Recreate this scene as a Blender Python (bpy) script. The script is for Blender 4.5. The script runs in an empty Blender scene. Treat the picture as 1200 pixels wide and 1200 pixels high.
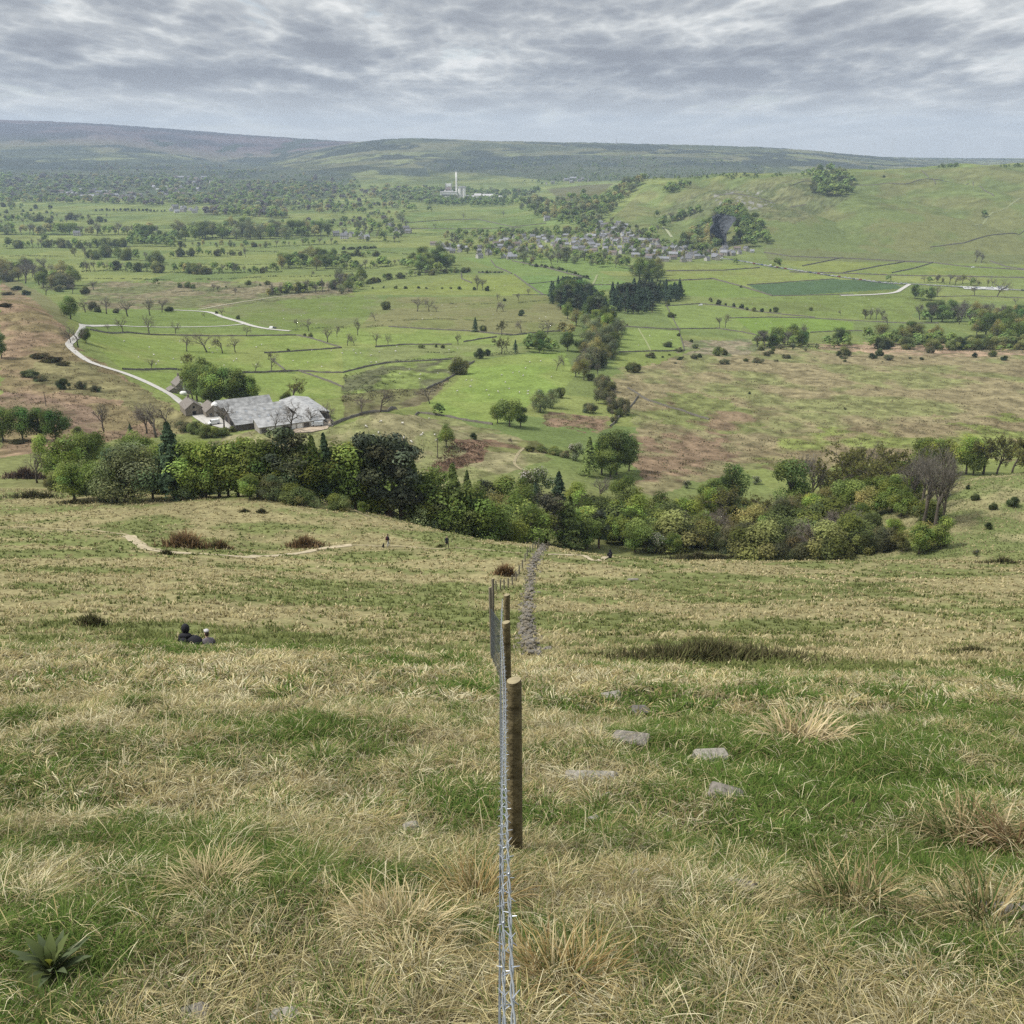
HAZE = 5.9e-5
EXPO = 0.92
import bpy, bmesh, math, random
import numpy as np
from mathutils import Vector, Matrix

# ------------------------------------------------------------------ basics
S = bpy.context.scene
COL = S.collection
R = math.radians
rng = np.random.default_rng(7)
random.seed(7)
F = 1178.0                      # focal length in pixels of the 1200 px photograph
PITCH = R(20.3)
CP, SP = math.cos(PITCH), math.sin(PITCH)

def s_of(py):                   # slope z/Y of the sight line through picture row py
    v = (600.0 - np.asarray(py, float)) / F
    return (-SP + v * CP) / (CP + v * SP)
def t_of(px, py):
    v = (600.0 - np.asarray(py, float)) / F
    return ((np.asarray(px, float) - 600.0) / F) / (CP + v * SP)
def row_of(s):
    v = (s * CP + SP) / (CP - s * SP)
    return 600.0 - F * v
def pix_of(t, s):
    v = (s * CP + SP) / (CP - s * SP)
    return 600.0 + F * t * (CP + v * SP), 600.0 - F * v

# ------------------------------------------------------------------ noise
def _h(ix, iy, seed):
    n = (ix.astype(np.int64) * 374761393 + iy.astype(np.int64) * 668265263 + seed * 982451653) & 0xFFFFFFFF
    n = ((n ^ (n >> 13)) * 1274126177) & 0xFFFFFFFF
    n = n ^ (n >> 16)
    return (n & 0xFFFFFF) / float(0xFFFFFF)
def vn(x, y, seed=0):
    x = np.asarray(x, float); y = np.asarray(y, float)
    ix = np.floor(x); iy = np.floor(y)
    fx = x - ix; fy = y - iy
    fx = fx * fx * (3 - 2 * fx); fy = fy * fy * (3 - 2 * fy)
    a = _h(ix, iy, seed); b = _h(ix + 1, iy, seed); c = _h(ix, iy + 1, seed); d = _h(ix + 1, iy + 1, seed)
    return (a + (b - a) * fx) * (1 - fy) + (c + (d - c) * fx) * fy
def fbm(x, y, seed=0, oc=4):
    r = 0; a = 0.5; tot = 0
    for i in range(oc):
        r = r + a * vn(x * 2.03 ** i + 17.3 * i, y * 2.03 ** i - 9.1 * i, seed + i); tot += a; a *= 0.5
    return r / tot
def sstep(a, b, x):
    k = np.clip((x - a) / (b - a), 0, 1)
    return k * k * (3 - 2 * k)

# ------------------------------------------------------------------ terrain: height table (rows: distance, columns: bearing)
TC = np.array([-.7, -.5, -.375, -.25, -.125, 0, .125, .25, .375, .5, .7])
TAB = """
20 756 759 762 766 770 776 784 790 792 792 792
28 774 776 778 780 784 790 794 798 800 800 800
38 768 770 772 774 778 783 786 788 788 788 788
50 744 746 748 752 757 762 764 766 768 768 768
70 712 713 715 720 727 734 736 736 737 737 737
100 670 672 674 682 690 696 698 696 698 700 700
135 634 636 640 652 656 654 664 668 670 670 670
150 624 625 630 646 645 643 655 658 659 659 659
165 612 615 618 622 626 637 654 659 658 658 658
185 598 600 600 598 612 642 662 668 668 664 664
200 588 588 588 584 609 648 668 675 675 668 668
215 580 577 581 586 613 652 672 678 676 662 662
235 576 572 582 590 620 650 668 672 668 642 638
260 560 556 574 582 616 638 655 655 640 605 600
300 540 538 548 555 585 605 622 620 596 557 552
350 520 514 524 530 548 565 588 595 580 562 556
420 478 480 493 505 520 530 550 560 555 548 545
500 440 441 456 488 496 502 520 530 528 525 522
600 395 396 426 458 466 472 485 490 490 490 488
700 348 351 408 430 436 442 455 460 460 460 460
800 346 349 394 408 413 418 430 436 438 438 438
1000 352 354 371 378 381 384 394 404 406 406 406
1300 345 346 347 349 350 350 356 364 368 368 368
1600 322 322 322 322 322 322 324 328 330 330 330
1900 303 303 303 303 301 300 298 300 302 303 303
2200 288 288 287 286 284 283 277 262 262 258 258
2500 274 274 274 273 271 268 250 234 234 230 226
2850 262 262 261 260 258 255 226 212 209 206 200
3150 254 254 253 252 250 247 212 204 197 191 188
3600 244 244 243 243 242 241 214 206 201 194 190
4200 232 232 231 231 231 232 215 210 206 200 195
5000 217 217 217 218 216 214 209 207 204 200 197
6000 200 200 201 204 196 195 192 192 198 198 196
7000 186 186 188 196 178 180 178 180 193 196 195
8200 169 170 173 190 164 166 169 174 187 193 193
9200 152 153 156 172 168 172 172 177 186 190 190
10200 139 140 146 158 168 175 178 181 185 186 187
11500 142 143 149 160 170 177 181 184 186 187 187
13500 160 160 165 175 180 182 184 186 187 188 188
"""
rows = [[float(x) for x in l.split()] for l in TAB.strip().splitlines()]
Y0 = np.array([r[0] for r in rows]); SL = s_of(np.array([r[1:] for r in rows]))
k20 = -SL[0] - 1.6 / 20.0                                   # the near slope runs on from the 20 m row
near = np.array([0.4, 0.7, 1.0, 1.6, 2.6, 4.6, 8.4, 13.0])
kfac = np.array([1.0, 1.0, 1.0, 1.0, 1.0, 1.0, .96, .96])
NS = np.array([-(1.6 / y) - k20 * f for y, f in zip(near, kfac)])
YS = np.concatenate([near, Y0]); SS = np.concatenate([NS, SL])

def pchip(x, y, xq):
    h = np.diff(x); d = np.diff(y) / h
    m = np.zeros_like(y)
    for i in range(1, len(x) - 1):
        if d[i - 1] * d[i] > 0:
            w1 = 2 * h[i] + h[i - 1]; w2 = h[i] + 2 * h[i - 1]
            m[i] = (w1 + w2) / (w1 / d[i - 1] + w2 / d[i])
    m[0] = d[0]; m[-1] = d[-1]
    k = np.clip(np.searchsorted(x, xq) - 1, 0, len(x) - 2)
    u = (xq - x[k]) / h[k]
    return ((1 + 2 * u) * (1 - u) ** 2 * y[k] + u * (1 - u) ** 2 * h[k] * m[k] + u * u * (3 - 2 * u) * y[k + 1] + u * u * (u - 1) * h[k] * m[k + 1])

LQ = np.linspace(math.log(0.4), math.log(13500), 1800)
TQ = np.linspace(-.7, .7, 281)
_c = np.stack([pchip(np.log(YS), SS[:, j], LQ) for j in range(len(TC))], 1)
# catmull-rom across the bearings
G = np.zeros((len(LQ), len(TQ)))
for q, t in enumerate(TQ):
    k = int(np.clip(np.searchsorted(TC, t) - 1, 0, len(TC) - 2))
    h = TC[k + 1] - TC[k]; u = (t - TC[k]) / h
    m0 = (_c[:, k + 1] - _c[:, max(k - 1, 0)]) / (TC[k + 1] - TC[max(k - 1, 0)])
    m1 = (_c[:, min(k + 2, len(TC) - 1)] - _c[:, k]) / (TC[min(k + 2, len(TC) - 1)] - TC[k])
    G[:, q] = (1 + 2 * u) * (1 - u) ** 2 * _c[:, k] + u * (1 - u) ** 2 * h * m0 + u * u * (3 - 2 * u) * _c[:, k + 1] + u * u * (u - 1) * h * m1

def _look(t, L):
    a = np.clip((L - LQ[0]) / (LQ[1] - LQ[0]), 0, len(LQ) - 1.001)
    b = np.clip((t - TQ[0]) / (TQ[1] - TQ[0]), 0, len(TQ) - 1.001)
    i = a.astype(int); j = b.astype(int); u = a - i; v = b - j
    return (G[i, j] * (1 - u) + G[i + 1, j] * u) * (1 - v) + (G[i, j + 1] * (1 - u) + G[i + 1, j + 1] * u) * v

PAD = None                        # the levelled farm terrace: centre, height
def H(x, y):
    x = np.asarray(x, float); y = np.asarray(y, float)
    yy = np.maximum(y, 0.45)
    t = np.clip(x / np.maximum(yy, 2.0), -.7, .7)
    t = np.where(yy < 2.0, np.clip(x / 4, -.7, .7), t)
    z = _look(t, np.log(yy)) * yy
    z = np.where(y < 0.45, z + (0.45 - y) * 0.46, z)
    nearw = 1 - sstep(22, 34, yy)
    midw = sstep(30, 45, yy) * (1 - sstep(190, 240, yy))
    farw = sstep(230, 420, yy)
    nearw = nearw * (1 - .8 * np.exp(-(x / .5) ** 2))      # level along the fence line
    z = z + nearw * sstep(0, 3, yy) * (0.30 * (fbm(x / .9, y / .9, 3, 3) - .5) + 0.26 * (fbm(x / 3.4, y / 3.4, 5, 2) - .5))
    z = z + midw * (0.5 * (fbm(x / 3.2, y / 3.2, 11, 3) - .5) + 0.9 * (fbm(x / 15, y / 15, 13, 3) - .5))
    rough = sstep(0.02, 0.25, t) * (1 - sstep(900, 1200, yy)) + sstep(5200, 7500, yy) * 5
    z = z + farw * ((0.5 + 2.8 * rough) * (fbm(x / 38, y / 38, 21, 4) - .5) + (1.5 + 7 * sstep(2200, 6000, yy)) * (fbm(x / 170, y / 170, 25, 4) - .5))
    hill = sstep(.06, .16, t) * sstep(1950, 2150, yy) * (1 - sstep(2950, 3300, yy))       # folds and gullies of the hill over the village
    w_ = x / 210 + .9 * fbm(x / 260, y / 260, 81, 3); z = z + hill * (26 * (np.abs(np.sin(w_ * 2.2 + y / 520)) - .6) + 16 * (fbm(x / 120, y / 200, 83, 4) - .5))
    if PAD is not None:
        k = 1 - sstep(34, 78, np.hypot((x - PAD[0]) * .8, y - PAD[1])); z = z + (PAD[2] - z) * k
    return z

_YD = np.exp(np.linspace(math.log(2.0), math.log(13400), 2600))
def P(px, py, ymin=0.0):
    """where the sight line through a picture point meets the ground"""
    t = float(t_of(px, py)); s = float(s_of(py))
    g = H(t * _YD, _YD) / _YD
    ok = np.nonzero((g >= s) & (_YD >= ymin))[0]
    Y = _YD[ok[0]] if len(ok) else 9000.0
    if len(ok) and ok[0] > 0 and _YD[ok[0] - 1] >= ymin:
        i = ok[0]; a = (s - g[i - 1]) / max(g[i] - g[i - 1], 1e-9); Y = _YD[i - 1] + a * (_YD[i] - _YD[i - 1])
    return np.array([t * Y, Y, float(H(t * Y, Y))])
def PT(px, pytop, hm, ymin):
    """a thing of height hm whose top sits on the sight line through (px, pytop)"""
    t = float(t_of(px, pytop)); s = float(s_of(pytop))
    g = (H(t * _YD, _YD) + hm) / _YD
    ok = np.nonzero((g >= s) & (_YD >= ymin))[0]
    Y = _YD[ok[0]] if len(ok) else 600.0
    return np.array([t * Y, Y, float(H(t * Y, Y))])

_q = P(304, 508, 215); PAD = (_q[0] + 4, _q[1] + 26, float(_q[2]) - .4)

# ------------------------------------------------------------------ mesh helpers
def mesh_np(name, V, quads=None, tris=None, cols=None, mats=(), smooth=False, midx=None):
    me = bpy.data.meshes.new(name)
    V = np.asarray(V, np.float32).reshape(-1, 3)
    q = np.zeros((0, 4), np.int32) if quads is None else np.asarray(quads, np.int32).reshape(-1, 4)
    t = np.zeros((0, 3), np.int32) if tris is None else np.asarray(tris, np.int32).reshape(-1, 3)
    me.vertices.add(len(V)); me.vertices.foreach_set('co', V.ravel())
    nl = q.size + t.size
    me.loops.add(nl); me.loops.foreach_set('vertex_index', np.concatenate([q.ravel(), t.ravel()]).astype(np.int32))
    me.polygons.add(len(q) + len(t))
    ls = np.concatenate([np.arange(len(q)) * 4, q.size + np.arange(len(t)) * 3]).astype(np.int32)
    me.polygons.foreach_set('loop_start', ls)
    if midx is not None: me.polygons.foreach_set('material_index', np.asarray(midx, np.int32))
    if smooth: me.polygons.foreach_set('use_smooth', np.ones(len(ls), bool))
    me.update(calc_edges=True)
    if cols is not None:
        c = np.ones((len(V), 4), np.float32); c[:, :3] = cols
        a = me.color_attributes.new('col', 'FLOAT_COLOR', 'POINT'); a.data.foreach_set('color', c.ravel())
    for m in mats: me.materials.append(m)
    return me

class MB:
    """collects simple solids and builds ONE mesh from them"""
    def __init__(s): s.v = []; s.f = []; s.m = []
    def add(s, vs, fs, mi=0):
        o = len(s.v); s.v += [tuple(v) for v in vs]; s.f += [tuple(i + o for i in f) for f in fs]; s.m += [mi] * len(fs)
        return s
    def box(s, c, d, mi=0, rz=0.0, taper=1.0):
        x, y, z = c; a, b, h = d[0] / 2, d[1] / 2, d[2] / 2
        vs = []
        for k, sc in ((-1, 1.0), (1, taper)):
            for (i, j) in ((-1, -1), (1, -1), (1, 1), (-1, 1)):
                px, py = i * a * sc, j * b * sc
                vs.append((x + px * math.cos(rz) - py * math.sin(rz), y + px * math.sin(rz) + py * math.cos(rz), z + k * h))
        return s.add(vs, [(3, 2, 1, 0), (4, 5, 6, 7), (0, 1, 5, 4), (1, 2, 6, 5), (2, 3, 7, 6), (3, 0, 4, 7)], mi)
    def tube(s, pts, rad, n=6, mi=0, cap=True):
        pts = [Vector(p) for p in pts]; rs = rad if hasattr(rad, '__len__') else [rad] * len(pts)
        vs = []; up = Vector((0.137, 0.31, 0.94))
        for i, p in enumerate(pts):
            d = (pts[min(i + 1, len(pts) - 1)] - pts[max(i - 1, 0)]).normalized()
            a = d.cross(up)
            a = a.normalized() if a.length > 1e-4 else Vector((1, 0, 0)); b = d.cross(a)
            for k in range(n):
                w = 2 * math.pi * k / n
                vs.append(p + (a * math.cos(w) + b * math.sin(w)) * rs[i])
        fs = [(i * n + k, i * n + (k + 1) % n, (i + 1) * n + (k + 1) % n, (i + 1) * n + k) for i in range(len(pts) - 1) for k in range(n)]
        if cap: fs += [tuple(range(n - 1, -1, -1)), tuple((len(pts) - 1) * n + k for k in range(n))]
        return s.add(vs, fs, mi)
    def ball(s, c, r, mi=0, n=8, m=6, jit=0.0):
        rx, ry, rz = r if hasattr(r, '__len__') else (r, r, r)
        vs = [(c[0], c[1], c[2] - rz)]
        for i in range(1, m):
            th = math.pi * i / m
            for k in range(n):
                w = 2 * math.pi * k / n; q = 1 + jit * (random.random() - .5)
                vs.append((c[0] + rx * q * math.sin(th) * math.cos(w), c[1] + ry * q * math.sin(th) * math.sin(w), c[2] - rz * q * math.cos(th)))
        vs.append((c[0], c[1], c[2] + rz)); L = len(vs) - 1
        fs = [(0, 1 + (k + 1) % n, 1 + k) for k in range(n)]
        fs += [(1 + i * n + k, 1 + i * n + (k + 1) % n, 1 + (i + 1) * n + (k + 1) % n, 1 + (i + 1) * n + k) for i in range(m - 2) for k in range(n)]
        fs += [(L, 1 + (m - 2) * n + k, 1 + (m - 2) * n + (k + 1) % n) for k in range(n)]
        return s.add(vs, fs, mi)
    def mesh(s, name, mats, smooth=False):
        me = bpy.data.meshes.new(name); me.from_pydata([tuple(v) for v in s.v], [], s.f)
        for i, p in enumerate(me.polygons): p.material_index = s.m[i]; p.use_smooth = smooth
        for m in mats: me.materials.append(m)
        me.update(); return me
    def build(s, name, mats, parent=None, smooth=False):
        return link(name, s.mesh(name, mats if isinstance(mats, (list, tuple)) else [mats], smooth), parent)

def link(name, me, parent=None):
    o = bpy.data.objects.new(name, me); COL.objects.link(o)
    if parent is not None: o.parent = parent
    return o
def tag(o, label=None, cat=None, group=None, kind=None):
    if label: o['label'] = label
    if cat: o['category'] = cat
    if group: o['group'] = group
    if kind: o['kind'] = kind
    return o
def empty(name, loc, rz=0.0):
    o = bpy.data.objects.new(name, None); COL.objects.link(o); o.location = loc; o.rotation_euler = (0, 0, rz); o.empty_display_size = .2
    return o
def structure(name, me):
    o = link(name, me); o['kind'] = 'structure'; return o

# ------------------------------------------------------------------ materials
def nodes(name):
    m = bpy.data.materials.new(name); m.use_nodes = True
    nt = m.node_tree; nt.nodes.clear()
    return m, nt, nt.nodes, nt.links
def plain(name, col, rough=.85, var=.25, scale=3.0, metal=0.0, spec=.3, bump=0.0, coord='Object'):
    m, nt, N, L = nodes(name)
    out = N.new('ShaderNodeOutputMaterial'); b = N.new('ShaderNodeBsdfPrincipled'); L.new(b.outputs[0], out.inputs[0])
    tc = N.new('ShaderNodeTexCoord'); no = N.new('ShaderNodeTexNoise'); no.inputs['Scale'].default_value = scale; no.inputs['Detail'].default_value = 5
    L.new(tc.outputs[coord], no.inputs['Vector'])
    mr = N.new('ShaderNodeMapRange'); mr.inputs[1].default_value = .25; mr.inputs[2].default_value = .75
    mr.inputs[3].default_value = 1 - var; mr.inputs[4].default_value = 1 + var; L.new(no.outputs[0], mr.inputs[0])
    mx = N.new('ShaderNodeVectorMath'); mx.operation = 'SCALE'; mx.inputs[0].default_value = col[:3]; L.new(mr.outputs[0], mx.inputs['Scale'])
    L.new(mx.outputs[0], b.inputs['Base Color'])
    b.inputs['Roughness'].default_value = rough; b.inputs['Metallic'].default_value = metal; b.inputs['Specular IOR Level'].default_value = spec
    if bump:
        bp = N.new('ShaderNodeBump'); bp.inputs['Strength'].default_value = bump; bp.inputs['Distance'].default_value = .05
        L.new(no.outputs[0], bp.inputs['Height']); L.new(bp.outputs[0], b.inputs['Normal'])
    return m
def leafmat(name, tint=(1, 1, 1), trans=.3, objvar=.22, attr=True):
    """diffuse and translucent leaves: the 'col' attribute times a tint that differs a little from plant to plant"""
    m, nt, N, L = nodes(name)
    out = N.new('ShaderNodeOutputMaterial'); d = N.new('ShaderNodeBsdfDiffuse'); t = N.new('ShaderNodeBsdfTranslucent'); mx = N.new('ShaderNodeMixShader')
    mx.inputs[0].default_value = trans; L.new(d.outputs[0], mx.inputs[1]); L.new(t.outputs[0], mx.inputs[2]); L.new(mx.outputs[0], out.inputs[0])
    a = N.new('ShaderNodeAttribute'); a.attribute_name = 'col'
    v = N.new('ShaderNodeVectorMath'); v.operation = 'MULTIPLY'; v.inputs[1].default_value = tint
    L.new(a.outputs['Color'], v.inputs[0])
    oi = N.new('ShaderNodeObjectInfo'); mr = N.new('ShaderNodeMapRange'); mr.inputs[3].default_value = 1 - objvar; mr.inputs[4].default_value = 1 + objvar
    L.new(oi.outputs['Random'], mr.inputs[0])
    w = N.new('ShaderNodeVectorMath'); w.operation = 'SCALE'; L.new(v.outputs[0], w.inputs[0]); L.new(mr.outputs[0], w.inputs['Scale'])
    L.new(w.outputs[0], d.inputs[0]); L.new(w.outputs[0], t.inputs[0])
    return m
def groundmat(name, scales=(1.3, .11, .012), amp=(.45, .3, .2), bump=.5, bdist=.15):
    m, nt, N, L = nodes(name)
    out = N.new('ShaderNodeOutputMaterial'); b = N.new('ShaderNodeBsdfDiffuse'); L.new(b.outputs[0], out.inputs[0])
    a = N.new('ShaderNodeAttribute'); a.attribute_name = 'col'
    tc = N.new('ShaderNodeTexCoord'); cur = a.outputs['Color']; first = None
    for sc, am in zip(scales, amp):
        n = N.new('ShaderNodeTexNoise'); n.inputs['Scale'].default_value = sc; n.inputs['Detail'].default_value = 6; n.inputs['Roughness'].default_value = .6
        L.new(tc.outputs['Object'], n.inputs['Vector'])
        mr = N.new('ShaderNodeMapRange'); mr.inputs[1].default_value = .3; mr.inputs[2].default_value = .7; mr.inputs[3].default_value = 1 - am; mr.inputs[4].default_value = 1 + am
        L.new(n.outputs[0], mr.inputs[0])
        v = N.new('ShaderNodeVectorMath'); v.operation = 'SCALE'; L.new(cur, v.inputs[0]); L.new(mr.outputs[0], v.inputs['Scale']); cur = v.outputs[0]
        first = first or n
    L.new(cur, b.inputs[0])
    bp = N.new('ShaderNodeBump'); bp.inputs['Strength'].default_value = bump; bp.inputs['Distance'].default_value = bdist
    L.new(first.outputs[0], bp.inputs['Height']); L.new(bp.outputs[0], b.inputs['Normal'])
    return m

# ------------------------------------------------------------------ ground: one sheet in three named stretches
def inpoly(px, py, pts):
    pts = np.asarray(pts, float); r = np.zeros(px.shape, bool)
    x0, y0 = pts[:, 0], pts[:, 1]; x1, y1 = np.roll(x0, -1), np.roll(y0, -1)
    for a, b, c, d in zip(x0, y0, x1, y1):
        if b == d: continue
        k = ((b > py) != (d > py)) & (px < (c - a) * (py - b) / (d - b) + a)
        r ^= k
    return r

FIELDS = [  # outline in the photograph, colour, raggedness, second colour, patch size (m), its share
 ([(95,388),(345,394),(400,407),(402,452),(365,441),(333,434),(228,435),(143,433),(128,420),(108,402)], (0.152,0.202,0.052), 0, (0.176,0.213,0.063), 40, .35),
 ([(145,436),(230,437),(330,436),(365,441),(402,455),(405,465),(360,470),(300,472),(225,472),(190,462)], (0.150,0.202,0.052), 0, (0.171,0.213,0.062), 30, .3),
 ([(94,366),(190,362),(270,369),(340,388),(345,393),(95,387)], (0.120,0.165,0.045), 0, (0.133,0.179,0.052), 40, .4),
 ([(94,366),(190,358),(262,366),(190,373),(94,380)], (0.133,0.181,0.051), 0, None, 0, 0),
 ([(262,366),(350,345),(430,340),(455,356),(400,385),(345,392)], (0.123,0.165,0.045), 0, (0.132,0.156,0.058), 50, .4),
 ([(100,330),(400,330),(420,345),(330,352),(240,362),(100,362)], (0.117,0.132,0.054), 3, (0.160,0.147,0.080), 35, .5),
 ([(345,394),(400,384),(455,383),(545,388),(590,393),(640,392),(600,405),(545,401),(440,407),(400,407)], (0.152,0.202,0.054), 0, (0.176,0.213,0.065), 40, .4),
 ([(400,408),(530,405),(600,405),(640,408),(600,416),(555,420),(457,426),(402,440)], (0.150,0.197,0.056), 0, (0.155,0.184,0.067), 30, .4),
 ([(402,442),(457,427),(540,421),(555,424),(525,444),(500,455),(455,458),(402,462)], (0.144,0.186,0.054), 2, (0.094,0.104,0.049), 16, .5),
 ([(402,462),(455,457),(500,455),(520,446),(530,440),(520,452),(505,470),(470,480),(402,492)], (0.141,0.147,0.061), 2, (0.113,0.104,0.054), 18, .5),
 ([(530,452),(556,424),(600,416),(662,413),(674,440),(655,462),(625,470),(600,492),(577,498),(520,488),(500,472)], (0.155,0.219,0.052), 0, (0.173,0.223,0.060), 50, .35),
 ([(240,521),(300,505),(390,500),(440,485),(520,490),(560,500),(610,512),(650,540),(500,575),(380,560)], (0.155,0.168,0.067), 3, (0.188,0.180,0.089), 16, .5),
 ([(0,322),(40,345),(60,362),(78,385),(84,404),(130,432),(160,452),(215,482),(232,500),(180,512),(0,535)], (0.203,0.154,0.091), 4, (0.160,0.137,0.067), 22, .5),
 ([(40,425),(100,425),(160,452),(215,482),(240,505),(190,510),(140,470),(100,462),(40,450)], (0.165,0.156,0.071), 4, (0.132,0.128,0.058), 14, .5),
 ([(0,318),(50,345),(80,365),(78,385),(40,352),(0,330)], (0.141,0.147,0.063), 2, None, 0, 0),
 ([(0,455),(110,475),(120,500),(110,520),(60,490),(0,480)], (0.185,0.14,0.09), 4, (0.16,0.13,0.075), 12, .5),
 ([(720,430),(800,412),(885,405),(1200,412),(1330,412),(1330,530),(1100,520),(1000,532),(860,548),(760,560),(738,540),(750,500),(712,462)], (.188,.168,.086), 8, (.155,.168,.066), 40, .38),
 ([(740,505),(850,508),(872,540),(830,562),(760,585),(742,545)], (0.175,0.132,0.078), 8, (0.165,0.155,0.075), 15, .55),
 ([(790,455),(860,470),(900,500),(840,512),(780,500),(750,480)], (0.137,0.156,0.055), 6, (0.170,0.132,0.076), 20, .5),
 ([(860,525),(1000,500),(1330,480),(1330,540),(1100,540),(900,552)], (0.150,0.179,0.052), 8, (0.170,0.147,0.076), 30, .45),
 ([(640,482),(722,489),(706,506),(640,500)], (0.17,0.125,0.075), 4, (0.14,0.13,0.06), 8, .5),
 ([(530,512),(577,515),(566,542),(532,553),(503,549),(547,530)], (0.117,0.080,0.049), 3, (0.150,0.104,0.063), 6, .5),
 ([(577,515),(630,517),(640,530),(570,530)], (0.155,0.113,0.067), 4, (0.122,0.132,0.049), 8, .5),
 ([(955,405),(1050,402),(1200,408),(1300,410),(1300,418),(1050,416),(980,413)], (0.282,0.213,0.130), 3, (0.188,0.161,0.089), 14, .4),
 ([(800,398),(880,398),(900,410),(850,418),(790,415)], (0.198,0.180,0.107), 3, (0.122,0.142,0.063), 14, .5),
 ([(905,347),(875,334),(978,327),(1040,330),(1058,337),(1030,343)], (0.066,0.108,0.046), 0, None, 0, 0),
 ([(780,312),(860,309),(985,326),(872,334),(835,327),(780,329)], (0.160,0.189,0.055), 0, (0.160,0.202,0.051), 60, .4),
 ([(780,330),(835,328),(872,335),(905,347),(850,349),(780,346)], (0.128,0.181,0.045), 0, None, 0, 0),
 ([(905,348),(1060,338),(1095,350),(1060,376),(950,370),(850,358)], (0.133,0.175,0.048), 0, (0.118,0.149,0.044), 40, .4),
 ([(900,305),(1095,308),(1200,312),(1330,312),(1330,322),(1050,322),(985,326)], (0.160,0.192,0.052), 0, (0.133,0.175,0.048), 60, .4),
 ([(400,345),(455,338),(540,326),(600,322),(635,346),(500,346)], (0.155,0.184,0.054), 0, (0.160,0.197,0.051), 60, .4),
 ([(455,348),(600,347),(660,347),(672,388),(600,392),(545,388),(455,382),(420,385)], (0.137,0.156,0.055), 0, (0.155,0.161,0.067), 40, .5),
 ([(600,320),(700,318),(745,335),(660,345),(632,346)], (0.118,0.181,0.052), 0, (0.133,0.186,0.054), 60, .4),
 ([(540,302),(690,302),(760,318),(700,318),(600,320)], (0.128,0.184,0.052), 0, None, 0, 0),
 ([(722,385),(797,388),(801,411),(727,412)], (0.155,0.207,0.057), 0, None, 0, 0),
 ([(725,413),(800,412),(830,405),(770,425),(715,432)], (0.144,0.181,0.051), 3, None, 0, 0),
 ([(770,358),(850,359),(880,366),(868,388),(840,385),(795,387)], (0.152,0.202,0.057), 0, None, 0, 0),
 ([(860,372),(950,371),(1000,378),(1000,387),(950,390),(885,392)], (0.133,0.197,0.042), 0, None, 0, 0),
 ([(465,250),(640,243),(705,262),(690,271),(520,273),(478,268)], (0.123,0.172,0.052), 0, (0.144,0.181,0.057), 80, .4),
 ([(698,272),(735,240),(758,216),(960,204),(1200,193),(1330,188),(1330,303),(900,298),(790,292)], (.118,.152,.05), 0, (.135,.15,.056), 70, .45),
 ([(800,228),(960,206),(1000,232),(930,262),(850,250),(770,262)], (.1,.12,.048), 2, (.125,.135,.058), 40, .5),
 ([(640,222),(720,213),(700,232),(660,236)], (0.109,0.113,0.049), 1, None, 0, 0),
 ([(895,290),(1000,296),(1330,300),(1330,312),(900,305)], (0.122,0.142,0.054), 0, None, 0, 0),
 ([(60,205),(130,203),(118,211),(70,211)], (0.244,0.208,0.116), 0, None, 0, 0),
]
FARWOOD = [[(486,190),(600,183),(760,182),(860,188),(900,196),(880,212),(760,212),(690,213),(600,207),(510,200)],
           [(440,200),(500,195),(505,206),(450,206)], [(0,176),(90,172),(120,182),(60,190),(0,188)],
           [(0,195),(150,186),(300,190),(420,206),(380,235),(200,232),(0,228)]]

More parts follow.
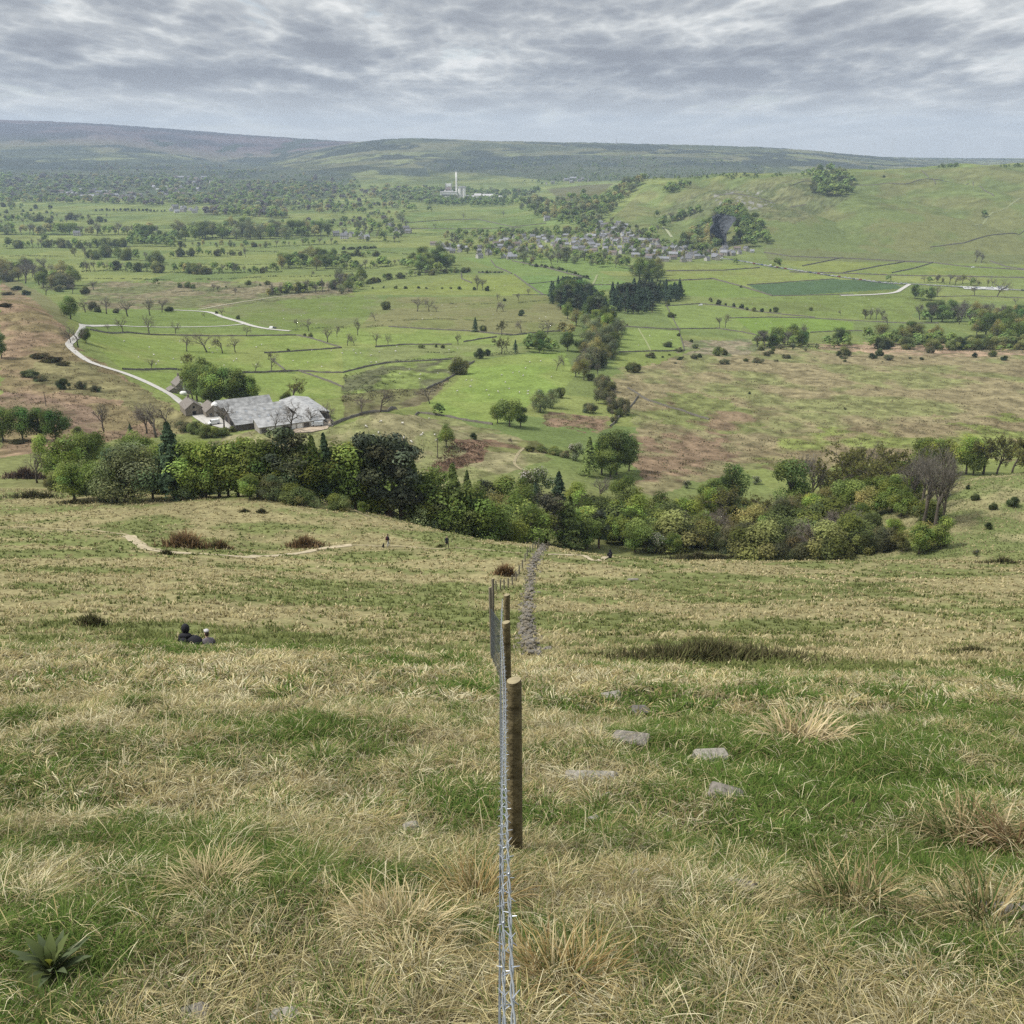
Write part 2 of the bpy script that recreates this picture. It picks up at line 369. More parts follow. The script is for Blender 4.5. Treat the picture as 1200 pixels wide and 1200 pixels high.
def ground_colour(x, y, z):
    t = x / np.maximum(y, 1.0); s = z / np.maximum(y, 1.0)
    px, py = pix_of(t, s)
    c = np.zeros(x.shape + (3,))
    A = lambda *v: np.array(v)
    # near slope: thatch, soil and short grass, darkened to paint shadow between the blades
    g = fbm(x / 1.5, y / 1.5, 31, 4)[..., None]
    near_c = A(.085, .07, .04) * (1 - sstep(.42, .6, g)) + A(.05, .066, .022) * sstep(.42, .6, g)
    # middle slope: yellow green tussocks
    g2 = fbm(x / 11, y / 8, 35, 5)[..., None]
    k2 = sstep(.38, .62, g2)
    mid_c = A(.235, .208, .108) * (1 - k2) + A(.14, .155, .06) * k2
    top = (sstep(600, 585, py) * (px < 560))[..., None] if False else 0
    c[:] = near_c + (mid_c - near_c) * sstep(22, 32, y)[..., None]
    # valley floor: a patchwork of pasture
    cx, cy = x / 130.0 + .25 * fbm(x / 300, y / 300, 41, 2), y / 95.0 + .3 * fbm(x / 300, y / 300, 43, 2)
    hsh = _h(np.floor(cx), np.floor(cy), 47)[..., None]
    val = A(.115, .15, .052) + (A(.17, .19, .064) - A(.115, .15, .052)) * hsh
    val = val * (.88 + .24 * fbm(x / 25, y / 25, 49, 4)[..., None])
    w = sstep(205, 260, y)[..., None]
    gully = A(.15, .16, .065) * (.8 + .4 * g2)
    val = val + (gully - val) * (1 - sstep(330, 420, y))[..., None]
    c = c + (val - c) * w
    # the rough slope on the other side of the gully
    rs = (sstep(.36, .42, t) * sstep(225, 235, y) * (1 - sstep(296, 305, y)))[..., None]
    c = c + ((A(.2, .185, .095) * (1 - k2) + A(.125, .145, .055) * k2) - c) * rs
    # moorland on the far hills: heather brown on the left ridge, rough pasture with walls and woods on the middle one
    mo = sstep(4600, 6200, y)[..., None]
    n1 = fbm(x / 420, y / 420, 51, 5)[..., None]; n2 = fbm(x / 160, y / 160, 55, 4)[..., None]
    left = (sstep(-.10, -.17, t) * sstep(7800, 9200, y))[..., None]
    hea = A(.105, .082, .085) + (A(.06, .055, .06) - A(.105, .082, .085)) * sstep(.42, .58, n1)
    moor = A(.125, .125, .068) + (A(.07, .08, .045) - A(.125, .125, .068)) * sstep(.42, .58, n1)
    moor = moor + (A(.15, .165, .075) - moor) * (sstep(.53, .6, n2) * sstep(172, 184, py)[..., None])
    moor = moor + (hea - moor) * left
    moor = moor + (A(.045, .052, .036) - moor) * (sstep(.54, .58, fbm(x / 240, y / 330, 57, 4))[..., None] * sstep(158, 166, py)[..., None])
    c = c + (moor - c) * mo
    fw = np.zeros(x.shape, bool)
    for qi, pl in enumerate(FARWOOD): fw |= (y > (2750 if qi == 3 else 4300)) & inpoly(px + 8 * (fbm(x / 300, y / 300, 58, 3) - .5), py + 6 * (fbm(x / 200, y / 200, 59, 3) - .5), pl)
    c[fw] = c[fw] * .3 + A(.045, .056, .045) * .7
    ok = (y > 215) & (y < 4600)
    jx = fbm(x / 14, y / 14, 61, 4) - .5; jy = fbm(x / 14, y / 14, 65, 4) - .5
    for pts, col, jit, c2, sz, am in FIELDS:
        col = (col[0], col[1] * .955, col[2] * 1.04); c2 = c2 and (c2[0], c2[1] * .955, c2[2] * 1.04)
        m = ok & inpoly(px + jit * 5 * jx, py + jit * 3 * jy, pts)
        if not m.any(): continue
        base = np.broadcast_to(A(*col), (int(m.sum()), 3)).copy()
        if c2 is not None:
            n = fbm(x[m] / sz, y[m] / (sz * 1.6), 71, 4)
            k = sstep(.62 - am * .4, .78 - am * .4, n)[:, None]
            base = base + (A(*c2) - base) * k
            fine = fbm(x[m] / 5, y[m] / 8, 73, 3)[:, None]
            base *= (.86 + .28 * fine) if jit == 0 else np.clip(.35 + 1.3 * fine, .3, 1.6)
        c[m] = base
    # limestone scars above the gorge
    sc = ok & inpoly(px, py, [(832,228),(850,224),(905,224),(905,244),(880,246),(835,242)]) & (fbm(x / 9, y / 22, 77, 4) > .64)
    c[sc] = A(.2, .195, .17)
    return c

def yrows():
    a = -np.exp(np.linspace(math.log(3.2), math.log(.05), 14)) + .4
    b = np.exp(np.linspace(math.log(.45), math.log(26), 190))
    c = np.exp(np.linspace(math.log(26), math.log(240), 300))[1:]
    d = np.exp(np.linspace(math.log(240), math.log(2300), 560))[1:]
    e = np.exp(np.linspace(math.log(2300), math.log(13400), 330))[1:]
    return a, b, c, d, e
_a, _b, _cc, _d, _e = yrows()
AX = np.concatenate([np.linspace(-1.0, -.62, 36)[:-1], np.linspace(-.62, .62, 900), np.linspace(.62, 1.0, 36)[1:]])
M_ground = groundmat('hill_grass', (2.2, .35, .03), (.35, .25, .15), .6, .12)
M_valley = groundmat('valley_pasture', (.45, .06, .01), (.3, .16, .08), .6, .5)
M_hills = groundmat('far_hill_moor', (.03, .009, .002), (.3, .2, .12), .6, 6)
def stretch(name, ys, mat):
    yy, aa = np.meshgrid(ys, AX, indexing='ij')
    xx = aa * np.maximum(yy + 3.2, 3.4)
    zz = H(xx, yy)
    n, m = yy.shape
    i = np.arange(n * m).reshape(n, m)
    q = np.stack([i[:-1, :-1], i[:-1, 1:], i[1:, 1:], i[1:, :-1]], -1).reshape(-1, 4)
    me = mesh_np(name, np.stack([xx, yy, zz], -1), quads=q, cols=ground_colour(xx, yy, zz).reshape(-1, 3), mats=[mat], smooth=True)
    return structure(name, me)
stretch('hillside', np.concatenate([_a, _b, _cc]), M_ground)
stretch('valley_floor', np.concatenate([[240.0], _d]), M_valley)
stretch('hills', np.concatenate([[2300.0], _e]), M_hills)

# ------------------------------------------------------------------ roads, lanes and footpaths: draped ribbons
PATHS = []
def ribbon(name, pix, width, mat, lift=.06, ymin=0, kind='structure', pts=None, step=None, wvar=.0):
    p = [P(a, b, ymin)[:2] for a, b in pix] if pts is None else [np.array(q[:2]) for q in pts]
    out = []
    for i in range(len(p) - 1):                           # catmull-rom through the points
        p0, p1, p2, p3 = p[max(i - 1, 0)], p[i], p[i + 1], p[min(i + 2, len(p) - 1)]
        L = np.linalg.norm(p2 - p1); n = max(3, int(L / (step or max(width * .8, L / 40))))
        for k in range(n):
            u = k / n
            out.append(.5 * ((2 * p1) + (p2 - p0) * u + (2 * p0 - 5 * p1 + 4 * p2 - p3) * u * u + (3 * p1 - p0 - 3 * p2 + p3) * u ** 3))
    out.append(p[-1]); out = np.array(out)
    if ymin == 60: PATHS.append((out, width))
    d = np.gradient(out, axis=0); d /= np.linalg.norm(d, axis=1)[:, None] + 1e-9
    nrm = np.stack([-d[:, 1], d[:, 0]], 1)
    ws = width * (1 + wvar * (fbm(out[:, 0] / 3, out[:, 1] / 3, 91, 3) - .5) * 2)
    cols = [-.5, -.17, .17, .5]
    V = []
    for c in cols:
        q = out + nrm * (c * ws)[:, None]
        V.append(np.stack([q[:, 0], q[:, 1], H(q[:, 0], q[:, 1]) + lift + (.04 if abs(c) < .3 else 0)], 1))
    V = np.stack(V, 1); n = len(out); i = np.arange(n * 4).reshape(n, 4)
    q = np.stack([i[:-1, :-1], i[:-1, 1:], i[1:, 1:], i[1:, :-1]], -1).reshape(-1, 4)
    o = link(name, mesh_np(name, V, quads=q, mats=[mat], smooth=True))
    if kind: o['kind'] = kind
    return o
M_lane = plain('pale_limestone_gravel', (.42, .4, .36), .95, .2, .8)
M_dirt = plain('trodden_earth', (.38, .32, .21), .95, .35, 1.2)
M_dirt2 = plain('trodden_grass', (.27, .23, .13), .95, .35, 1.2)
M_road = plain('grey_road', (.17, .17, .17), .9, .2, .3)
M_yard = plain('concrete_yard', (.4, .385, .35), .95, .3, .25)
ribbon('farm_track', [(248,498),(232,488),(218,476),(205,466),(180,452),(150,439),(125,431),(105,424),(90,414),(81,405),(84,400),(92,393),(97,385),(96,381)], 4.2, M_lane, .22, 215)
ribbon('farm_track', [(96,381),(130,381.5),(165,383),(200,383.5),(240,383),(270,381.5),(287,379.5)], 3.6, M_lane, .3, 215)
ribbon('farm_track', [(200,363.5),(215,364),(245,366),(262,372),(280,377),(292,381),(310,385),(328,387),(340,388)], 6.0, M_lane, .35, 215)
ribbon('field_road', [(232,363),(262,357.5),(290,353),(320,348.5),(345,345.5)], 4, plain('dry_grass_track', (.3, .28, .18), .95), .35, 215)
ribbon('valley_road', [(845,303),(870,306),(900,312),(930,316.5),(960,321),(1000,327),(1040,332),(1080,333.5),(1120,336),(1160,338),(1210,341),(1290,345)], 7, M_road, .5, 215)
ribbon('farm_track', [(1066,333),(1058,338),(1048,343),(1020,345.5),(985,346.5)], 6, M_lane, .5, 215)
ribbon('car_park', [(1128,337.5),(1150,338),(1180,339)], 26, plain('car_park_gravel', (.42, .42, .4), .95), .7, 215)
ribbon('hill_path', [(1140,264),(1160,252),(1180,243),(1212,230)], 5, plain('worn_hill_path', (.17, .185, .085), .95), .4, 215)
ribbon('hill_path', [(777,266),(782,271),(787,278)], 6, plain('worn_track', (.27, .28, .16), .95), .6, 215)
ribbon('footpath', [(655,350),(690,338),(700,322)], 3.0, plain('worn_meadow_path', (.2, .22, .1), .95), .5, 215)
ribbon('footpath', [(748,385),(757,400),(763,412)], 1.6, plain('worn_meadow_path_pale', (.22, .24, .1), .95), .3, 215)
ribbon('footpath', [(612,551),(603,543),(607,532),(614,525)], 1.2, M_dirt2, .12, 290)
ribbon('footpath', [(2,618),(60,620),(120,623),(152,629),(172,640),(190,645)], .6, M_dirt2, .05, 60, wvar=.4)
ribbon('footpath', [(150,628),(163,637),(180,645),(215,648),(255,650.5),(290,653),(318,652),(345,649),(380,643),(412,639)], 1.8, M_dirt, .06, 60, wvar=.5)
ribbon('footpath', [(412,639),(440,640),(480,641),(520,643),(560,644),(590,646.5),(612,648)], .7, M_dirt2, .05, 60, wvar=.6)
ribbon('footpath', [(640,650),(680,651),(710,652.8),(745,653.2)], .9, M_dirt, .06, 60, wvar=.5)
ribbon('footpath', [(330,578),(380,587),(420,600),(445,606)], .8, M_dirt2, .06, 60, wvar=.4)

# ------------------------------------------------------------------ grass
def blades(root, az, ln, wd, bend, lean, col, seg=3):
    """ribbons that rise, lean to azimuth az and droop; returns verts, quads, tris, colours"""
    n = len(root)
    d = np.stack([np.cos(az), np.sin(az), np.zeros(n)], 1); sd = np.stack([-np.sin(az), np.cos(az), np.zeros(n)], 1)
    pts = []
    p = root.copy(); th = lean.copy()
    pts.append(p.copy())
    for k in range(seg):
        st = (ln / seg)[:, None]
        p = p + st * (d * np.sin(th)[:, None] + np.array([0, 0, 1.0]) * np.cos(th)[:, None])
        th = th + bend / seg * (1.0 + .6 * k)
        pts.append(p.copy())
    V = []
    prof = [.8, 1.0, .75, .5][:seg] if seg == 3 else [.9, .9]
    for k in range(seg):
        w = sd * (wd * .5 * prof[k])[:, None]
        V += [pts[k] - w, pts[k] + w]
    V.append(pts[seg])
    V = np.stack(V, 1); m = V.shape[1]; b = (np.arange(n) * m)[:, None]
    q = np.concatenate([b + np.array([2 * k, 2 * k + 1, 2 * k + 3, 2 * k + 2]) for k in range(seg - 1)], 0)
    t = b + np.array([2 * seg - 2, 2 * seg - 1, 2 * seg])
    root_to_tip = np.linspace(.8, 1.12, m)[None, :, None]  # blade colour runs darker at the root, paler at the tip
    C = (col[:, None, :] * root_to_tip)
    return V.reshape(-1, 3), q, t, C.reshape(-1, 3)
class Grass:
    def __init__(s): s.V = []; s.q = []; s.t = []; s.c = []; s.n = 0
    def add(s, *a, **k):
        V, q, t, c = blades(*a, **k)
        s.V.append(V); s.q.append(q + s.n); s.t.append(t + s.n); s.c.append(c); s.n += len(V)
    def mesh(s, name, mat):
        return mesh_np(name, np.concatenate(s.V), np.concatenate(s.q), np.concatenate(s.t), np.concatenate(s.c), [mat])
M_grass = leafmat('grass_blades', trans=.22, objvar=0.0)

def greenness(x, y):
    """0 = dead straw, 1 = fresh green"""
    t = x / np.maximum(y, .5)
    g = .45 * fbm(x / 1.9, y / 1.9, 131, 4) + .55 * fbm(x / .55, y / .55, 135, 3)
    def blob(cx, cy, rx, ry): return np.exp(-(((x - cx) / rx) ** 2 + ((y - cy) / ry) ** 2))
    for (px, py, rx, ry, a) in GREEN:
        c = GP[(px, py)]
        g = g + a * blob(c[0], c[1], rx, ry)
    return g
GREEN = [(900,900,1.1,1.6,.26),(1010,930,1.0,1.2,.26),(1090,1010,.8,.6,.3),(1000,1040,.4,.3,.16),(1160,1130,.5,.45,.2),(900,860,1.0,1.5,.16),
         (560,930,.35,1.5,.12),(700,900,1.2,2.0,-.1),(640,800,1.0,4.0,-.1),(760,1040,.7,.4,-.07),(700,1130,.35,.3,.06),(450,800,1.6,3,.04),
         (100,800,4,4,-.12),(350,790,3,3,-.06),(1050,800,2.5,3,-.12),(900,1150,.4,.3,-.12),(120,1000,.8,.4,.02),(300,1060,.4,.35,.05),(40,990,.6,.5,.0),
         (230,930,1.0,.5,-.07),(240,1080,.35,.3,-.08),(560,1150,.3,.3,-.06)]
GP = {(a, b): P(a, b) for a, b, *_ in GREEN}
A3 = lambda *v: np.array(v, float)
STRAW = [A3(.43, .37, .195), A3(.51, .445, .255), A3(.36, .305, .145), A3(.30, .24, .11), A3(.57, .515, .335)]
GREENS = [A3(.075, .128, .026), A3(.10, .15, .034), A3(.055, .10, .024), A3(.13, .165, .046)]
def pick(lst, n): return np.array(lst)[rng.integers(0, len(lst), n)]

def slope_z(x, y): return H(x, y)
FENCE_X = lambda y: .012 - .0155 * y
PLANT = P(62, 1140)
def near_grass():
    g = Grass()
    def area(y0, y1, dens):
        n = int(.74 * (y1 ** 2 - y0 ** 2) * dens)
        y = np.sqrt(rng.random(n) * (y1 ** 2 - y0 ** 2) + y0 ** 2); x = (rng.random(n) * 2 - 1) * .74 * y
        return x, y
    # short carpet under everything; its straw is darkened as painted shadow below the tussocks
    for y0, y1, dens, wd, L in ((1.5, 5, 8000, .0027, .07), (5, 10, 3000, .0050, .085), (10, 24, 800, .0105, .11)):
        x, y = area(y0, y1, dens); n = len(x)
        kp = np.hypot(x - PLANT[0], y - PLANT[1]) > .12; x, y = x[kp], y[kp]; n = len(x)
        gr = greenness(x, y) + rng.normal(0, .11, n); k = gr > .50
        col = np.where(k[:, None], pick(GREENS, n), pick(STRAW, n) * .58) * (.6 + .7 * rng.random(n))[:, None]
        root = np.stack([x, y, H(x, y) - .01], 1)
        ln = L * (.5 + rng.random(n)) * np.where(k, 1.0, 1.25)
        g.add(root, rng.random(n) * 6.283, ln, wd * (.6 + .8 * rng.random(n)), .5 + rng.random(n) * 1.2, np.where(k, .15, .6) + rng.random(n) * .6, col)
    # tussocks: long blades that fan out of one root and lie over
    for y0, y1, dens, nb, wd, ls in ((1.4, 5, 46, 125, .0020, .56), (5, 10, 32, 84, .0036, .64), (10, 24, 14, 52, .0088, .85)):
        x, y = area(y0, y1, dens); n = len(x)
        kp = np.hypot(x - PLANT[0], (y - PLANT[1] + .05) * .8) > .16; x, y = x[kp], y[kp]; n = len(x)
        gr = greenness(x, y) + rng.normal(0, .05, n)
        size = .55 + .9 * rng.random(n) ** 1.6
        cnt = np.maximum(8, (nb * size * (.5 + rng.random(n)))).astype(int)
        idx = np.repeat(np.arange(n), cnt); m = len(idx)
        lean_az = fbm(x / 2.5, y / 2.5, 151, 2) * 12.0
        rad = .035 + .06 * size
        a = rng.random(m) * 6.283; r = np.sqrt(rng.random(m)) * rad[idx]
        bx = x[idx] + r * np.cos(a); by = y[idx] + r * np.sin(a)
        pg = .10 + .72 * sstep(.40, .62, gr)
        isg = rng.random(m) < pg[idx]
        tone = (.78 + .44 * rng.random(n))[idx]
        hue = rng.integers(0, len(STRAW), n)
        sc = np.array(STRAW)[np.where(rng.random(m) < .55, hue[idx], rng.integers(0, len(STRAW), m))]
        col = np.where(isg[:, None], pick(GREENS, m), sc) * (tone * (.7 + .6 * rng.random(m)))[:, None]
        az = np.where(rng.random(m) < .62, a + rng.normal(0, .5, m), lean_az[idx] + rng.normal(0, .6, m))
        ln = ls * (.10 + .20 * size[idx]) * (.5 + .8 * rng.random(m)) * np.where(isg, .85, 1.0)
        lean = np.where(isg, .15, .35) + rng.random(m) * .7
        bend = np.where(isg, 1.1, 1.9) + rng.random(m) * 1.3
        root = np.stack([bx, by, H(bx, by) - .015], 1)
        keep = np.abs(bx - FENCE_X(by)) > .01
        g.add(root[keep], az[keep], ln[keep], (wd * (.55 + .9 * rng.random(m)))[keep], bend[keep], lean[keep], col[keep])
    # loose dead stalks lying anywhere
    x, y = area(1.4, 9, 55); n = len(x)
    g.add(np.stack([x, y, H(x, y) + .02 + .05 * rng.random(n)], 1), rng.random(n) * 6.283, .08 + .15 * rng.random(n), .0017 + .0022 * rng.random(n), .2 + .7 * rng.random(n), .7 + .7 * rng.random(n), pick(STRAW, n) * 1.1)
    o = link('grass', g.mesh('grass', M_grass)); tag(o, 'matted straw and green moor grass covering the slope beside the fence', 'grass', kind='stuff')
near_grass()

def mid_grass():
    g = Grass()
    def put(y0, y1, dens, nb, wd, L):
        n = int(.66 * (y1 ** 2 - y0 ** 2) * dens)
        y = np.sqrt(rng.random(n) * (y1 ** 2 - y0 ** 2) + y0 ** 2); x = (rng.random(n) * 2 - 1) * .66 * y
        t = x / y; px, py = pix_of(t, H(x, y) / y)
        gr = .55 * fbm(x / 11, y / 8, 35, 5) + .45 * fbm(x / 1.9, y / 1.9, 163, 2)
        gr = gr - .16 * sstep(612, 590, py) * (px < 640) + .10 * np.exp(-(((px - 870) / 200) ** 2 + ((py - 735) / 16) ** 2)) + .07 * np.exp(-(((px - 480) / 130) ** 2 + ((py - 725) / 22) ** 2))
        gr = gr - .12 * np.exp(-(((px - 660) / 40) ** 2 + ((py - 740) / 40) ** 2)) - .05 * np.exp(-(((px - 850) / 150) ** 2 + ((py - 690) / 12) ** 2))
        far_ = np.ones(n, bool)
        for q, w_ in PATHS:
            q = q[::2]
            for i0 in range(0, n, 4000):
                dd = np.min((x[i0:i0 + 4000, None] - q[None, :, 0]) ** 2 + (y[i0:i0 + 4000, None] - q[None, :, 1]) ** 2, 1); far_[i0:i0 + 4000] &= dd > (w_ * .5 + .3) ** 2
        x, y, gr, px, py = x[far_], y[far_], gr[far_], px[far_], py[far_]; n = len(x)
        cnt = rng.integers(nb // 2, nb + nb // 2, n); idx = np.repeat(np.arange(n), cnt); m = len(idx)
        bx = x[idx] + rng.normal(0, .16, m); by = y[idx] + rng.normal(0, .16, m)
        k = gr[idx] + rng.normal(0, .05, m) > .50
        col = np.where(k[:, None], pick([A3(.12,.14,.046), A3(.16,.17,.062), A3(.09,.108,.036)], m), pick([A3(.37,.315,.175), A3(.44,.38,.225), A3(.31,.265,.135), A3(.25,.215,.10)], m))
        col = col * ((.72 + .56 * rng.random(n))[idx] * (.8 + .4 * rng.random(m)))[:, None]
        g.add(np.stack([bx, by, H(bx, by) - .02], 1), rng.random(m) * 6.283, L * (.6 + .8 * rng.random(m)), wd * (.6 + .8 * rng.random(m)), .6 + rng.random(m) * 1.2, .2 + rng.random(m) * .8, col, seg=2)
    put(24, 60, 3.2, 9, .055, .34)
    put(60, 115, 1.5, 7, .10, .36)
    put(115, 232, .62, 6, .17, .36)
    # the rough slope over the gully
    n = 9000
    y = rng.uniform(228, 300, n); t = rng.uniform(.37, .66, n); x = t * y
    k = fbm(x / 9, y / 9, 35, 4) + rng.normal(0, .05, n) > .5
    col = np.where(k[:, None], A3(.12,.145,.05), A3(.3,.265,.14)) * (.6 + .8 * rng.random(n))[:, None]
    g.add(np.stack([x, y, H(x, y) - .02], 1), rng.random(n) * 6.283, .3 + .3 * rng.random(n), .2 + .2 * rng.random(n), .6 + rng.random(n) * 1.2, .2 + rng.random(n) * .8, col, seg=2)
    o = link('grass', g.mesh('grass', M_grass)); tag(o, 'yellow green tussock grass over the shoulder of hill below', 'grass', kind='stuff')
mid_grass()

# single clumps of rushes and long grass that stand out
def tussock(px, py, label, nb, spread, L, wd, cols, cat='grass tussock', up=.25, name='grass_tussock', group=None):
    p = P(px, py)
    g = Grass(); n = nb
    a = rng.random(n) * 6.283; r = np.sqrt(rng.random(n)) * spread
    x = p[0] + r * np.cos(a) * 1.25; y = p[1] + r * np.sin(a)
    root = np.stack([x, y, H(x, y) - .02], 1) - p
    col = pick(cols, n) * (.6 + .8 * rng.random(n))[:, None]
    az = a + rng.normal(0, .9, n) + .35 * np.sin(a * 1.0 + px)
    g.add(root, az, L * (.5 + .75 * rng.random(n)), wd * (.6 + .9 * rng.random(n)), .5 + 1.3 * rng.random(n), up * .4 + up * 2 * r / spread + .25 * rng.random(n), col)
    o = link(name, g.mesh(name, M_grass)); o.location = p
    return tag(o, label, cat, group)
DK = [A3(.05,.085,.025), A3(.08,.11,.035), A3(.12,.11,.045), A3(.26,.2,.1), A3(.36,.3,.16)]
GOLD = [A3(.3,.22,.09), A3(.36,.28,.13), A3(.24,.16,.07), A3(.1,.12,.04), A3(.44,.37,.21)]
tussock(1130, 985, 'dark spiky rush tussock with straw tips on the bright green patch', 420, .17, .36, .006, DK)
tussock(1192, 1000, 'brown dead rush tussock at the edge of the green patch', 330, .13, .36, .006, [A3(.2,.13,.07), A3(.3,.22,.12), A3(.14,.1,.05), A3(.4,.33,.2)])
tussock(660, 1150, 'golden spiky tussock with green heart right of the barbed wire', 560, .13, .27, .0036, GOLD)
tussock(470, 1090, 'combed over straw tussock left of the wire above a dark hollow', 520, .14, .26, .0032, [A3(.42,.35,.19), A3(.36,.28,.14), A3(.48,.41,.25)])
tussock(560, 1060, 'upright golden grass tuft against the wire netting', 420, .10, .30, .0032, GOLD)
tussock(1000, 1060, 'dark green rush tuft with straw stems in the grass hollow', 300, .13, .30, .005, DK)
tussock(1150, 1085, 'rush tuft with bent straw stems over the half buried slab', 260, .12, .32, .005, DK)
tussock(250, 1040, 'pale straw tussock bent downhill on the open slope', 380, .12, .24, .0032, [A3(.46,.39,.22), A3(.38,.31,.16)])
tussock(940, 870, 'tall pale grass tussock above the bright green patch', 300, .25, .42, .010, [A3(.42,.34,.19), A3(.36,.29,.15), A3(.48,.4,.25)])

# ------------------------------------------------------------------ fence beside the camera
M_post = plain('weathered_green_post', (.125, .1, .05), .9, .5, 14, bump=.8)
M_postcut = plain('post_end_grain', (.26, .22, .13), .9, .3, 20)
M_post2 = plain('old_grey_post', (.17, .15, .11), .9, .3, 9)
M_wire = plain('galvanised_wire', (.2, .22, .25), .45, .15, 30, metal=.6)
M_barb = plain('bright_barbed_wire', (.36, .385, .42), .4, .15, 30, metal=.55)
def post_mesh(name, h, r, mats):
    m = MB(); n = 14; lean = random.uniform(-.02, .02)
    rings = [(-.3, 1.0), (0.0, 1.02), (.35 * h, 1.0), (.7 * h, .98), (h - .012, .97), (h, .9)]
    vs = []
    for z, q in rings:
        for k in range(n):
            w = 6.283 * k / n; rr = r * q * (1 + .05 * math.sin(3 * w + 5 * r)) * (.80 if k == 11 and z < h else 1)
            vs.append((rr * math.cos(w) + lean * z, rr * math.sin(w), z + (.008 * math.cos(w) if z == h else 0)))
    fs = [(i * n + k, i * n + (k + 1) % n, (i + 1) * n + (k + 1) % n, (i + 1) * n + k) for i in range(len(rings) - 1) for k in range(n)]
    m.add(vs, fs, 0); m.add(vs[-n:], [tuple(range(n))], 1)
    me = m.mesh(name, mats, True); return me
fence = empty('wire_fence', (0, 0, float(H(0, 4.6))))
tag(fence, 'post and wire netting fence topped with barbed wire running downhill from the viewer', 'fence')
def child(o, parent, loc=None):
    o.parent = parent
    if loc is not None: o.location = Vector(loc) - Vector(parent.location)
    return o
POSTS = []
for (px, Y, top, r) in ((604, 4.57, 797, .041), (595, 8.4, 729, .041), (593.2, 11.6, 697, .042), (576, 18.6, 688, .034), (577.5, 25, 678, .036)):
    X = float(t_of(px, top)) * Y; h = float(s_of(top)) * Y - float(H(X, Y))
    o = link('post', post_mesh('post', h, r, [M_post if Y < 16 else M_post2, M_postcut]))
    child(o, fence, (X, Y, float(H(X, Y))))
    POSTS.append((X, Y, h))
_PY = [-1.0, .4] + [p[1] for p in POSTS]; _PZ = [float(H(0, q)) for q in (-1, .4)] + [float(H(p[0], p[1])) for p in POSTS]; _PH = [1.13, 1.13] + [p[2] for p in POSTS]
def fx(y):                       # line of the wires, left of the posts
    pts = [(-1, .03), (0, .012), (2.3, -.02), (4.57, -.036), (8.4, -.098), (11.6, -.125), (18.6, -.42), (25, -.58)]
    return float(np.interp(y, [p[0] for p in pts], [p[1] for p in pts]))
def wire_path(hh, y0, y1, dx=0.0, n=90):
    out = []
    for i in range(n + 1):
        y = y0 + (y1 - y0) * i / n; x = fx(y) + dx
        out.append((x, y, float(np.interp(y, _PY, _PZ)) + hh / 1.13 * float(np.interp(y, _PY, _PH))))
    return out
net = MB()
for hh in (.08, .19, .30, .41, .53, .66, .80):
    net.tube(wire_path(hh, -.6, 24.9, -.012 - .01 * (1 - hh)), .0016, 4)
y = -.5
while y < 24.9:
    a = wire_path(.06, y, y + .01, -.022, 1)[0]; b = wire_path(.81, y, y + .01, -.014, 1)[0]
    net.tube([a, (b[0] - .003, (a[1] + b[1]) / 2, (a[2] + b[2]) / 2), b], .0016, 4); y += .15
child(net.build('wire_netting', M_wire), fence, (0, 0, 0))
def barbed(hh, dx):
    base = wire_path(hh, -.6, 11.6, dx, 420)
    m = MB()
    for ph in (0, math.pi):      # two twisted strands
        m.tube([(x + .0022 * math.cos(i * 1.1 + ph), y, z + .0022 * math.sin(i * 1.1 + ph)) for i, (x, y, z) in enumerate(base)], .0015, 4)
    yy = -.55
    while yy < 11.6:
        x, y, z = wire_path(hh, yy, yy + .01, dx, 1)[0]
        for k in range(4):
            w = k * 1.57 + yy * 9
            m.tube([(x, y + .004 * (k - 1.5), z), (x + .0115 * math.cos(w), y + .008 * (k - 1.5), z + .0115 * math.sin(w))], [.0012, .0006], 4)
        yy += .1
    return m
child(barbed(1.08, .002).build('barbed_wire', M_barb), fence, (0, 0, 0))
child(barbed(.97, -.008).build('barbed_wire', M_barb), fence, (0, 0, 0))

# the older fence along the tumbled wall
f2 = None
FP = [(577,694),(581.5,692.5),(586.5,691),(591,690.5),(595.5,689),(600.5,685.5),(605,681),(608.5,673),(612,666),(615.5,658),(618,652),(621,648),(624,645),(627,642.5),(631.5,641)]
pp = [P(a, b, 40) for a, b in FP]
f2 = empty('post_fence', pp[6]); tag(f2, 'old leaning fence of grey stakes following the tumbled stone wall down to the stile', 'fence')
for i, p in enumerate(pp):
    m = MB(); h = 1.25 if i not in (0, len(pp) - 1) else 1.6
    m.tube([(0, 0, -.3), (random.uniform(-.05, .05), 0, h)], [.095, .085], 8)
    o = m.build('post', M_post2); child(o, f2, p)
wm = MB()
for hh in (.25, .5, .75, 1.0): wm.tube([(p[0], p[1], p[2] + hh) for p in pp], .008, 4)
child(wm.build('wire', M_wire), f2, (0, 0, 0))
# the stile where the path meets the fence
sp = P(636, 644, 60); st = empty('stile', sp, .2); tag(st, 'small wooden stile gate where the footpath crosses the wall', 'stile')
for dx in (-.9, .9): MB().box((dx, 0, .6), (.14, .14, 1.5)).build('post', M_post2, st)
for z in (.3, .62, .95): MB().box((0, .02, z), (1.7, .05, .1)).build('rail', M_post2, st)

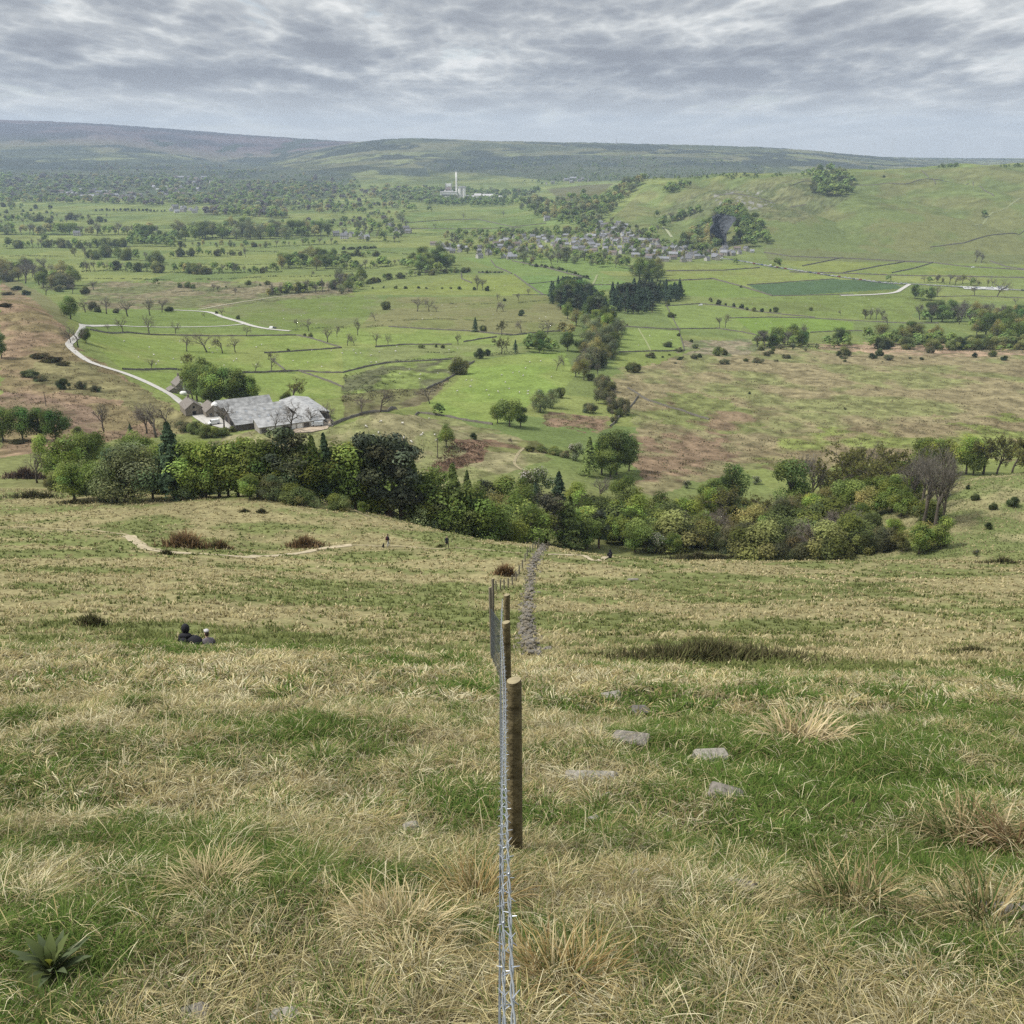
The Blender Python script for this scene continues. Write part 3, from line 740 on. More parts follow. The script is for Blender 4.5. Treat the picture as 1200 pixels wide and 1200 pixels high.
# ------------------------------------------------------------------ stones
M_stone = plain('gritstone', (.19, .172, .145), .92, .45, 16, bump=.8)
M_stone2 = plain('pale_lichened_stone', (.26, .24, .2), .92, .42, 18, bump=.8)
M_stone3 = plain('dark_wet_stone', (.12, .11, .095), .9, .4, 16, bump=.8)
def rock(m, c, d, rz=0, mi=0, ch=.22, seed=None, tilt=0.0):
    """an angular block: a box with chipped, bevelled corners"""
    r = random.Random(seed if seed is not None else random.random())
    bm = bmesh.new(); bmesh.ops.create_cube(bm, size=1.0)
    for v in bm.verts: v.co = Vector((v.co.x * d[0] * (1 + r.uniform(-.25, .2)), v.co.y * d[1] * (1 + r.uniform(-.25, .2)), v.co.z * d[2] * (1 + r.uniform(-.25, .2))))
    bmesh.ops.bevel(bm, geom=bm.edges[:], offset=min(d) * ch, segments=1, affect='EDGES')
    M = Matrix.Translation(c) @ Matrix.Rotation(rz, 4, 'Z') @ Matrix.Rotation(tilt, 4, 'X')
    bm.verts.index_update()
    m.add([M @ v.co for v in bm.verts], [tuple(v.index for v in f.verts) for f in bm.faces], mi); bm.free()
for (px, py, d, rz, tilt, mt, lab) in (
    (851, 934, (.30, .16, .13), -.45, .45, M_stone, 'square cut grey block tilted in the bright green grass'),
    (833, 889, (.34, .22, .12), .2, .1, M_stone2, 'pale rounded stone beside the long green grass'),
    (751, 836, (.26, .20, .14), .1, .0, M_stone3, 'small dark hollow stone in the straw grass below the path of stones'),
    (738, 868, (.42, .20, .09), -.2, .1, M_stone, 'flat grey slab lying in line with the stone scatter'),
    (716, 817, (.30, .18, .10), .1, .1, M_stone2, 'white topped small stone farthest up the stone scatter'),
    (694, 915, (.46, .16, .10), -.05, .1, M_stone2, 'long pale slab sunk in straw right of the first post'),
    (712, 936, (.10, .08, .09), .3, .3, M_stone2, 'little white upright stone chip beneath the long pale slab'),
    (750, 1029, (.16, .10, .08), -.1, .1, M_stone2, 'pale brick sized stone beside the flattened straw'),
    (868, 1044, (.20, .10, .10), -.2, .2, M_stone, 'grey stone half hidden by grass near the right hollow'),
    (694, 965, (.12, .07, .08), .4, .2, M_stone2, 'small leaning pale stone in straw between slab and post'),
    (1175, 1072, (.30, .10, .09), -.08, .1, M_stone, 'buff slab edge showing under the rush tuft at frame side'),
    (482, 973, (.11, .09, .09), .3, .1, M_stone2, 'pale lumpy stone left of the fence in green grass'),
    (514, 886, (.16, .07, .06), .5, .2, M_stone2, 'thin white stone flake left of the fence upslope'),
    (742, 680, (1.6, .6, .4), .1, .0, M_stone, 'grey boulder in the middle slope right of the wall'),
    (332, 1193, (.12, .09, .10), .2, .2, M_stone2, 'pale stone poking through straw at the near edge'),
    (230, 1190, (.12, .10, .09), .5, .1, M_stone, 'brown mossy stone at the near edge of the slope'),
):
    p = P(px, py); m = MB(); rock(m, (0, 0, d[2] * (.16 if py < 1100 else -.12)), d, rz, tilt=tilt, seed=px)
    o = m.build('stone', mt); o.location = p; o.scale = (.82,) * 3; tag(o, lab, 'stone')
# tumbled dry stone wall
wl = [(623,768),(619,752),(617,735),(618,718),(619,702),(621,688),(622,676),(625,663),(629,652),(636,643),(643,637)]
wp = [P(a, b, 38) for a, b in wl]
m = MB(); acc = 0
for i in range(len(wp) - 1):
    a, b = wp[i], wp[i + 1]; L = float(np.linalg.norm(b[:2] - a[:2])); n = max(int(L * 11.0), 24)
    for k in range(n):
        u = random.random(); w = random.gauss(0, .36); q = a + (b - a) * u
        x, y = q[0] + w * .95, q[1] + random.gauss(0, .25)
        hgt = max(0, .55 - abs(w) * .8) * random.random() * max(.05, 2.4 * float(fbm(y / 4, 3.0, 201, 3)) - .4)
        sz = random.uniform(.13, .34)
        rock(m, (x, y, float(H(x, y)) + hgt), (sz * random.uniform(.9, 1.5), sz, sz * random.uniform(.45, .8)), random.uniform(0, 3.1), random.choice((0, 0, 1, 2)), tilt=random.uniform(-.5, .5))
o = link('dry_stone_wall', m.mesh('dry_stone_wall', [plain('wall_gritstone', (.155, .135, .1), .95, .45, 6, bump=.8), M_stone, M_stone3])); tag(o, 'tumbled dry stone wall running away downhill beside the old stakes', 'stone wall')

# ------------------------------------------------------------------ the leafy plant in the near grass
M_leaf = leafmat('broad_leaf', trans=.3, objvar=0)
pl = P(62, 1140); plant = empty('foxglove_plant', pl); plant.scale = (1.25,) * 3; tag(plant, 'broad leaved grey green plant with yellow heart growing in a dark hollow', 'plant')
for k in range(24):
    a = k * 2.4 + random.uniform(-.3, .3); up = .2 + .8 * (k / 23.0); L = random.uniform(.10, .15) * (1.1 - .3 * up) * (.5 if k > 20 else 1); W = random.uniform(.011, .019) * (.6 if k > 20 else 1)
    vs = []; th = R(38 + 45 * up); ns = 7
    x = z = 0.0
    for i in range(ns + 1):
        u = i / ns; w = W * math.sin(math.pi * min(1, .1 + .9 * u) ** .8) * (1 if u < 1 else .05); dz = .25 * w
        q = th - u * R(38)
        if i: x += L / ns * math.cos(q); z += L / ns * math.sin(q)
        for sgn, hz in ((-1, dz), (0, 0), (1, dz)):
            px_, py_ = .008 + x, sgn * w
            vs.append((px_ * math.cos(a) - py_ * math.sin(a), px_ * math.sin(a) + py_ * math.cos(a), -.015 + .05 * up + z + hz))
    qs = [(i * 3 + j, i * 3 + j + 1, i * 3 + j + 4, i * 3 + j + 3) for i in range(ns) for j in range(2)]
    base = np.array((.10, .125, .065)) if k < 15 else np.array((.13, .16, .06)) if k < 23 else np.array((.34, .36, .06))
    cols = np.tile(base, (len(vs), 1)) * np.repeat(np.linspace(.8, 1.1, ns + 1), 3)[:, None]
    link('leaf', mesh_np('leaf', vs, quads=qs, cols=cols, mats=[M_leaf], smooth=True), plant)
MB().tube([(0, 0, -.03), (0, 0, .025)], [.008, .005], 6).build('stem', plain('leaf_stem', (.2, .16, .12)), plant)

# ------------------------------------------------------------------ people
M_skin = plain('skin', (.5, .33, .25), .6, .05)
M_black = plain('black_jacket', (.012, .012, .016), .8, .2)
M_navy = plain('dark_navy_cloth', (.02, .022, .035), .85, .2)
M_grey = plain('grey_fleece', (.16, .14, .15), .9, .2)
M_lighttr = plain('pale_trousers', (.33, .33, .33), .9, .15)
M_hair = plain('brown_hair', (.05, .035, .025), .7, .2)
M_cap = plain('pale_cap', (.45, .43, .42), .8, .1)
M_maroon = plain('dark_maroon_rucksack', (.06, .018, .022), .8, .2)
def skin_mesh(name, joints, edges, root=0, sub=2):
    me = bpy.data.meshes.new(name); me.from_pydata([j[0] for j in joints], edges, []); me.update()
    o = bpy.data.objects.new(name, me); COL.objects.link(o)
    mod = o.modifiers.new('skin', 'SKIN'); mod.use_smooth_shade = True
    for i, j in enumerate(joints):
        r = j[1] if hasattr(j[1], '__len__') else (j[1], j[1])
        me.skin_vertices[0].data[i].radius = r; me.skin_vertices[0].data[i].use_root = (i == root)
    s = o.modifiers.new('sub', 'SUBSURF'); s.levels = sub; s.render_levels = sub
    dg = bpy.context.evaluated_depsgraph_get(); dg.update()
    out = bpy.data.meshes.new_from_object(o.evaluated_get(dg)); out.name = name
    bpy.data.objects.remove(o); return out
def hand_joints(J, E, wrist, d, side, s=1.0):
    """palm, four curled fingers and a thumb grown from the wrist joint"""
    d = Vector(d).normalized(); w = Vector(J[wrist][0]); a = d.cross(Vector((0, 1, 0.2))).normalized()
    palm = len(J); J.append((tuple(w + d * .06 * s), (.034 * s, .016 * s))); E.append((wrist, palm))
    for k in range(4):
        b = w + d * .095 * s + a * (k - 1.5) * .021 * s; L = (.066, .076, .072, .056)[k] * s
        i = len(J); J.append((tuple(b), .0095 * s)); E.append((palm, i))
        J.append((tuple(b + d * L * .5 + Vector((0, -.012, 0)) * s), .0085 * s)); E.append((i, i + 1))
        J.append((tuple(b + d * L * .85 + Vector((0, -.034, 0)) * s), .007 * s)); E.append((i + 1, i + 2))
    i = len(J); J.append((tuple(w + d * .05 * s - a * side * .038 * s + Vector((0, -.012, 0))), .011 * s)); E.append((palm, i))
    J.append((tuple(w + d * .085 * s - a * side * .05 * s + Vector((0, -.026, 0))), .0085 * s)); E.append((i, i + 1))
def person(loc, rz, label, pose, top, legs, bag=None, hat=None, hair=M_hair, scale=1.0, hood=None):
    """one continuous skinned body; pose 'walk', 'stand' or 'sit'; faces -Y at rz 0"""
    o = empty('person', loc, rz); tag(o, label, 'person'); o.scale = (scale,) * 3
    J = []; E = []
    def j(p, r, par=None):
        J.append((p, r)); i = len(J) - 1
        if par is not None: E.append((par, i))
        return i
    sit = pose == 'sit'; hz = .14 if sit else .93; ty = .10 if sit else 0.0   # torso leans
    pel = j((0, 0, hz), (.155, .115)); wai = j((0, ty * .3 + .01, hz + .2), (.145, .11), pel); che = j((0, -ty * .3, hz + .4), (.17, .125), wai)
    nk = j((0, -ty * .8, hz + .53), (.06, .06), che); n2 = j((0, -ty - .01, hz + .60), (.055, .058), nk)
    h1 = j((0, -ty - .02, hz + .68), (.072, .088), n2); h2 = j((0, -ty - .01, hz + .76), (.076, .092), h1); h3 = j((0, -ty, hz + .82), (.05, .065), h2)
    j((0, -ty - .115, hz + .70), .014, h1)               # nose
    for sx in (-1, 1):
        ear = j((sx * .082, -ty, hz + .70), .014, h1)
        sh = j((sx * .18, -ty * .4, hz + .46), (.065, .065), che)
        if sit: el = j((sx * .27, -.16, hz + .22), .045, sh); wr = j((sx * .13, -.36, hz + .26), .03, el); hd = (-sx * .5, -.8, .1)
        else:
            sw = .13 * sx if pose == 'walk' else .02
            el = j((sx * .25, .03 + sw * .5, hz + .20), .045, sh); wr = j((sx * .26, -.07 + sw, hz - .03), .03, el); hd = (0, -.25, -1)
        hand_joints(J, E, wr, hd, sx)
        hp = j((sx * .1, 0, hz - .05), (.095, .1), pel)
        if sit: kn = j((sx * .16, -.44, hz + .26), .06, hp); an = j((sx * .15, -.58, .08), .042, kn); to = j((sx * .17, -.76, .05), (.045, .035), an)
        else:
            sp_ = (.2 * sx if pose == 'walk' else .03 * sx)
            kn = j((sx * .11, -sp_ - .03, hz - .47), .058, hp); an = j((sx * .11, -sp_ * .9 + .03, .08), .042, kn); to = j((sx * .13, -sp_ * .9 - .15, .045), (.045, .035), an)
    me = skin_mesh('body', J, E)
    for m_ in (top, legs, M_skin, M_black): me.materials.append(m_)
    for p in me.polygons:
        c = p.center; mi = 0
        r_leg = c.z < hz - .02 or (sit and c.y < -.17 and c.z < hz + .34 and abs(c.x) > .05 and c.z < .45 - .0 and not (abs(c.x) < .24 and c.z > hz + .27 and c.y > -.42 and c.z > .44))
        if r_leg and (sit or abs(c.x) < .215): mi = 1
        if (c.z < .12 and not sit) or (sit and c.y < -.52 and c.z < .13): mi = 3
        if c.z > hz + .575: mi = 2
        if not sit and c.z < hz - .04 and abs(c.x) > .215: mi = 2
        p.material_index = mi
    link('body', me, o)
    hb = MB(); hb.ball((0, -ty + .012, hz + .785), (.086, .098, .085), n=12, m=8); hb.ball((0, -ty + .05, hz + .70), (.078, .06, .09), n=12, m=8)
    hb.build('hair', hair, o, True)
    for sx in (-1, 1): MB().ball((sx * .03, -ty - .101, hz + .735), .011).build('eye', M_black, o, True)
    MB().ball((0, -ty - .103, hz + .655), (.024, .008, .007)).build('mouth', plain('lips', (.3, .12, .1)), o, True)
    if hood:
        MB().ball((0, -ty + .03, hz + .72), (.125, .125, .17), n=14, m=10).ball((0, -ty * .5 + .05, hz + .52), (.2, .12, .1), n=14, m=8).build('hood', hood, o, True)
    if hat:
        hm = MB(); hm.ball((0, -ty, hz + .815), (.1, .112, .07), n=12, m=8); hm.box((0, -ty - .12, hz + .80), (.14, .12, .012))
        hm.build('cap', hat, o, True)
    if bag:
        b = MB(); b.ball((0, .2 + ty * .2, hz + .3), (.17, .13, .26), n=12, m=8); b.ball((0, .3, hz + .2), (.12, .07, .12)); b.build('rucksack', bag, o, True)
    return o
def face_z(dx, dy): return math.atan2(dx, -dy)
p = P(455, 641, 60); person(p, 2.3, 'walker with maroon rucksack and pale trousers on the path beside a dark dog', 'walk', M_navy, M_lighttr, M_maroon, scale=16.5 / F * p[1] * 1.05 / 1.75)
p = P(524, 643, 60); person(p, .3, 'walker all in dark clothes standing alone on the path above the tree belt', 'walk', M_navy, M_black, M_black, scale=16.5 / F * p[1] * 1.05 / 1.75)
p = P(715, 654, 60); person(p, math.pi + .2, 'lone figure in black sitting on the path edge beyond the wall', 'sit', M_black, M_black, M_black, scale=1.45, hood=M_black)
def behind_lip(px, ytop, hm, ymin=20.5): 
    return PT(px, ytop, hm, ymin)
p = PT(217, 743, .76, 22); person(p, math.pi, 'person in black hooded jacket sitting in the grass with back turned', 'sit', M_black, M_black, M_black, scale=.8, hood=M_black)
sb = p + np.array([.1, .02, 0]); sb[2] = float(H(sb[0], sb[1])) + .1; b = MB(); b.ball((.12, -.05, .2), (.24, .17, .24), n=12, m=8, jit=.1); b.ball((.12, -.17, .14), (.13, .07, .1))
b.tube([(.02, -.19, .34), (.0, -.26, .2), (.05, -.2, .04)], .018, 6); b.tube([(.2, -.19, .34), (.24, -.26, .2), (.2, -.2, .04)], .018, 6)
o = b.build('rucksack', M_black, None, True); o.location = sb; tag(o, 'black rucksack slumped in the grass against the sitting person', 'rucksack')
p = PT(243, 745, .66, 22); person(p, math.pi + .5, 'person in grey fleece and pale cap leaning back in the grass', 'sit', M_grey, M_navy, None, M_cap, scale=.66)
# the dog sits beside the first walker
dg_ = P(449, 642, 60)
J = [((0, .1, .22), (.13, .13)), ((0, 0, .42), (.12, .13)), ((0, -.1, .56), (.11, .12)), ((0, -.16, .70), (.07, .075)), ((0, -.20, .80), (.075, .085)), ((0, -.33, .77), (.035, .035)), ((.06, -.16, .88), .02), ((-.06, -.16, .88), .02),
     ((.08, -.14, .42), .05), ((.08, -.17, .2), .032), ((.08, -.2, .03), .035), ((-.08, -.14, .42), .05), ((-.08, -.17, .2), .032), ((-.08, -.2, .03), .035),
     ((.13, .02, .2), .075), ((.14, .16, .08), .04), ((.14, -.04, .03), .035), ((-.13, .02, .2), .075), ((-.14, .16, .08), .04), ((-.14, -.04, .03), .035), ((0, .25, .08), .03), ((.05, .42, .05), .02)]
E = [(0, 1), (1, 2), (2, 3), (3, 4), (4, 5), (4, 6), (4, 7), (2, 8), (8, 9), (9, 10), (2, 11), (11, 12), (12, 13), (0, 14), (14, 15), (15, 16), (0, 17), (17, 18), (18, 19), (0, 20), (20, 21)]
me = skin_mesh('dog', J, E); me.materials.append(M_black)
o = link('dog', me); o.location = dg_; o.rotation_euler[2] = .8; tag(o, 'black dog sitting on the path at the feet of a walker', 'dog')

# ------------------------------------------------------------------ buildings
M_stonewall = plain('stone_wall', (.2, .175, .14), .9, .35, 1.2)
M_slate = plain('stone_slate_roof', (.17, .15, .13), .85, .3, 1.5)
M_greyroof = plain('fibre_cement_roof', (.23, .23, .225), .8, .5, .5)
M_paleroof = plain('pale_sheet_roof', (.29, .29, .285), .75, .4, .5)
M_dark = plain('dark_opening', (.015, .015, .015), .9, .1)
M_board = plain('dark_timber_boarding', (.09, .08, .07), .9, .3, 2)
M_block = plain('concrete_block', (.33, .31, .28), .9, .25, 1)
M_white = plain('white_paint', (.75, .74, .71), .7, .1)
M_glassw = plain('window_glass', (.03, .035, .04), .2, .05, spec=.5)
M_red = plain('red_oxide_door', (.16, .04, .03), .7, .2)
FARM0 = P(304, 508, 215); FA = R(29)
def fxy(u, v): return np.array([FARM0[0] + u * math.cos(FA) - v * math.sin(FA), FARM0[1] + u * math.sin(FA) + v * math.cos(FA)])
def gable(name, label, cat, xy, rz, L, W, hw, hr, wm, rm, ridge=.5, openings=(), skylights=(), chimney=(), group=None, over=.4, z=None):
    """a gabled building: axis along local X; openings (side, along, sill, width, height, material, part name)"""
    zc = float(min(H(xy[0] + a * math.cos(rz) - b * math.sin(rz), xy[1] + a * math.sin(rz) + b * math.cos(rz)) for a in (-L / 2, L / 2) for b in (-W / 2, W / 2))) if z is None else z
    o = empty(name, (xy[0], xy[1], zc), rz); tag(o, label, cat, group)
    y0, y1 = -W / 2, W / 2; yr = y0 + W * ridge
    w = MB()
    vs = []
    for x in (-L / 2, L / 2): vs += [(x, y0, -2), (x, y1, -2), (x, y1, hw), (x, yr, hr - .12), (x, y0, hw)]
    w.add(vs, [(0, 1, 2, 3, 4), (9, 8, 7, 6, 5), (0, 4, 9, 5), (1, 6, 7, 2)])
    w.build('wall', wm, o)
    rf = MB(); t = .14
    for ya, za, yb, zb in ((y0, hw, yr, hr), (y1, hw, yr, hr)):
        dy = yb - ya; dz = zb - za; l = math.hypot(dy, dz); ya2, za2 = ya - dy / l * over, za - dz / l * over
        x0, x1 = -L / 2 - over, L / 2 + over
        vs = [(x0, ya2, za2), (x1, ya2, za2), (x1, yb, zb), (x0, yb, zb)]; vs += [(a, b, c + t) for a, b, c in vs]
        fs = [(0, 1, 2, 3), (4, 5, 6, 7), (0, 1, 5, 4), (1, 2, 6, 5), (3, 0, 4, 7)]
        rf.add(vs, fs)
    roof = rf.build('roof', rm, o)
    for (side, a, sill, ww, hh, mt, nm) in openings:
        b = MB()
        if side == 'front': b.box((a, y0 - .02, sill + hh / 2), (ww, .12, hh))
        elif side == 'back': b.box((a, y1 + .02, sill + hh / 2), (ww, .12, hh))
        elif side == 'left': b.box((-L / 2 - .02, a, sill + hh / 2), (.12, ww, hh))
        else: b.box((L / 2 + .02, a, sill + hh / 2), (.12, ww, hh))
        b.build(nm, mt, o)
    for (x, f, ww, ll) in skylights:       # f: fraction from front eave to ridge
        y = y0 + (yr - y0) * f; z_ = hw + (hr - hw) * f; dy, dz = (yr - y0), (hr - hw); l = math.hypot(dy, dz)
        b = MB(); vs = []
        for sx in (-1, 1):
            for sy in (-1, 1):
                vs.append((x + sx * ww / 2, y + sy * ll / 2 * dy / l, z_ + sy * ll / 2 * dz / l + t + .02)); vs.append((x + sx * ww / 2, y + sy * ll / 2 * dy / l, z_ + sy * ll / 2 * dz / l + t + .06))
        b.add(vs, [(1, 3, 7, 5), (0, 1, 5, 4), (2, 3, 7, 6), (0, 2, 3, 1), (4, 6, 7, 5)])
        b.build('skylight', M_skylight, roof)
    for (x, y, s_) in chimney:
        b = MB().box((x, y, hr + .4), (s_, s_, 1.8)).box((x, y, hr + 1.35), (s_ * 1.15, s_ * 1.15, .12)).tube([(x, y, hr + 1.4), (x, y, hr + 1.8)], .14, 8)
        b.build('chimney', wm, roof)
    return o
M_skylight = plain('rooflight_plastic', (.2, .21, .22), .5, .1)
M_skylight2 = plain('rooflight_pale', (.7, .7, .68), .5, .1)
# the big barn, its lean-to, the open barn, the range behind and the stone outbuildings
gable('barn', 'big farm barn with pale grey sheet roof dotted with small rooflights', 'barn', fxy(5, 19), FA, 25, 22, 2.7, 6.4, M_board, M_greyroof, .74,
      [('left', -4, 0, 5, 2.6, M_dark, 'door'), ('left', 5, 0, 3.5, 2.6, M_dark, 'door'), ('right', -3, 0, 4, 2.6, M_dark, 'door')],
      [(x, f, 1.0, 2.0) for x in (-9, -5, -1, 3, 7, 10) for f in (.3, .68)])
gable('cattle_shed', 'long low cattle shed with white panelled front below the big barn roof', 'shed', fxy(14, 3.4), FA, 28, 8.2, 2.7, 4.6, M_block, M_paleroof, .9,
      [('front', -12 + 3.05 * k, .25, 2.3, 1.9, M_white if k % 3 else M_board, 'panel') for k in range(9)] + [('right', 0, 0, 3, 2.5, M_dark, 'door')],
      [(-9, .55, .9, 1.6), (-2, .55, .9, 1.6), (5, .55, .9, 1.6)])
o = gable('hay_barn', 'open fronted hay barn with white roof edge and dark inside', 'barn', fxy(27, 23), FA + R(90), 30, 13, 3.4, 4.7, M_board, M_paleroof, .5,
      [('back', -12 + 5.6 * k, 0, 5.0, 3.2, M_dark, 'bay') for k in range(5)] + [('left', 0, 0, 5, 3.3, M_dark, 'door')], [(-8, .5, 1, 2), (0, .5, 1, 2), (8, .5, 1, 2)])
gable('stone_barn', 'grey roofed stone range standing behind the big barn near the trees', 'barn', fxy(5, 44), FA, 24, 8.5, 2.8, 5.2, M_stonewall, M_greyroof, .5,
      [('front', -6, 0, 2.6, 2.4, M_dark, 'door'), ('front', 4, 1.2, 1.2, 1.0, M_glassw, 'window'), ('front', 8, 1.2, 1.2, 1.0, M_glassw, 'window')])
gable('outbuilding', 'brown roofed stone outbuilding by the lane bend at farm entrance', 'outbuilding', fxy(-17, 49), FA + R(90), 12, 7.5, 3.4, 6.2, M_stonewall, M_slate, .5,
      [('left', 0, 0, 1.6, 2.1, M_dark, 'door'), ('left', 0, 3.5, .9, .9, M_dark, 'window')], chimney=[(4, 0, .8)])
gable('outbuilding', 'second lower stone outbuilding with twin gables facing the yard', 'outbuilding', fxy(-10, 41), FA + R(90), 11, 7, 2.9, 5.4, M_stonewall, M_slate, .5,
      [('left', -1.5, 0, 1.6, 2.0, M_dark, 'door'), ('left', 1.6, 1, 1, 1, M_glassw, 'window')])
hp = P(212, 459, 215)
gable('farmhouse', 'tall grey stone farmhouse with end chimney at the top of the lane', 'house', hp[:2] + np.array([-.5, 3]), R(-58), 10, 7.5, 5.6, 8.6, M_stonewall, M_slate, .5,
      [('front', -2.5, 3.2, 1.1, 1.4, M_glassw, 'window'), ('front', 2.5, 3.2, 1.1, 1.4, M_glassw, 'window'), ('front', -2.5, .8, 1.1, 1.4, M_glassw, 'window'), ('front', 2.5, .8, 1.1, 1.4, M_glassw, 'window'),
       ('front', 0, 0, 1.1, 2.1, M_red, 'door'), ('right', 0, 3.2, 1, 1.4, M_white, 'window'), ('right', 0, .8, 1, 1.4, M_glassw, 'window')], chimney=[(-4.4, 0, .9), (4.4, 0, .9)])
gable('porch_shed', 'low dark lean shed in front of the stone farmhouse', 'shed', P(206, 460, 215)[:2] + np.array([-1.5, -1]), R(-58), 6, 4, 2.2, 3.4, M_stonewall, M_slate, .6, [('front', 0, 0, 2, 1.9, M_dark, 'door')])
# feed silo with white cap, white tank, vehicle, rubble
q = P(253, 488, 215); o = empty('feed_silo', q); tag(o, 'narrow stone coloured silo with white domed cap in the yard', 'silo')
MB().tube([(0, 0, -1), (0, 0, 5.2)], [1.5, 1.5], 14).build('drum', M_block, o); MB().tube([(0, 0, 5.2), (0, 0, 6.0), (0, 0, 6.7)], [1.6, 1.2, .3], 14).build('cap', M_white, o)
q = P(215, 463, 215); o = empty('tank', q); tag(o, 'white rounded tank beside the lane under the farmhouse', 'tank')
MB().ball((0, 0, 1.0), (1.9, 1.3, 1.2), n=14, m=10).build('shell', M_white, o, True); MB().box((-1, 0, .1), (.3, 1.6, .5)).box((1, 0, .1), (.3, 1.6, .5)).build('cradle', M_block, o)
def yard(name, pix, mat, lift=.1):
    pts = [P(a, b, 215) for a, b in pix]; c = np.mean(pts, 0); V = []; n = 8
    k = len(pts)
    for r_ in range(n + 1):
        for p in pts:
            q = c + (p - c) * r_ / n; V.append((q[0], q[1], float(H(q[0], q[1])) + lift))
    qs = [(r_ * k + i, r_ * k + (i + 1) % k, (r_ + 1) * k + (i + 1) % k, (r_ + 1) * k + i) for r_ in range(n) for i in range(k)]
    return structure(name, mesh_np(name, V, quads=qs, mats=[mat]))
yard('farmyard', [(219,474),(228,471),(247,480),(262,492),(278,504),(258,502),(244,498),(232,488)], M_yard, .35)
yard('farmyard', [(352,498),(366,484),(380,483),(389,492),(384,503),(365,507),(340,508)], plain('bare_earth_yard', (.37, .3, .22), .95, .3, .4), .3)
for i, (px, py, w, mt, lb) in enumerate(((374, 489, 1, M_stone2, 'pale rubble heap at the back of the farm yard'), (381, 494, .8, M_stone, 'grey rubble heap by the yard corner wall'), (370, 497, .9, M_stone2, 'pinkish white stone heap in front of the hay barn'),
                                      (362, 489, .7, M_stone2, 'small white bag heap beside the hay barn end'), (386, 499, .6, M_stone, 'low scatter heap of stones at the yard edge'))):
    m = MB(); p = P(px, py, 215)
    for k in range(70):
        a = random.random() * 6.28; r_ = random.random() * 4.2 * w; s_ = random.uniform(.35, 1.0)
        rock(m, (r_ * math.cos(a), r_ * math.sin(a), max(0, (4.2 * w - r_) * .3 * random.random()) + .2), (s_, s_ * .8, s_ * .6), a, 0)
    o = m.build('rubble_heap', mt); o.location = p; tag(o, lb, 'rubble heap')
# ------------------------------------------------------------------ vehicles
def car_mesh(name, paint, van=False):
    m = MB(); L, W = (4.9, 1.9) if van else (4.3, 1.75)
    hb = .95
    prof = [(-L / 2, .35), (-L / 2 + .05, .75), (-L / 2 + .9, hb if not van else 1.2), (L / 2 - .2, hb), (L / 2, .6), (L / 2, .32)]
    vs = []
    for sy in (-1, 1): vs += [(x, sy * W / 2, z) for x, z in prof]
    n = len(prof); fs = [(i, i + 1, i + 1 + n, i + n) for i in range(n - 1)] + [tuple(range(n - 1, -1, -1)), tuple(range(n, 2 * n)), (n - 1, 0, n, 2 * n - 1)]
    m.add(vs, fs, 0)
    tp = [(-L / 2 + .9, hb - .02), (-L / 2 + (1.5 if not van else 1.2), 1.45 if not van else 2.0), (L / 2 - (.9 if not van else .1), 1.45 if not van else 2.0), (L / 2 - .15, hb - .02)]
    vs = []
    for sy in (-1, 1): vs += [(x, sy * (W / 2 - (.08 if z < 1 else .2)), z) for x, z in tp]
    m.add(vs, [(0, 1, 5, 4), (2, 3, 7, 6)], 1); m.add(vs, [(1, 2, 6, 5)], 0); m.add(vs, [(3, 2, 1, 0), (4, 5, 6, 7)], 0 if van else 1)
    for x in (-L / 2 + .8, L / 2 - .8):
        for y in (-W / 2 + .08, W / 2 - .08): m.tube([(x, y - .1, .32), (x, y + .1, .32)], .32, 10, 2)
    for y in (-.6, .6): m.box((-L / 2 + .02, y, .62), (.06, .3, .14), 3)
    return m.mesh(name, [paint, M_glassw, M_black, M_white])
PAINT = [plain('car_paint', c, .35, .03, spec=.5) for c in ((.72, .72, .72), (.5, .52, .54), (.02, .02, .022), (.05, .1, .25), (.3, .03, .03), (.2, .21, .22), (.7, .7, .68))]
CARS = [car_mesh('parked_car', p) for p in PAINT]; VANS = [car_mesh('parked_van', PAINT[0], True), car_mesh('parked_van', PAINT[1], True)]
CW = ['white', 'silver', 'black', 'blue', 'red', 'grey', 'cream']
def put(me, name, p, rz, label, cat, group=None, sc=1.0):
    o = link(name, me); o.location = p; o.rotation_euler[2] = rz; o.scale = (sc,) * 3
    return tag(o, label, cat, group)
roadpx = [(858,304.5),(880,308.5),(905,312.5),(930,316.5),(960,321),(1000,327),(1040,332),(1065,333)]
def along(pix, n, off=0, jit=.0, ymin=215):
    pts = np.array([P(a, b, ymin)[:2] for a, b in pix]); d = np.r_[0, np.cumsum(np.linalg.norm(np.diff(pts, axis=0), axis=1))]
    out = []
    for k in range(n):
        s_ = (k + .5 + random.uniform(-jit, jit)) / n * d[-1]
        q = np.array([np.interp(s_, d, pts[:, 0]), np.interp(s_, d, pts[:, 1])]); q2 = np.array([np.interp(s_ + 2, d, pts[:, 0]), np.interp(s_ + 2, d, pts[:, 1])])
        e = q2 - q; e = e / (np.linalg.norm(e) + 1e-9); q = q + np.array([-e[1], e[0]]) * off
        out.append((np.array([q[0], q[1], float(H(q[0], q[1]))]), math.atan2(e[1], e[0])))
    return out
for k, (p, a) in enumerate(along(roadpx, 46, -3.6, .3)):
    c = random.choice((0, 0, 0, 6, 1, 0, 3, 4, 6, 5)); p[2] += .62
    put(CARS[c], 'parked_car', p, a, f'{CW[c]} car in the line parked along the valley road past the dark green field', 'car', 'cars parked along the valley road', 1.2)
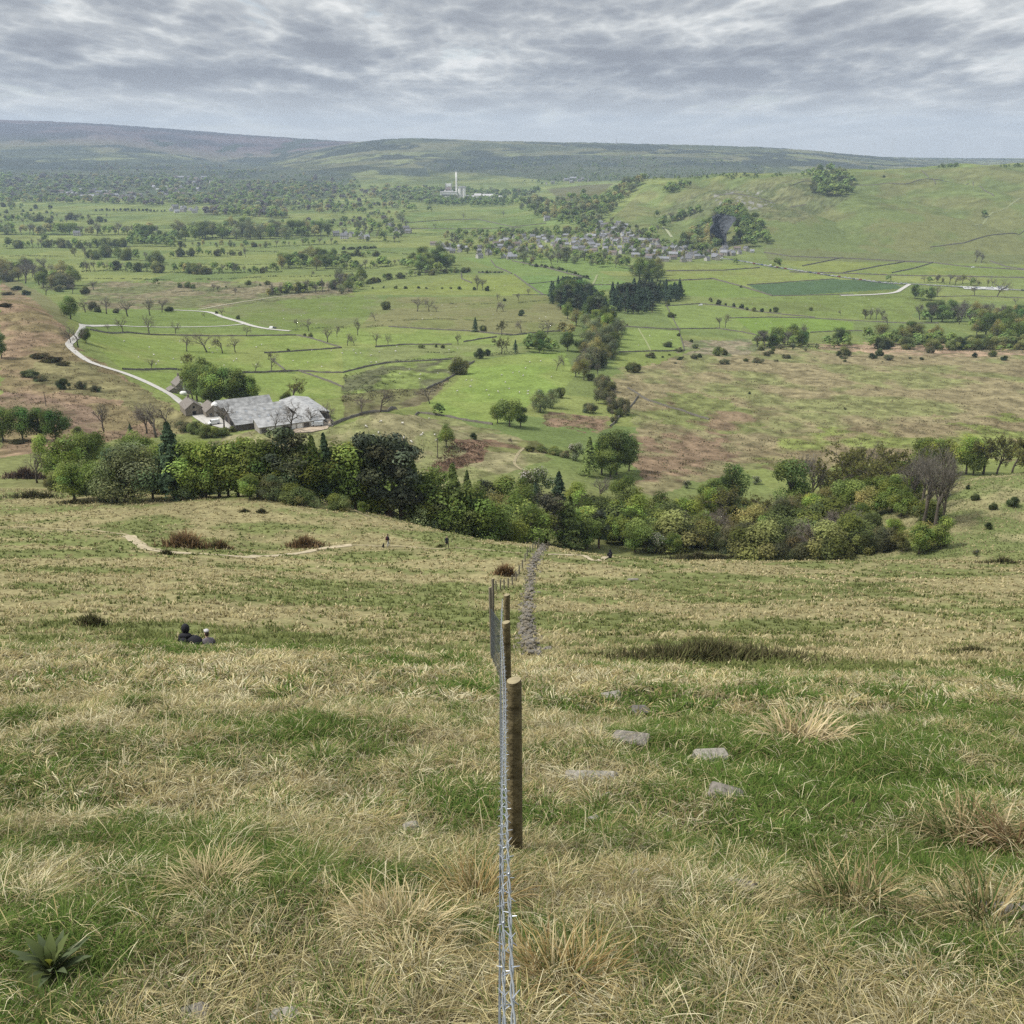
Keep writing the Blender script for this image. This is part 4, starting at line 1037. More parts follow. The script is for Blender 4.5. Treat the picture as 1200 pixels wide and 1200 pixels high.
for k, (p, a) in enumerate(along([(1085,334.5),(1120,336.5),(1160,338.5),(1200,341)], 12, 0, .35)):
    c = random.choice((0, 0, 1, 6, 2)); p[2] += .62
    put(CARS[c], 'parked_car', p, a, f'{CW[c]} car on the road under the bare roadside trees', 'car', 'cars on the road under the trees')
for k in range(26):
    px = random.uniform(1126, 1182); p = P(px, 338.3 + random.uniform(-2.2, 2.0), 215); c = random.choice((0, 0, 1, 6, 5, 3)); p[2] += .95
    put(CARS[c], 'parked_car', p, 1.2 + random.choice((0, 3.14)), f'{CW[c]} car in the gravel car park between bare trees', 'car', 'cars in the car park')
for (px, py, a, me, nm, lb) in ((321.5, 385.5, -.5, CARS[2], 'parked_car', 'dark car standing on the pale lane by the gate'), (318, 385.3, -.5, VANS[0], 'parked_van', 'white van behind the dark car on the pale lane'),
                                (251, 498, .6, VANS[0], 'parked_van', 'white van at the lower yard wall of the farm'), (372, 500, .2, VANS[1], 'parked_van', 'silver van on the bare earth yard'),
                                (903, 311.5, -.4, VANS[0], 'parked_van', 'white van by the round roadside tree'), (1140, 314, .1, VANS[0], 'parked_van', 'white van alone on the upper field lane'),
                                (846, 303.5, .2, VANS[0], 'parked_van', 'white van at the village end of the road'), (821, 358.5, .1, VANS[0], 'parked_van', 'white trailer like van by the field hedge')):
    p = P(px, py, 215); p[2] += .4; put(me, nm, p, a, lb, 'van' if 'van' in nm else 'car')
# ------------------------------------------------------------------ village houses
def house_mesh(name, wm, rm, L, W, hw, hr, wing=False):
    m = MB()
    def blk(cx, cy, L, W, hw, hr, ax):
        def q(x, y, z): return (cx + x, cy + y, z) if ax == 0 else (cx - y, cy + x, z)
        vs = [q(x, y, z) for x in (-L / 2, L / 2) for (y, z) in ((-W / 2, -3), (W / 2, -3), (W / 2, hw), (0, hr), (-W / 2, hw))]
        m.add(vs, [(0, 1, 2, 3, 4), (9, 8, 7, 6, 5), (0, 4, 9, 5), (1, 6, 7, 2)], 0)
        for s_ in (-1, 1):
            a = [q(x, s_ * (W / 2 + .35), hw - .3) for x in (-L / 2 - .3, L / 2 + .3)] + [q(x, 0, hr + .06) for x in (L / 2 + .3, -L / 2 - .3)]
            a += [(p[0], p[1], p[2] + .2) for p in a]; m.add(a, [(0, 1, 2, 3), (4, 5, 6, 7), (0, 1, 5, 4), (1, 2, 6, 5), (3, 0, 4, 7)], 1)
            for x in (-L * .3, 0, L * .3):
                for z in ((1.5,) if hw < 4 else (1.4, 4.0)):
                    c = q(x, s_ * (W / 2 + .01), z); d = (1.0, .1, 1.2) if ax == 0 else (.1, 1.0, 1.2); m.box(c, d, 2)
        for x in (-L / 2 + .5, L / 2 - .5): m.box(q(x, 0, hr + .5), (.8, .8, 1.6), 0)
    blk(0, 0, L, W, hw, hr, 0)
    if wing: blk(L * .2, W * .7, W, W * .8, hw, hr - .6, 1)
    return m.mesh(name, [wm, rm, M_glassw])
M_limewall = plain('limestone_wall', (.3, .28, .24), .9, .2, .3); M_cream = plain('cream_render', (.45, .43, .39), .9, .1)
M_roofgrey = plain('grey_tile_roof', (.13, .13, .135), .8, .2, .4); M_roofbrown = plain('brown_tile_roof', (.15, .12, .105), .8, .2, .4); M_roofpale = plain('light_slate_roof', (.22, .225, .24), .6, .2, .4)
HOUSES = [(house_mesh('house', w, r_, L, W, hw, hr, wg), lb) for (w, r_, L, W, hw, hr, wg, lb) in (
    (M_limewall, M_roofgrey, 11, 7.5, 5, 8, False, 'grey stone house with grey tiled roof'), (M_cream, M_roofgrey, 10, 7, 4.8, 7.6, False, 'white rendered house with grey roof'),
    (M_limewall, M_roofbrown, 14, 7, 4.6, 7.4, True, 'stone house with brown roof and rear wing'), (M_limewall, M_roofpale, 18, 7.5, 5, 8, False, 'long stone terrace with pale slate roof'),
    (M_cream, M_roofpale, 9, 8, 3, 6.4, False, 'pale bungalow with light roof'), (M_limewall, M_roofpale, 11, 8, 5, 8.4, True, 'stone house with light slate roof and wing'))]
def inside(poly, n, sep):
    xs = [p[0] for p in poly]; ys = [p[1] for p in poly]; out = []; tries = 0
    while len(out) < n and tries < n * 60:
        tries += 1
        x, y = random.uniform(min(xs), max(xs)), random.uniform(min(ys), max(ys))
        if not inpoly(np.array([x]), np.array([y]), poly)[0]: continue
        if any(abs(x - a) < sep * 1.6 and abs(y - b) < sep * .55 for a, b in out): continue
        out.append((x, y))
    return out
HOUSE_PX = []
def village(poly, n, sep, where, group, sc=.95, ymin=1400, pale=.0):
    for x, y in inside(poly, n, sep):
        p = P(x, y, ymin); k = random.choice((0, 0, 1, 2, 3, 4, 5)) if random.random() > pale else random.choice((1, 4, 3))
        put(HOUSES[k][0], 'house', p, random.choice((.1, -.3, 1.3, 1.8, .6)) + random.uniform(-.2, .2), f'{HOUSES[k][1]} {where}', 'house', group, sc * random.uniform(.85, 1.25)); HOUSE_PX.append((x, y))
village([(556,280),(600,279),(650,277),(700,276),(735,282),(735,300),(690,298),(640,292),(600,297),(560,292)], 88, 3.6, 'in the middle of the valley village', 'houses in the village middle')
village([(735,278),(770,284),(800,290),(848,300),(840,306),(800,307),(760,306),(735,300)], 62, 3.6, 'at the road end of the village', 'houses at the village road end')
village([(695,263),(722,262),(740,270),(752,280),(730,284),(700,280)], 30, 3.6, 'climbing towards the gorge trees', 'houses climbing to the gorge')
village([(505,286),(545,290),(575,296),(600,300),(605,304),(560,303),(520,296)], 16, 4, 'on the village edge by the round trees', 'houses on the village edge', pale=.5)
village([(843,292),(880,294),(892,298),(846,301)], 9, 3.6, 'in the hamlet under the dark gorge', 'houses under the gorge')
village([(70,224),(150,226),(180,233),(110,234),(70,230)], 26, 3.4, 'in the far village by the pale field', 'houses in the far village', 1.6, 2600, .5)
village([(180,220),(232,216),(235,230),(190,233)], 24, 3.4, 'in the far village beyond the belt', 'houses in the far village beyond the belt', 1.6, 2600, .6)
village([(195,208),(260,209),(250,216),(205,216)], 12, 4, 'among woods above the far village', 'houses above the far village', 1.6, 2600, .5)
village([(198,244),(250,246),(248,252),(200,250)], 9, 4, 'by the pale meadow beyond belt', 'houses by the pale meadow', 1.5, 2200, .7)
village([(400,276),(432,276),(432,280),(400,280)], 6, 4, 'at the outskirts among firs', 'white houses at the outskirts', 1.3, 1600, 1)
village([(455,267),(480,270),(480,275),(458,274)], 6, 4, 'by the firs before the green field', 'houses before the green field', 1.3, 1600, .5)
village([(630,213),(690,209),(692,213),(635,218)], 8, 4, 'on the wooded hill end', 'houses on the wooded hill end', 1.4, 2400, .6)
for (x, y, lb) in ((90.5, 276.3, 'small white house at the foot of the far tree belt'), (181, 270.5, 'white gabled house group by the dark tree mass'), (394, 276.5, 'white house standing at the end of the long wood'), (641, 258.5, 'white farmhouse alone below the wooded slope')):
    put(HOUSES[1][0], 'house', P(x, y, 1400), .2, lb, 'house', None, 1.5)
# ------------------------------------------------------------------ the works with the tall chimney, the mast
M_conc = plain('pale_concrete', (.78, .76, .72), .85, .12, .02); M_conc2 = plain('grey_concrete', (.42, .41, .4), .85, .15, .02); M_rust = plain('pinkish_dusty_steel', (.42, .34, .31), .8, .25, .05)
WP = P(535, 234.5, 3600); WS = WP[1] / F * 1.06
def wk(px, base, w, h, dpt, name, lb, cat, mats, detail=None, dy=0):
    """a works building px wide w, h pixels high"""
    p = P(px, base, 3600); p = np.array([p[0], WP[1] + dy, 0]); p[0] = float(t_of(px, base)) * p[1]; p[2] = float(H(p[0], p[1]))
    zt = float(s_of(base - h)) * p[1] - p[2]; W = w * p[1] / F * .94
    o = empty(name, p); tag(o, lb, cat); return o, W, zt
o, W, zt = wk(535.2, 234, 2.2, 33.5, 0, 'factory_chimney', 'very tall pale concrete chimney of the distant works', 'chimney', None)
MB().tube([(0, 0, -20), (0, 0, zt * .25), (0, 0, zt * .6), (0, 0, zt)], [W * .62, W * .52, W * .44, W * .40], 20).build('shaft', M_conc, o, True); MB().tube([(0, 0, zt - 4), (0, 0, zt + .5)], W * .44, 20).build('rim', M_conc2, o)
o, W, zt = wk(526, 234, 10, 19, 0, 'preheater_tower', 'pinkish open framed process tower left of the tall chimney', 'tower', None, dy=25)
for k in range(5): MB().box((0, 0, zt * (k + .5) / 5), (W * (1 - .1 * (k % 2)) * (1 if k < 3 else .72), 24, zt / 5 - 2.5)).build('storey', M_rust if k % 2 else M_conc, o)
for sx in (-.46, .46): MB().box((W * sx * .72, 0, zt * .5), (2, 25, zt)).build('column', M_conc2, o)
o, W, zt = wk(526, 234.5, 20, 9.5, 0, 'mill_building', 'long pale block with dark bands at foot of the process tower', 'factory building', None, dy=-20)
MB().box((0, 0, zt / 2 - 5), (W, 30, zt + 10)).build('wall', M_conc, o); MB().box((0, 0, zt + .8), (W + 2, 32, 1.6)).build('roof', M_conc2, o)
for k in (.35, .65): MB().box((0, -15.1, zt * k), (W * .8, .6, 3.5)).build('window', M_glassw, o)
o, W, zt = wk(541.5, 234, 8.5, 14, 0, 'storage_silo', 'pale twin silo block right of the tall chimney', 'silo', None)
for sx in (-.27, .27): MB().tube([(W * sx, 0, -10), (W * sx, 0, zt)], W * .25, 18).build('drum', M_conc, o)
MB().box((0, 0, zt + 2), (W * 1.05, 14, 6)).build('headhouse', M_conc2, o)
for (px, w, h, lb) in ((551, 9, 4.5, 'low pale shed just right of the silo block'), (560, 8, 6.5, 'stepped white shed in the row right of silos'), (573, 15, 6, 'long pale gabled shed at row end of the works'), (587, 5, 4, 'small white shed standing apart from the works')):
    o, W, zt = wk(px, 233.6, w, h, 0, 'factory_shed', lb, 'shed', None, dy=10)
    m = MB(); m.add([(x * W / 2, y, z) for x in (-1, 1) for y, z in ((-14, -8), (14, -8), (14, zt * .7), (0, zt), (-14, zt * .7))], [(0, 1, 2, 3, 4), (9, 8, 7, 6, 5), (0, 4, 9, 5), (1, 6, 7, 2)]); m.build('wall', M_conc, o)
    rf = MB()
    for s_ in (-1, 1):
        a = [(-W / 2 - 1, s_ * 15, zt * .68 + .5), (W / 2 + 1, s_ * 15, zt * .68 + .5), (W / 2 + 1, 0, zt + .6), (-W / 2 - 1, 0, zt + .6)]; a += [(x, y, z + .8) for x, y, z in a]; rf.add(a, [(0, 1, 2, 3), (4, 5, 6, 7), (0, 1, 5, 4), (1, 2, 6, 5), (3, 0, 4, 7)])
    rf.build('roof', M_conc2, o)
p = P(722, 168.6, 5500); zt = float(s_of(160.5)) * p[1] - p[2]
o = empty('radio_mast', p); tag(o, 'thin radio mast on the skyline of the far ridge', 'mast'); MB().tube([(0, 0, -5), (0, 0, zt)], [3.0, 1.6], 6).build('mast', M_conc2, o); MB().box((9, 0, 4), (14, 10, 9)).build('cabin', M_conc2, o)
# ------------------------------------------------------------------ poles
M_pole = plain('creosoted_pole', (.09, .07, .055), .9, .3, 5)
for (px, base, top, lb) in ((54, 476, 459, 'telegraph pole on the bracken slope above the round trees'), (448, 531, 518, 'telegraph pole on the meadow behind the dark pines'), (513, 537, 513, 'telegraph pole beside the round bare tree on meadow'), (344, 527, 507, 'telegraph pole at the paddock edge below the cattle shed'), (463, 532, 524, 'short pole farther along the meadow line')):
    p = P(px, base, 215); h = float(s_of(top)) * p[1] - p[2]; o = empty('telegraph_pole', p, .5); tag(o, lb, 'telegraph pole')
    MB().tube([(0, 0, -.5), (0, 0, h)], [.19, .14], 8).build('pole', M_pole, o); MB().box((0, 0, h - .5), (1.5, .12, .14)).build('crossarm', M_pole, o)
# ------------------------------------------------------------------ sheep
M_wool = plain('sheep_wool', (.62, .59, .52), .95, .15, 6); M_face = plain('sheep_face', (.25, .22, .2), .9, .2)
def sheep_mesh(graze):
    J = [((-.42, 0, .62), (.2, .22)), ((-.1, 0, .64), (.27, .29)), ((.25, 0, .64), (.24, .26))]; E = [(0, 1), (1, 2)]
    hd = [((.5, 0, .5), (.11, .12)), ((.66, 0, .22), (.075, .08)), ((.76, 0, .1), (.05, .05))] if graze else [((.48, 0, .85), (.1, .12)), ((.62, 0, .98), (.085, .09)), ((.78, 0, .92), (.05, .055))]
    for q in hd: J.append(q); E.append((len(J) - 2, len(J) - 1))
    for s_ in (-1, 1): J.append(((hd[1][0][0] - .02, s_ * .13, hd[1][0][2] + .06), .025)); E.append((4, len(J) - 1))
    for x, par in ((-.4, 0), (.27, 2)):
        for y in (-.13, .13):
            J.append(((x - .02, y, .34), .06)); E.append((par, len(J) - 1)); J.append(((x + (.03 if par else -.05), y, .18), .04)); E.append((len(J) - 2, len(J) - 1)); J.append(((x, y, .0), .035)); E.append((len(J) - 2, len(J) - 1))
    J.append(((-.62, 0, .5), .05)); E.append((0, len(J) - 1))
    me = skin_mesh('sheep', J, E, 1, 1); me.materials.append(M_wool); me.materials.append(M_face)
    for p in me.polygons: p.material_index = 1 if (p.center.z < .3 or p.center.x > .56) else 0
    return me
SH = [sheep_mesh(True), sheep_mesh(False)]
for poly, n, where, grp in (
    ([(120,400),(330,400),(395,412),(390,440),(330,430),(150,430)], 24, 'in the vivid field above the farm trees', 'sheep above the farm'), ([(535,450),(560,427),(655,420),(665,442),(600,485),(530,485)], 26, 'in the bright field beside the brook', 'sheep beside the brook'),
    ([(400,410),(540,404),(560,412),(460,424),(405,432)], 14, 'in the narrow field below the hedge dots', 'sheep below the hedge dots'), ([(390,500),(440,488),(520,492),(560,502),(480,530),(400,525)], 12, 'on the pale meadow behind the tree belt', 'sheep on the pale meadow'),
    ([(460,430),(550,422),(520,442),(470,450)], 8, 'on the rushy ground by the brook', 'sheep on the rushy ground'), ([(270,372),(350,350),(430,345),(440,358),(380,382)], 14, 'in the dull field above the pale lane', 'sheep above the pale lane'),
    ([(610,325),(700,320),(735,335),(650,342)], 18, 'in the field before the village', 'sheep before the village'), ([(420,335),(540,328),(590,325),(600,340),(480,344)], 14, 'in the yellow green field by round trees', 'sheep by round trees'),
    ([(810,350),(900,350),(1000,345),(1080,352),(1050,370),(900,366)], 14, 'in the long field under the dark green one', 'sheep under the dark green field'), ([(720,392),(790,392),(795,408),(730,410)], 6, 'in the small square field by the wood', 'sheep by the wood'),
    ([(460,358),(600,352),(650,360),(640,380),(480,378)], 12, 'on the dull pasture around bare trees', 'sheep around bare trees'), ([(860,378),(950,376),(990,384),(900,390)], 6, 'in the strip field over the moor', 'sheep over the moor')):
    for x, y in inside(poly, n, 3):
        k = random.random() < .3; p = P(x, y, 215); put(SH[int(k)], 'sheep', p, random.random() * 6.28, f"white sheep {'standing' if k else 'grazing'} {where}", 'sheep', grp, random.uniform(1.0, 1.3))

# ------------------------------------------------------------------ trees: prototypes one unit high
def unit(n):
    v = rng.normal(size=(n, 3)); return v / np.linalg.norm(v, axis=1)[:, None]
def leaves(C, N, size, asp=.6):
    n = len(C)
    N = N / (np.linalg.norm(N, axis=1)[:, None] + 1e-9)
    a = np.cross(N, unit(n)); a /= np.linalg.norm(a, axis=1)[:, None] + 1e-9; b = np.cross(N, a)
    s = np.asarray(size).reshape(-1, 1)
    V = np.stack([C - a * s, C - b * s * asp + N * s * .15, C + a * s, C + b * s * asp + N * s * .15], 1)
    return V.reshape(-1, 3), np.arange(n * 4).reshape(n, 4)
class Leafy:
    def __init__(s): s.V = []; s.q = []; s.c = []; s.n = 0
    def add(s, C, N, size, col, asp=.6):
        V, q = leaves(C, N, size, asp); s.V.append(V); s.q.append(q + s.n); s.c.append(np.repeat(col, 4, 0)); s.n += len(V)
    def mesh(s, name, mat): return mesh_np(name, np.concatenate(s.V), quads=np.concatenate(s.q), cols=np.concatenate(s.c), mats=[mat])
    def arrays(s): return np.concatenate(s.V), np.concatenate(s.q), np.concatenate(s.c)
M_fol = leafmat('tree_foliage', trans=.46, objvar=.34)
M_con = leafmat('conifer_needles', trans=.1, objvar=.28)
M_bark = plain('tree_bark', (.1, .085, .065), .95, .3, 6)
M_twig = leafmat('bare_twigs', trans=0, objvar=.15)
def lobes(n, cz, rx, rz, lr, seed, squash=1.0):
    r = np.random.default_rng(seed); out = []
    for i in range(n):
        a = i * 2.4 + r.uniform(-.5, .5); u = r.uniform(-1, 1); k = math.sqrt(max(0, 1 - u * u)) * r.uniform(.55, 1.0)
        out.append((k * rx * math.cos(a), k * rx * math.sin(a), cz + u * rz * .9, lr * r.uniform(.7, 1.25)))
    out.append((0, 0, cz + rz * .55, lr * 1.15)); return out
def crown_leafy(lb, per, size, base, seed, flat=1.0, up=.35, tone=.2):
    L = Leafy(); r = np.random.default_rng(seed)
    for (x, y, z, R_) in lb:
        n = int(per * (R_ / .15) ** 2); d = unit(n); d[:, 2] += .12; d /= np.linalg.norm(d, axis=1)[:, None]
        rad = R_ * (.35 + .75 * r.random(n) ** .45) * (1 + .18 * np.sin(5 * d[:, 0] * 3 + x * 20) * np.sin(4 * d[:, 1] * 3 + y * 20))
        C = np.array([x, y, z]) + d * rad[:, None] * np.array([1, 1, flat])
        N = d + unit(n) * .55 + np.array([0, 0, up])
        t = (1 + 1.35 * tone * r.normal()) * (1 + .13 * r.normal(size=(n, 1)))
        hue = np.array([1 + .1 * r.normal(), 1, 1 + .1 * r.normal()])
        L.add(C, N, size * (.6 + .8 * r.random(n)), np.clip(np.array(base) * hue * np.clip(t, .45, 1.7), .004, .8))
    return L
def trunk_to(lb, h0=.0, r0=.022, seed=1, cut=.55):
    m = MB(); r = random.Random(seed)
    top = max(l[2] for l in lb) * .8
    m.tube([(0, 0, -.06), (0, 0, .03), (.01, .0, top * .45), (.0, .012, top * .75), (0, 0, top)], [r0 * 1.5, r0 * 1.1, r0 * .85, r0 * .55, r0 * .2], 7)
    for (x, y, z, R_) in lb:
        z0 = min(top * .8, max(.12, z * cut)); m.tube([(0, 0, z0), (x * .45, y * .45, z0 + (z - z0) * .6), (x * .95, y * .95, z)], [r0 * .45, r0 * .28, r0 * .08], 5)
    return m
def bare_parts(seed, spread=.75, twigs=1.0, col=(.165, .14, .115)):
    """trunk and limbs as tubes, twigs as fine ribbons"""
    r = random.Random(seed); m = MB(); TV = []; TC_ = []
    def grow(p, d, L, rad, lv):
        n = 3; pts = [p]; q = Vector(p); dd = Vector(d)
        for i in range(n):
            dd = (dd + Vector((r.gauss(0, .13), r.gauss(0, .13), r.gauss(.02, .08)))).normalized(); q = q + dd * L / n; pts.append(q.copy())
        if lv <= 2: m.tube(pts, [rad * (1 - .4 * i / n) for i in range(n + 1)], 6 if lv == 0 else 4)
        else:
            for a, b in zip(pts[:-1], pts[1:]):
                s_ = (b - a).cross(Vector((r.gauss(0, 1), r.gauss(0, 1), r.gauss(0, 1)))).normalized() * rad * .8; TV.append([a - s_, b - s_ * .6, b + s_ * .6, a + s_])
        if lv >= 4: return
        k = (5, 4, int(4 * twigs + .5), int(5 * twigs + .5))[lv]
        for i in range(k):
            u = .35 + .65 * (i + r.random()) / k if lv else .5 + .5 * (i + r.random()) / k
            idx = min(int(u * n), n - 1); b = pts[idx].lerp(pts[idx + 1], u * n - idx)
            a = r.uniform(0, 6.283); side = dd.cross(Vector((math.cos(a), math.sin(a), .3))).normalized()
            grow(b, (dd * (.75 if lv else .8) + side * spread * r.uniform(.6, 1.15) + Vector((0, 0, .12))).normalized(), L * r.uniform(.55, .75), rad * .5, lv + 1)
    grow(Vector((0, 0, -.03)), Vector((0, 0, 1)), .40, .026, 0)
    V = np.array([[tuple(v) for v in q] for q in TV]).reshape(-1, 3); zmax = V[:, 2].max()
    q = np.arange(len(V)).reshape(-1, 4); c = np.repeat(np.array(col) * (.75 + .5 * rng.random((len(q), 1))), 4, 0)
    k = 1 / zmax; m.v = [(a * k, b * k, c_ * k) for a, b, c_ in m.v]
    return m, V * k, q, c
def conifer_parts(seed, base, wr=.2, droop=.5, dens=1900, size=.022, open_=0.0):
    r = np.random.default_rng(seed); L = Leafy(); n = dens
    nb = 260; bz = .08 + .92 * r.random(nb) ** .8; ba = r.random(nb) * 6.283
    i = r.integers(0, nb, n); u = r.random(n) ** .6; z = bz[i]; R_ = wr * (1.02 - z) ** .85 * (1 + .25 * np.sin(i * 7.3))
    a = ba[i] + r.normal(0, .14, n); rr = R_ * u
    C = np.stack([rr * np.cos(a), rr * np.sin(a), z - droop * rr * .6 + .012 * r.normal(size=n)], 1)
    d = np.stack([np.cos(a), np.sin(a), np.full(n, .7)], 1)
    col = np.array(base) * np.clip(1 + .25 * r.normal(size=(n, 1)) + .12 * np.sin(i * 3.1)[:, None], .4, 1.8)
    L.add(C, d + unit(n) * .5, size * (.6 + .9 * r.random(n)), col, .5)
    t = np.linspace(.9, 1.0, 14); L.add(np.stack([0 * t, 0 * t, t], 1), unit(14), np.full(14, size * .6), np.tile(np.array(base), (14, 1)))
    m = MB().tube([(0, 0, -.06), (0, 0, .5), (0, 0, .97)], [.02, .012, .003], 6)
    return m, L
class Proto: pass
PROTO = {}
def reg(kind, trunk_mb, leaf_arrays, mat, barkmat=None):
    p = Proto(); V, q, c = leaf_arrays
    zk = 1.0 / np.percentile(V[:, 2], 99.7); V = V * np.array([1, 1, zk]); trunk_mb.v = [(a, b, c_ * zk) for a, b, c_ in trunk_mb.v]
    p.crown = mesh_np('crown', V, quads=q, cols=c, mats=[mat]); p.trunk = trunk_mb.mesh('trunk', [barkmat or M_bark], True)
    # one joined mesh for the small far ones
    tv = np.array(trunk_mb.v); fs = [f for f in trunk_mb.f if len(f) == 4]
    allv = np.concatenate([V, tv]); allq = np.concatenate([q, np.array(fs, int) + len(V)])
    p.whole = mesh_np('tree', allv, quads=allq, cols=np.concatenate([c, np.full((len(tv), 3), (.1, .085, .065))]), mats=[mat]); PROTO.setdefault(kind, []).append(p)
BR = {'broad': (.168, .218, .06), 'lime': (.225, .28, .066), 'dkgreen': (.13, .178, .055), 'grey': (.2, .225, .11), 'olive': (.235, .225, .085)}
for kd, base in BR.items():
    for s_ in range(3):
        lb = lobes(13 + s_ * 2, .58, .30, .34, .155, 100 + s_ * 7 + len(kd)); per = 300 if kd != 'olive' else 170
        if kd == 'grey': lb = lobes(17, .5, .36, .40, .15, 60 + s_)
        reg(kd, trunk_to(lb, seed=s_), crown_leafy(lb, per, .019 if kd != 'grey' else .017, base, 300 + s_).arrays(), M_fol)
for s_ in range(3):       # young, tall and narrow
    lb = lobes(12, .56, .17, .40, .125, 400 + s_); reg('birch', trunk_to(lb, r0=.014, seed=s_), crown_leafy(lb, 240, .02, (.22, .275, .075), 410 + s_).arrays(), M_fol)
for s_ in range(2):       # hawthorn in blossom
    lb = lobes(10, .55, .36, .36, .17, 430 + s_); L = crown_leafy(lb, 150, .03, (.12, .155, .055), 433 + s_)
    L2 = crown_leafy([(x, y, z + .02, r_ * 1.04) for x, y, z, r_ in lb], 60, .022, (.5, .5, .42), 436 + s_); L.V += L2.V; L.q += [q + L.n for q in L2.q]; L.c += L2.c; L.n += L2.n
    reg('white', trunk_to(lb, seed=s_), L.arrays(), M_fol)
for s_ in range(4):
    m, V, q, c = bare_parts(500 + s_, .75 + .1 * s_, 1.15); reg('bare', m, (V, q, c), M_twig)
for s_ in range(3):       # oak just breaking leaf: limbs with a thin olive crown
    m, V, q, c = bare_parts(520 + s_, .85, 1.0); n = 1500
    i = rng.integers(0, len(q), n); C = V[q[i]].mean(1) + rng.normal(0, .018, (n, 3)); lv = Leafy(); lv.add(C, unit(n) + np.array([0, 0, .5]), .021 * (.6 + .8 * rng.random(n)), np.array((.16, .16, .05)) * np.clip(1 + .3 * rng.normal(size=(n, 1)), .4, 1.8))
    LV, LQ_, LC = lv.arrays(); reg('oak', m, (np.concatenate([V, LV]), np.concatenate([q, LQ_ + len(V)]), np.concatenate([c, LC])), M_fol)
for s_ in range(2):       # dense purple grey twigs
    m, V, q, c = bare_parts(540 + s_, .6, 1.5, (.15, .135, .11)); reg('twiggy', m, (V, q, c), M_twig)
for s_ in range(3):
    m, L = conifer_parts(600 + s_, (.055, .083, .045), .23, .5, 2600); reg('conifer', m, L.arrays(), M_con)
for s_ in range(2):
    m, L = conifer_parts(620 + s_, (.185, .235, .078), .19, .35); reg('larch', m, L.arrays(), M_fol)
for s_ in range(3):       # pine: dark, open, brownish
    lb = [(x, y, z, r_) for x, y, z, r_ in lobes(16, .6, .22, .36, .105, 640 + s_)]; reg('pine', trunk_to(lb, r0=.024, seed=s_), crown_leafy(lb, 260, .02, (.066, .078, .046), 650 + s_, .7, .2).arrays(), M_con, plain('pine_bark', (.12, .075, .05), .95, .3, 6))
for s_ in range(2):       # dying larch, dark brown
    lb = lobes(15, .52, .2, .44, .12, 660 + s_); reg('brownpine', trunk_to(lb, r0=.024, seed=s_), crown_leafy(lb, 330, .016, (.095, .095, .058), 670 + s_, .7, .2).arrays(), M_con)
for s_ in range(3):       # shrubs: lobes down to the ground
    lb = lobes(11, .42, .48, .36, .24, 700 + s_); reg('bush', MB().tube([(0, 0, -.1), (0, 0, .5)], [.04, .02], 5), crown_leafy(lb, 250, .029, (.165, .192, .07), 710 + s_).arrays(), M_fol)
    lb = lobes(11, .42, .48, .36, .24, 720 + s_); reg('gorse', MB().tube([(0, 0, -.1), (0, 0, .5)], [.04, .02], 5), crown_leafy(lb, 240, .03, (.08, .105, .042), 730 + s_).arrays(), M_fol)
    lb = lobes(14, .36, .55, .3, .22, 740 + s_); reg('scrub', MB().tube([(0, 0, -.1), (0, 0, .5)], [.04, .02], 5), crown_leafy(lb, 220, .026, (.145, .15, .08), 750 + s_).arrays(), M_fol)
    lb = lobes(9, .3, .5, .25, .25, 760 + s_); reg('heather', MB().tube([(0, 0, -.1), (0, 0, .3)], [.03, .02], 5), crown_leafy(lb, 120, .045, (.085, .078, .04), 770 + s_).arrays(), M_fol)
NAMES = {'broad': ('broadleaf_tree', 'tree', 'mid green round tree'), 'lime': ('broadleaf_tree', 'tree', 'bright lime green tree'), 'dkgreen': ('broadleaf_tree', 'tree', 'dark green leafy tree'),
         'grey': ('willow_tree', 'tree', 'grey green spreading willow'), 'olive': ('broadleaf_tree', 'tree', 'thin olive leaved tree'), 'birch': ('birch_tree', 'tree', 'slim fresh green birch'), 'white': ('hawthorn_tree', 'tree', 'white flowering hawthorn'),
         'bare': ('bare_tree', 'tree', 'leafless brown tree'), 'oak': ('oak_tree', 'tree', 'oak in thin olive leaf'), 'twiggy': ('bare_tree', 'tree', 'dense grey twiggy tree'), 'conifer': ('conifer_tree', 'tree', 'dark pointed conifer'),
         'larch': ('larch_tree', 'tree', 'light green pointed larch'), 'pine': ('pine_tree', 'tree', 'dark pine'), 'brownpine': ('pine_tree', 'tree', 'dark brown dying pine'), 'bush': ('bush', 'bush', 'green bush'), 'gorse': ('gorse_bush', 'bush', 'dark green gorse bush'),
         'scrub': ('shrub', 'bush', 'grey brown scrub bush'), 'heather': ('heather_clump', 'heather', 'low brown heather clump')}
SMALL = {'bush', 'gorse', 'scrub', 'heather'}
PLANTS = []                       # (kind, position, height, width factor, region, hpx)
def T(region, items, ymin=215):
    for it in items:
        k, px, base, hpx = it[:4]; w = it[4] if len(it) > 4 else 1.0
        p = P(px, base, ymin); h = float(s_of(base - hpx)) * p[1] - p[2]
        PLANTS.append((k, p, max(h, .4), w, region, hpx))
def W(region, items, ymin=200):
    for it in items:
        k, px, top, hm = it[:4]; w = it[4] if len(it) > 4 else 1.0
        p = PT(px, top, hm, it[5] if len(it) > 5 else ymin); PLANTS.append((k, p, hm, w, region, hm / p[1] * F))
def scatter(region, poly, n, kinds, hpx, sep=3.0, w=1.0, ymin=215, vary=.35):
    for x, y in inside(poly, n, sep):
        k = random.choice(kinds); T(region, [(k, x, y, hpx * random.uniform(1 - vary, 1 + vary), w * random.uniform(.8, 1.2))], ymin)
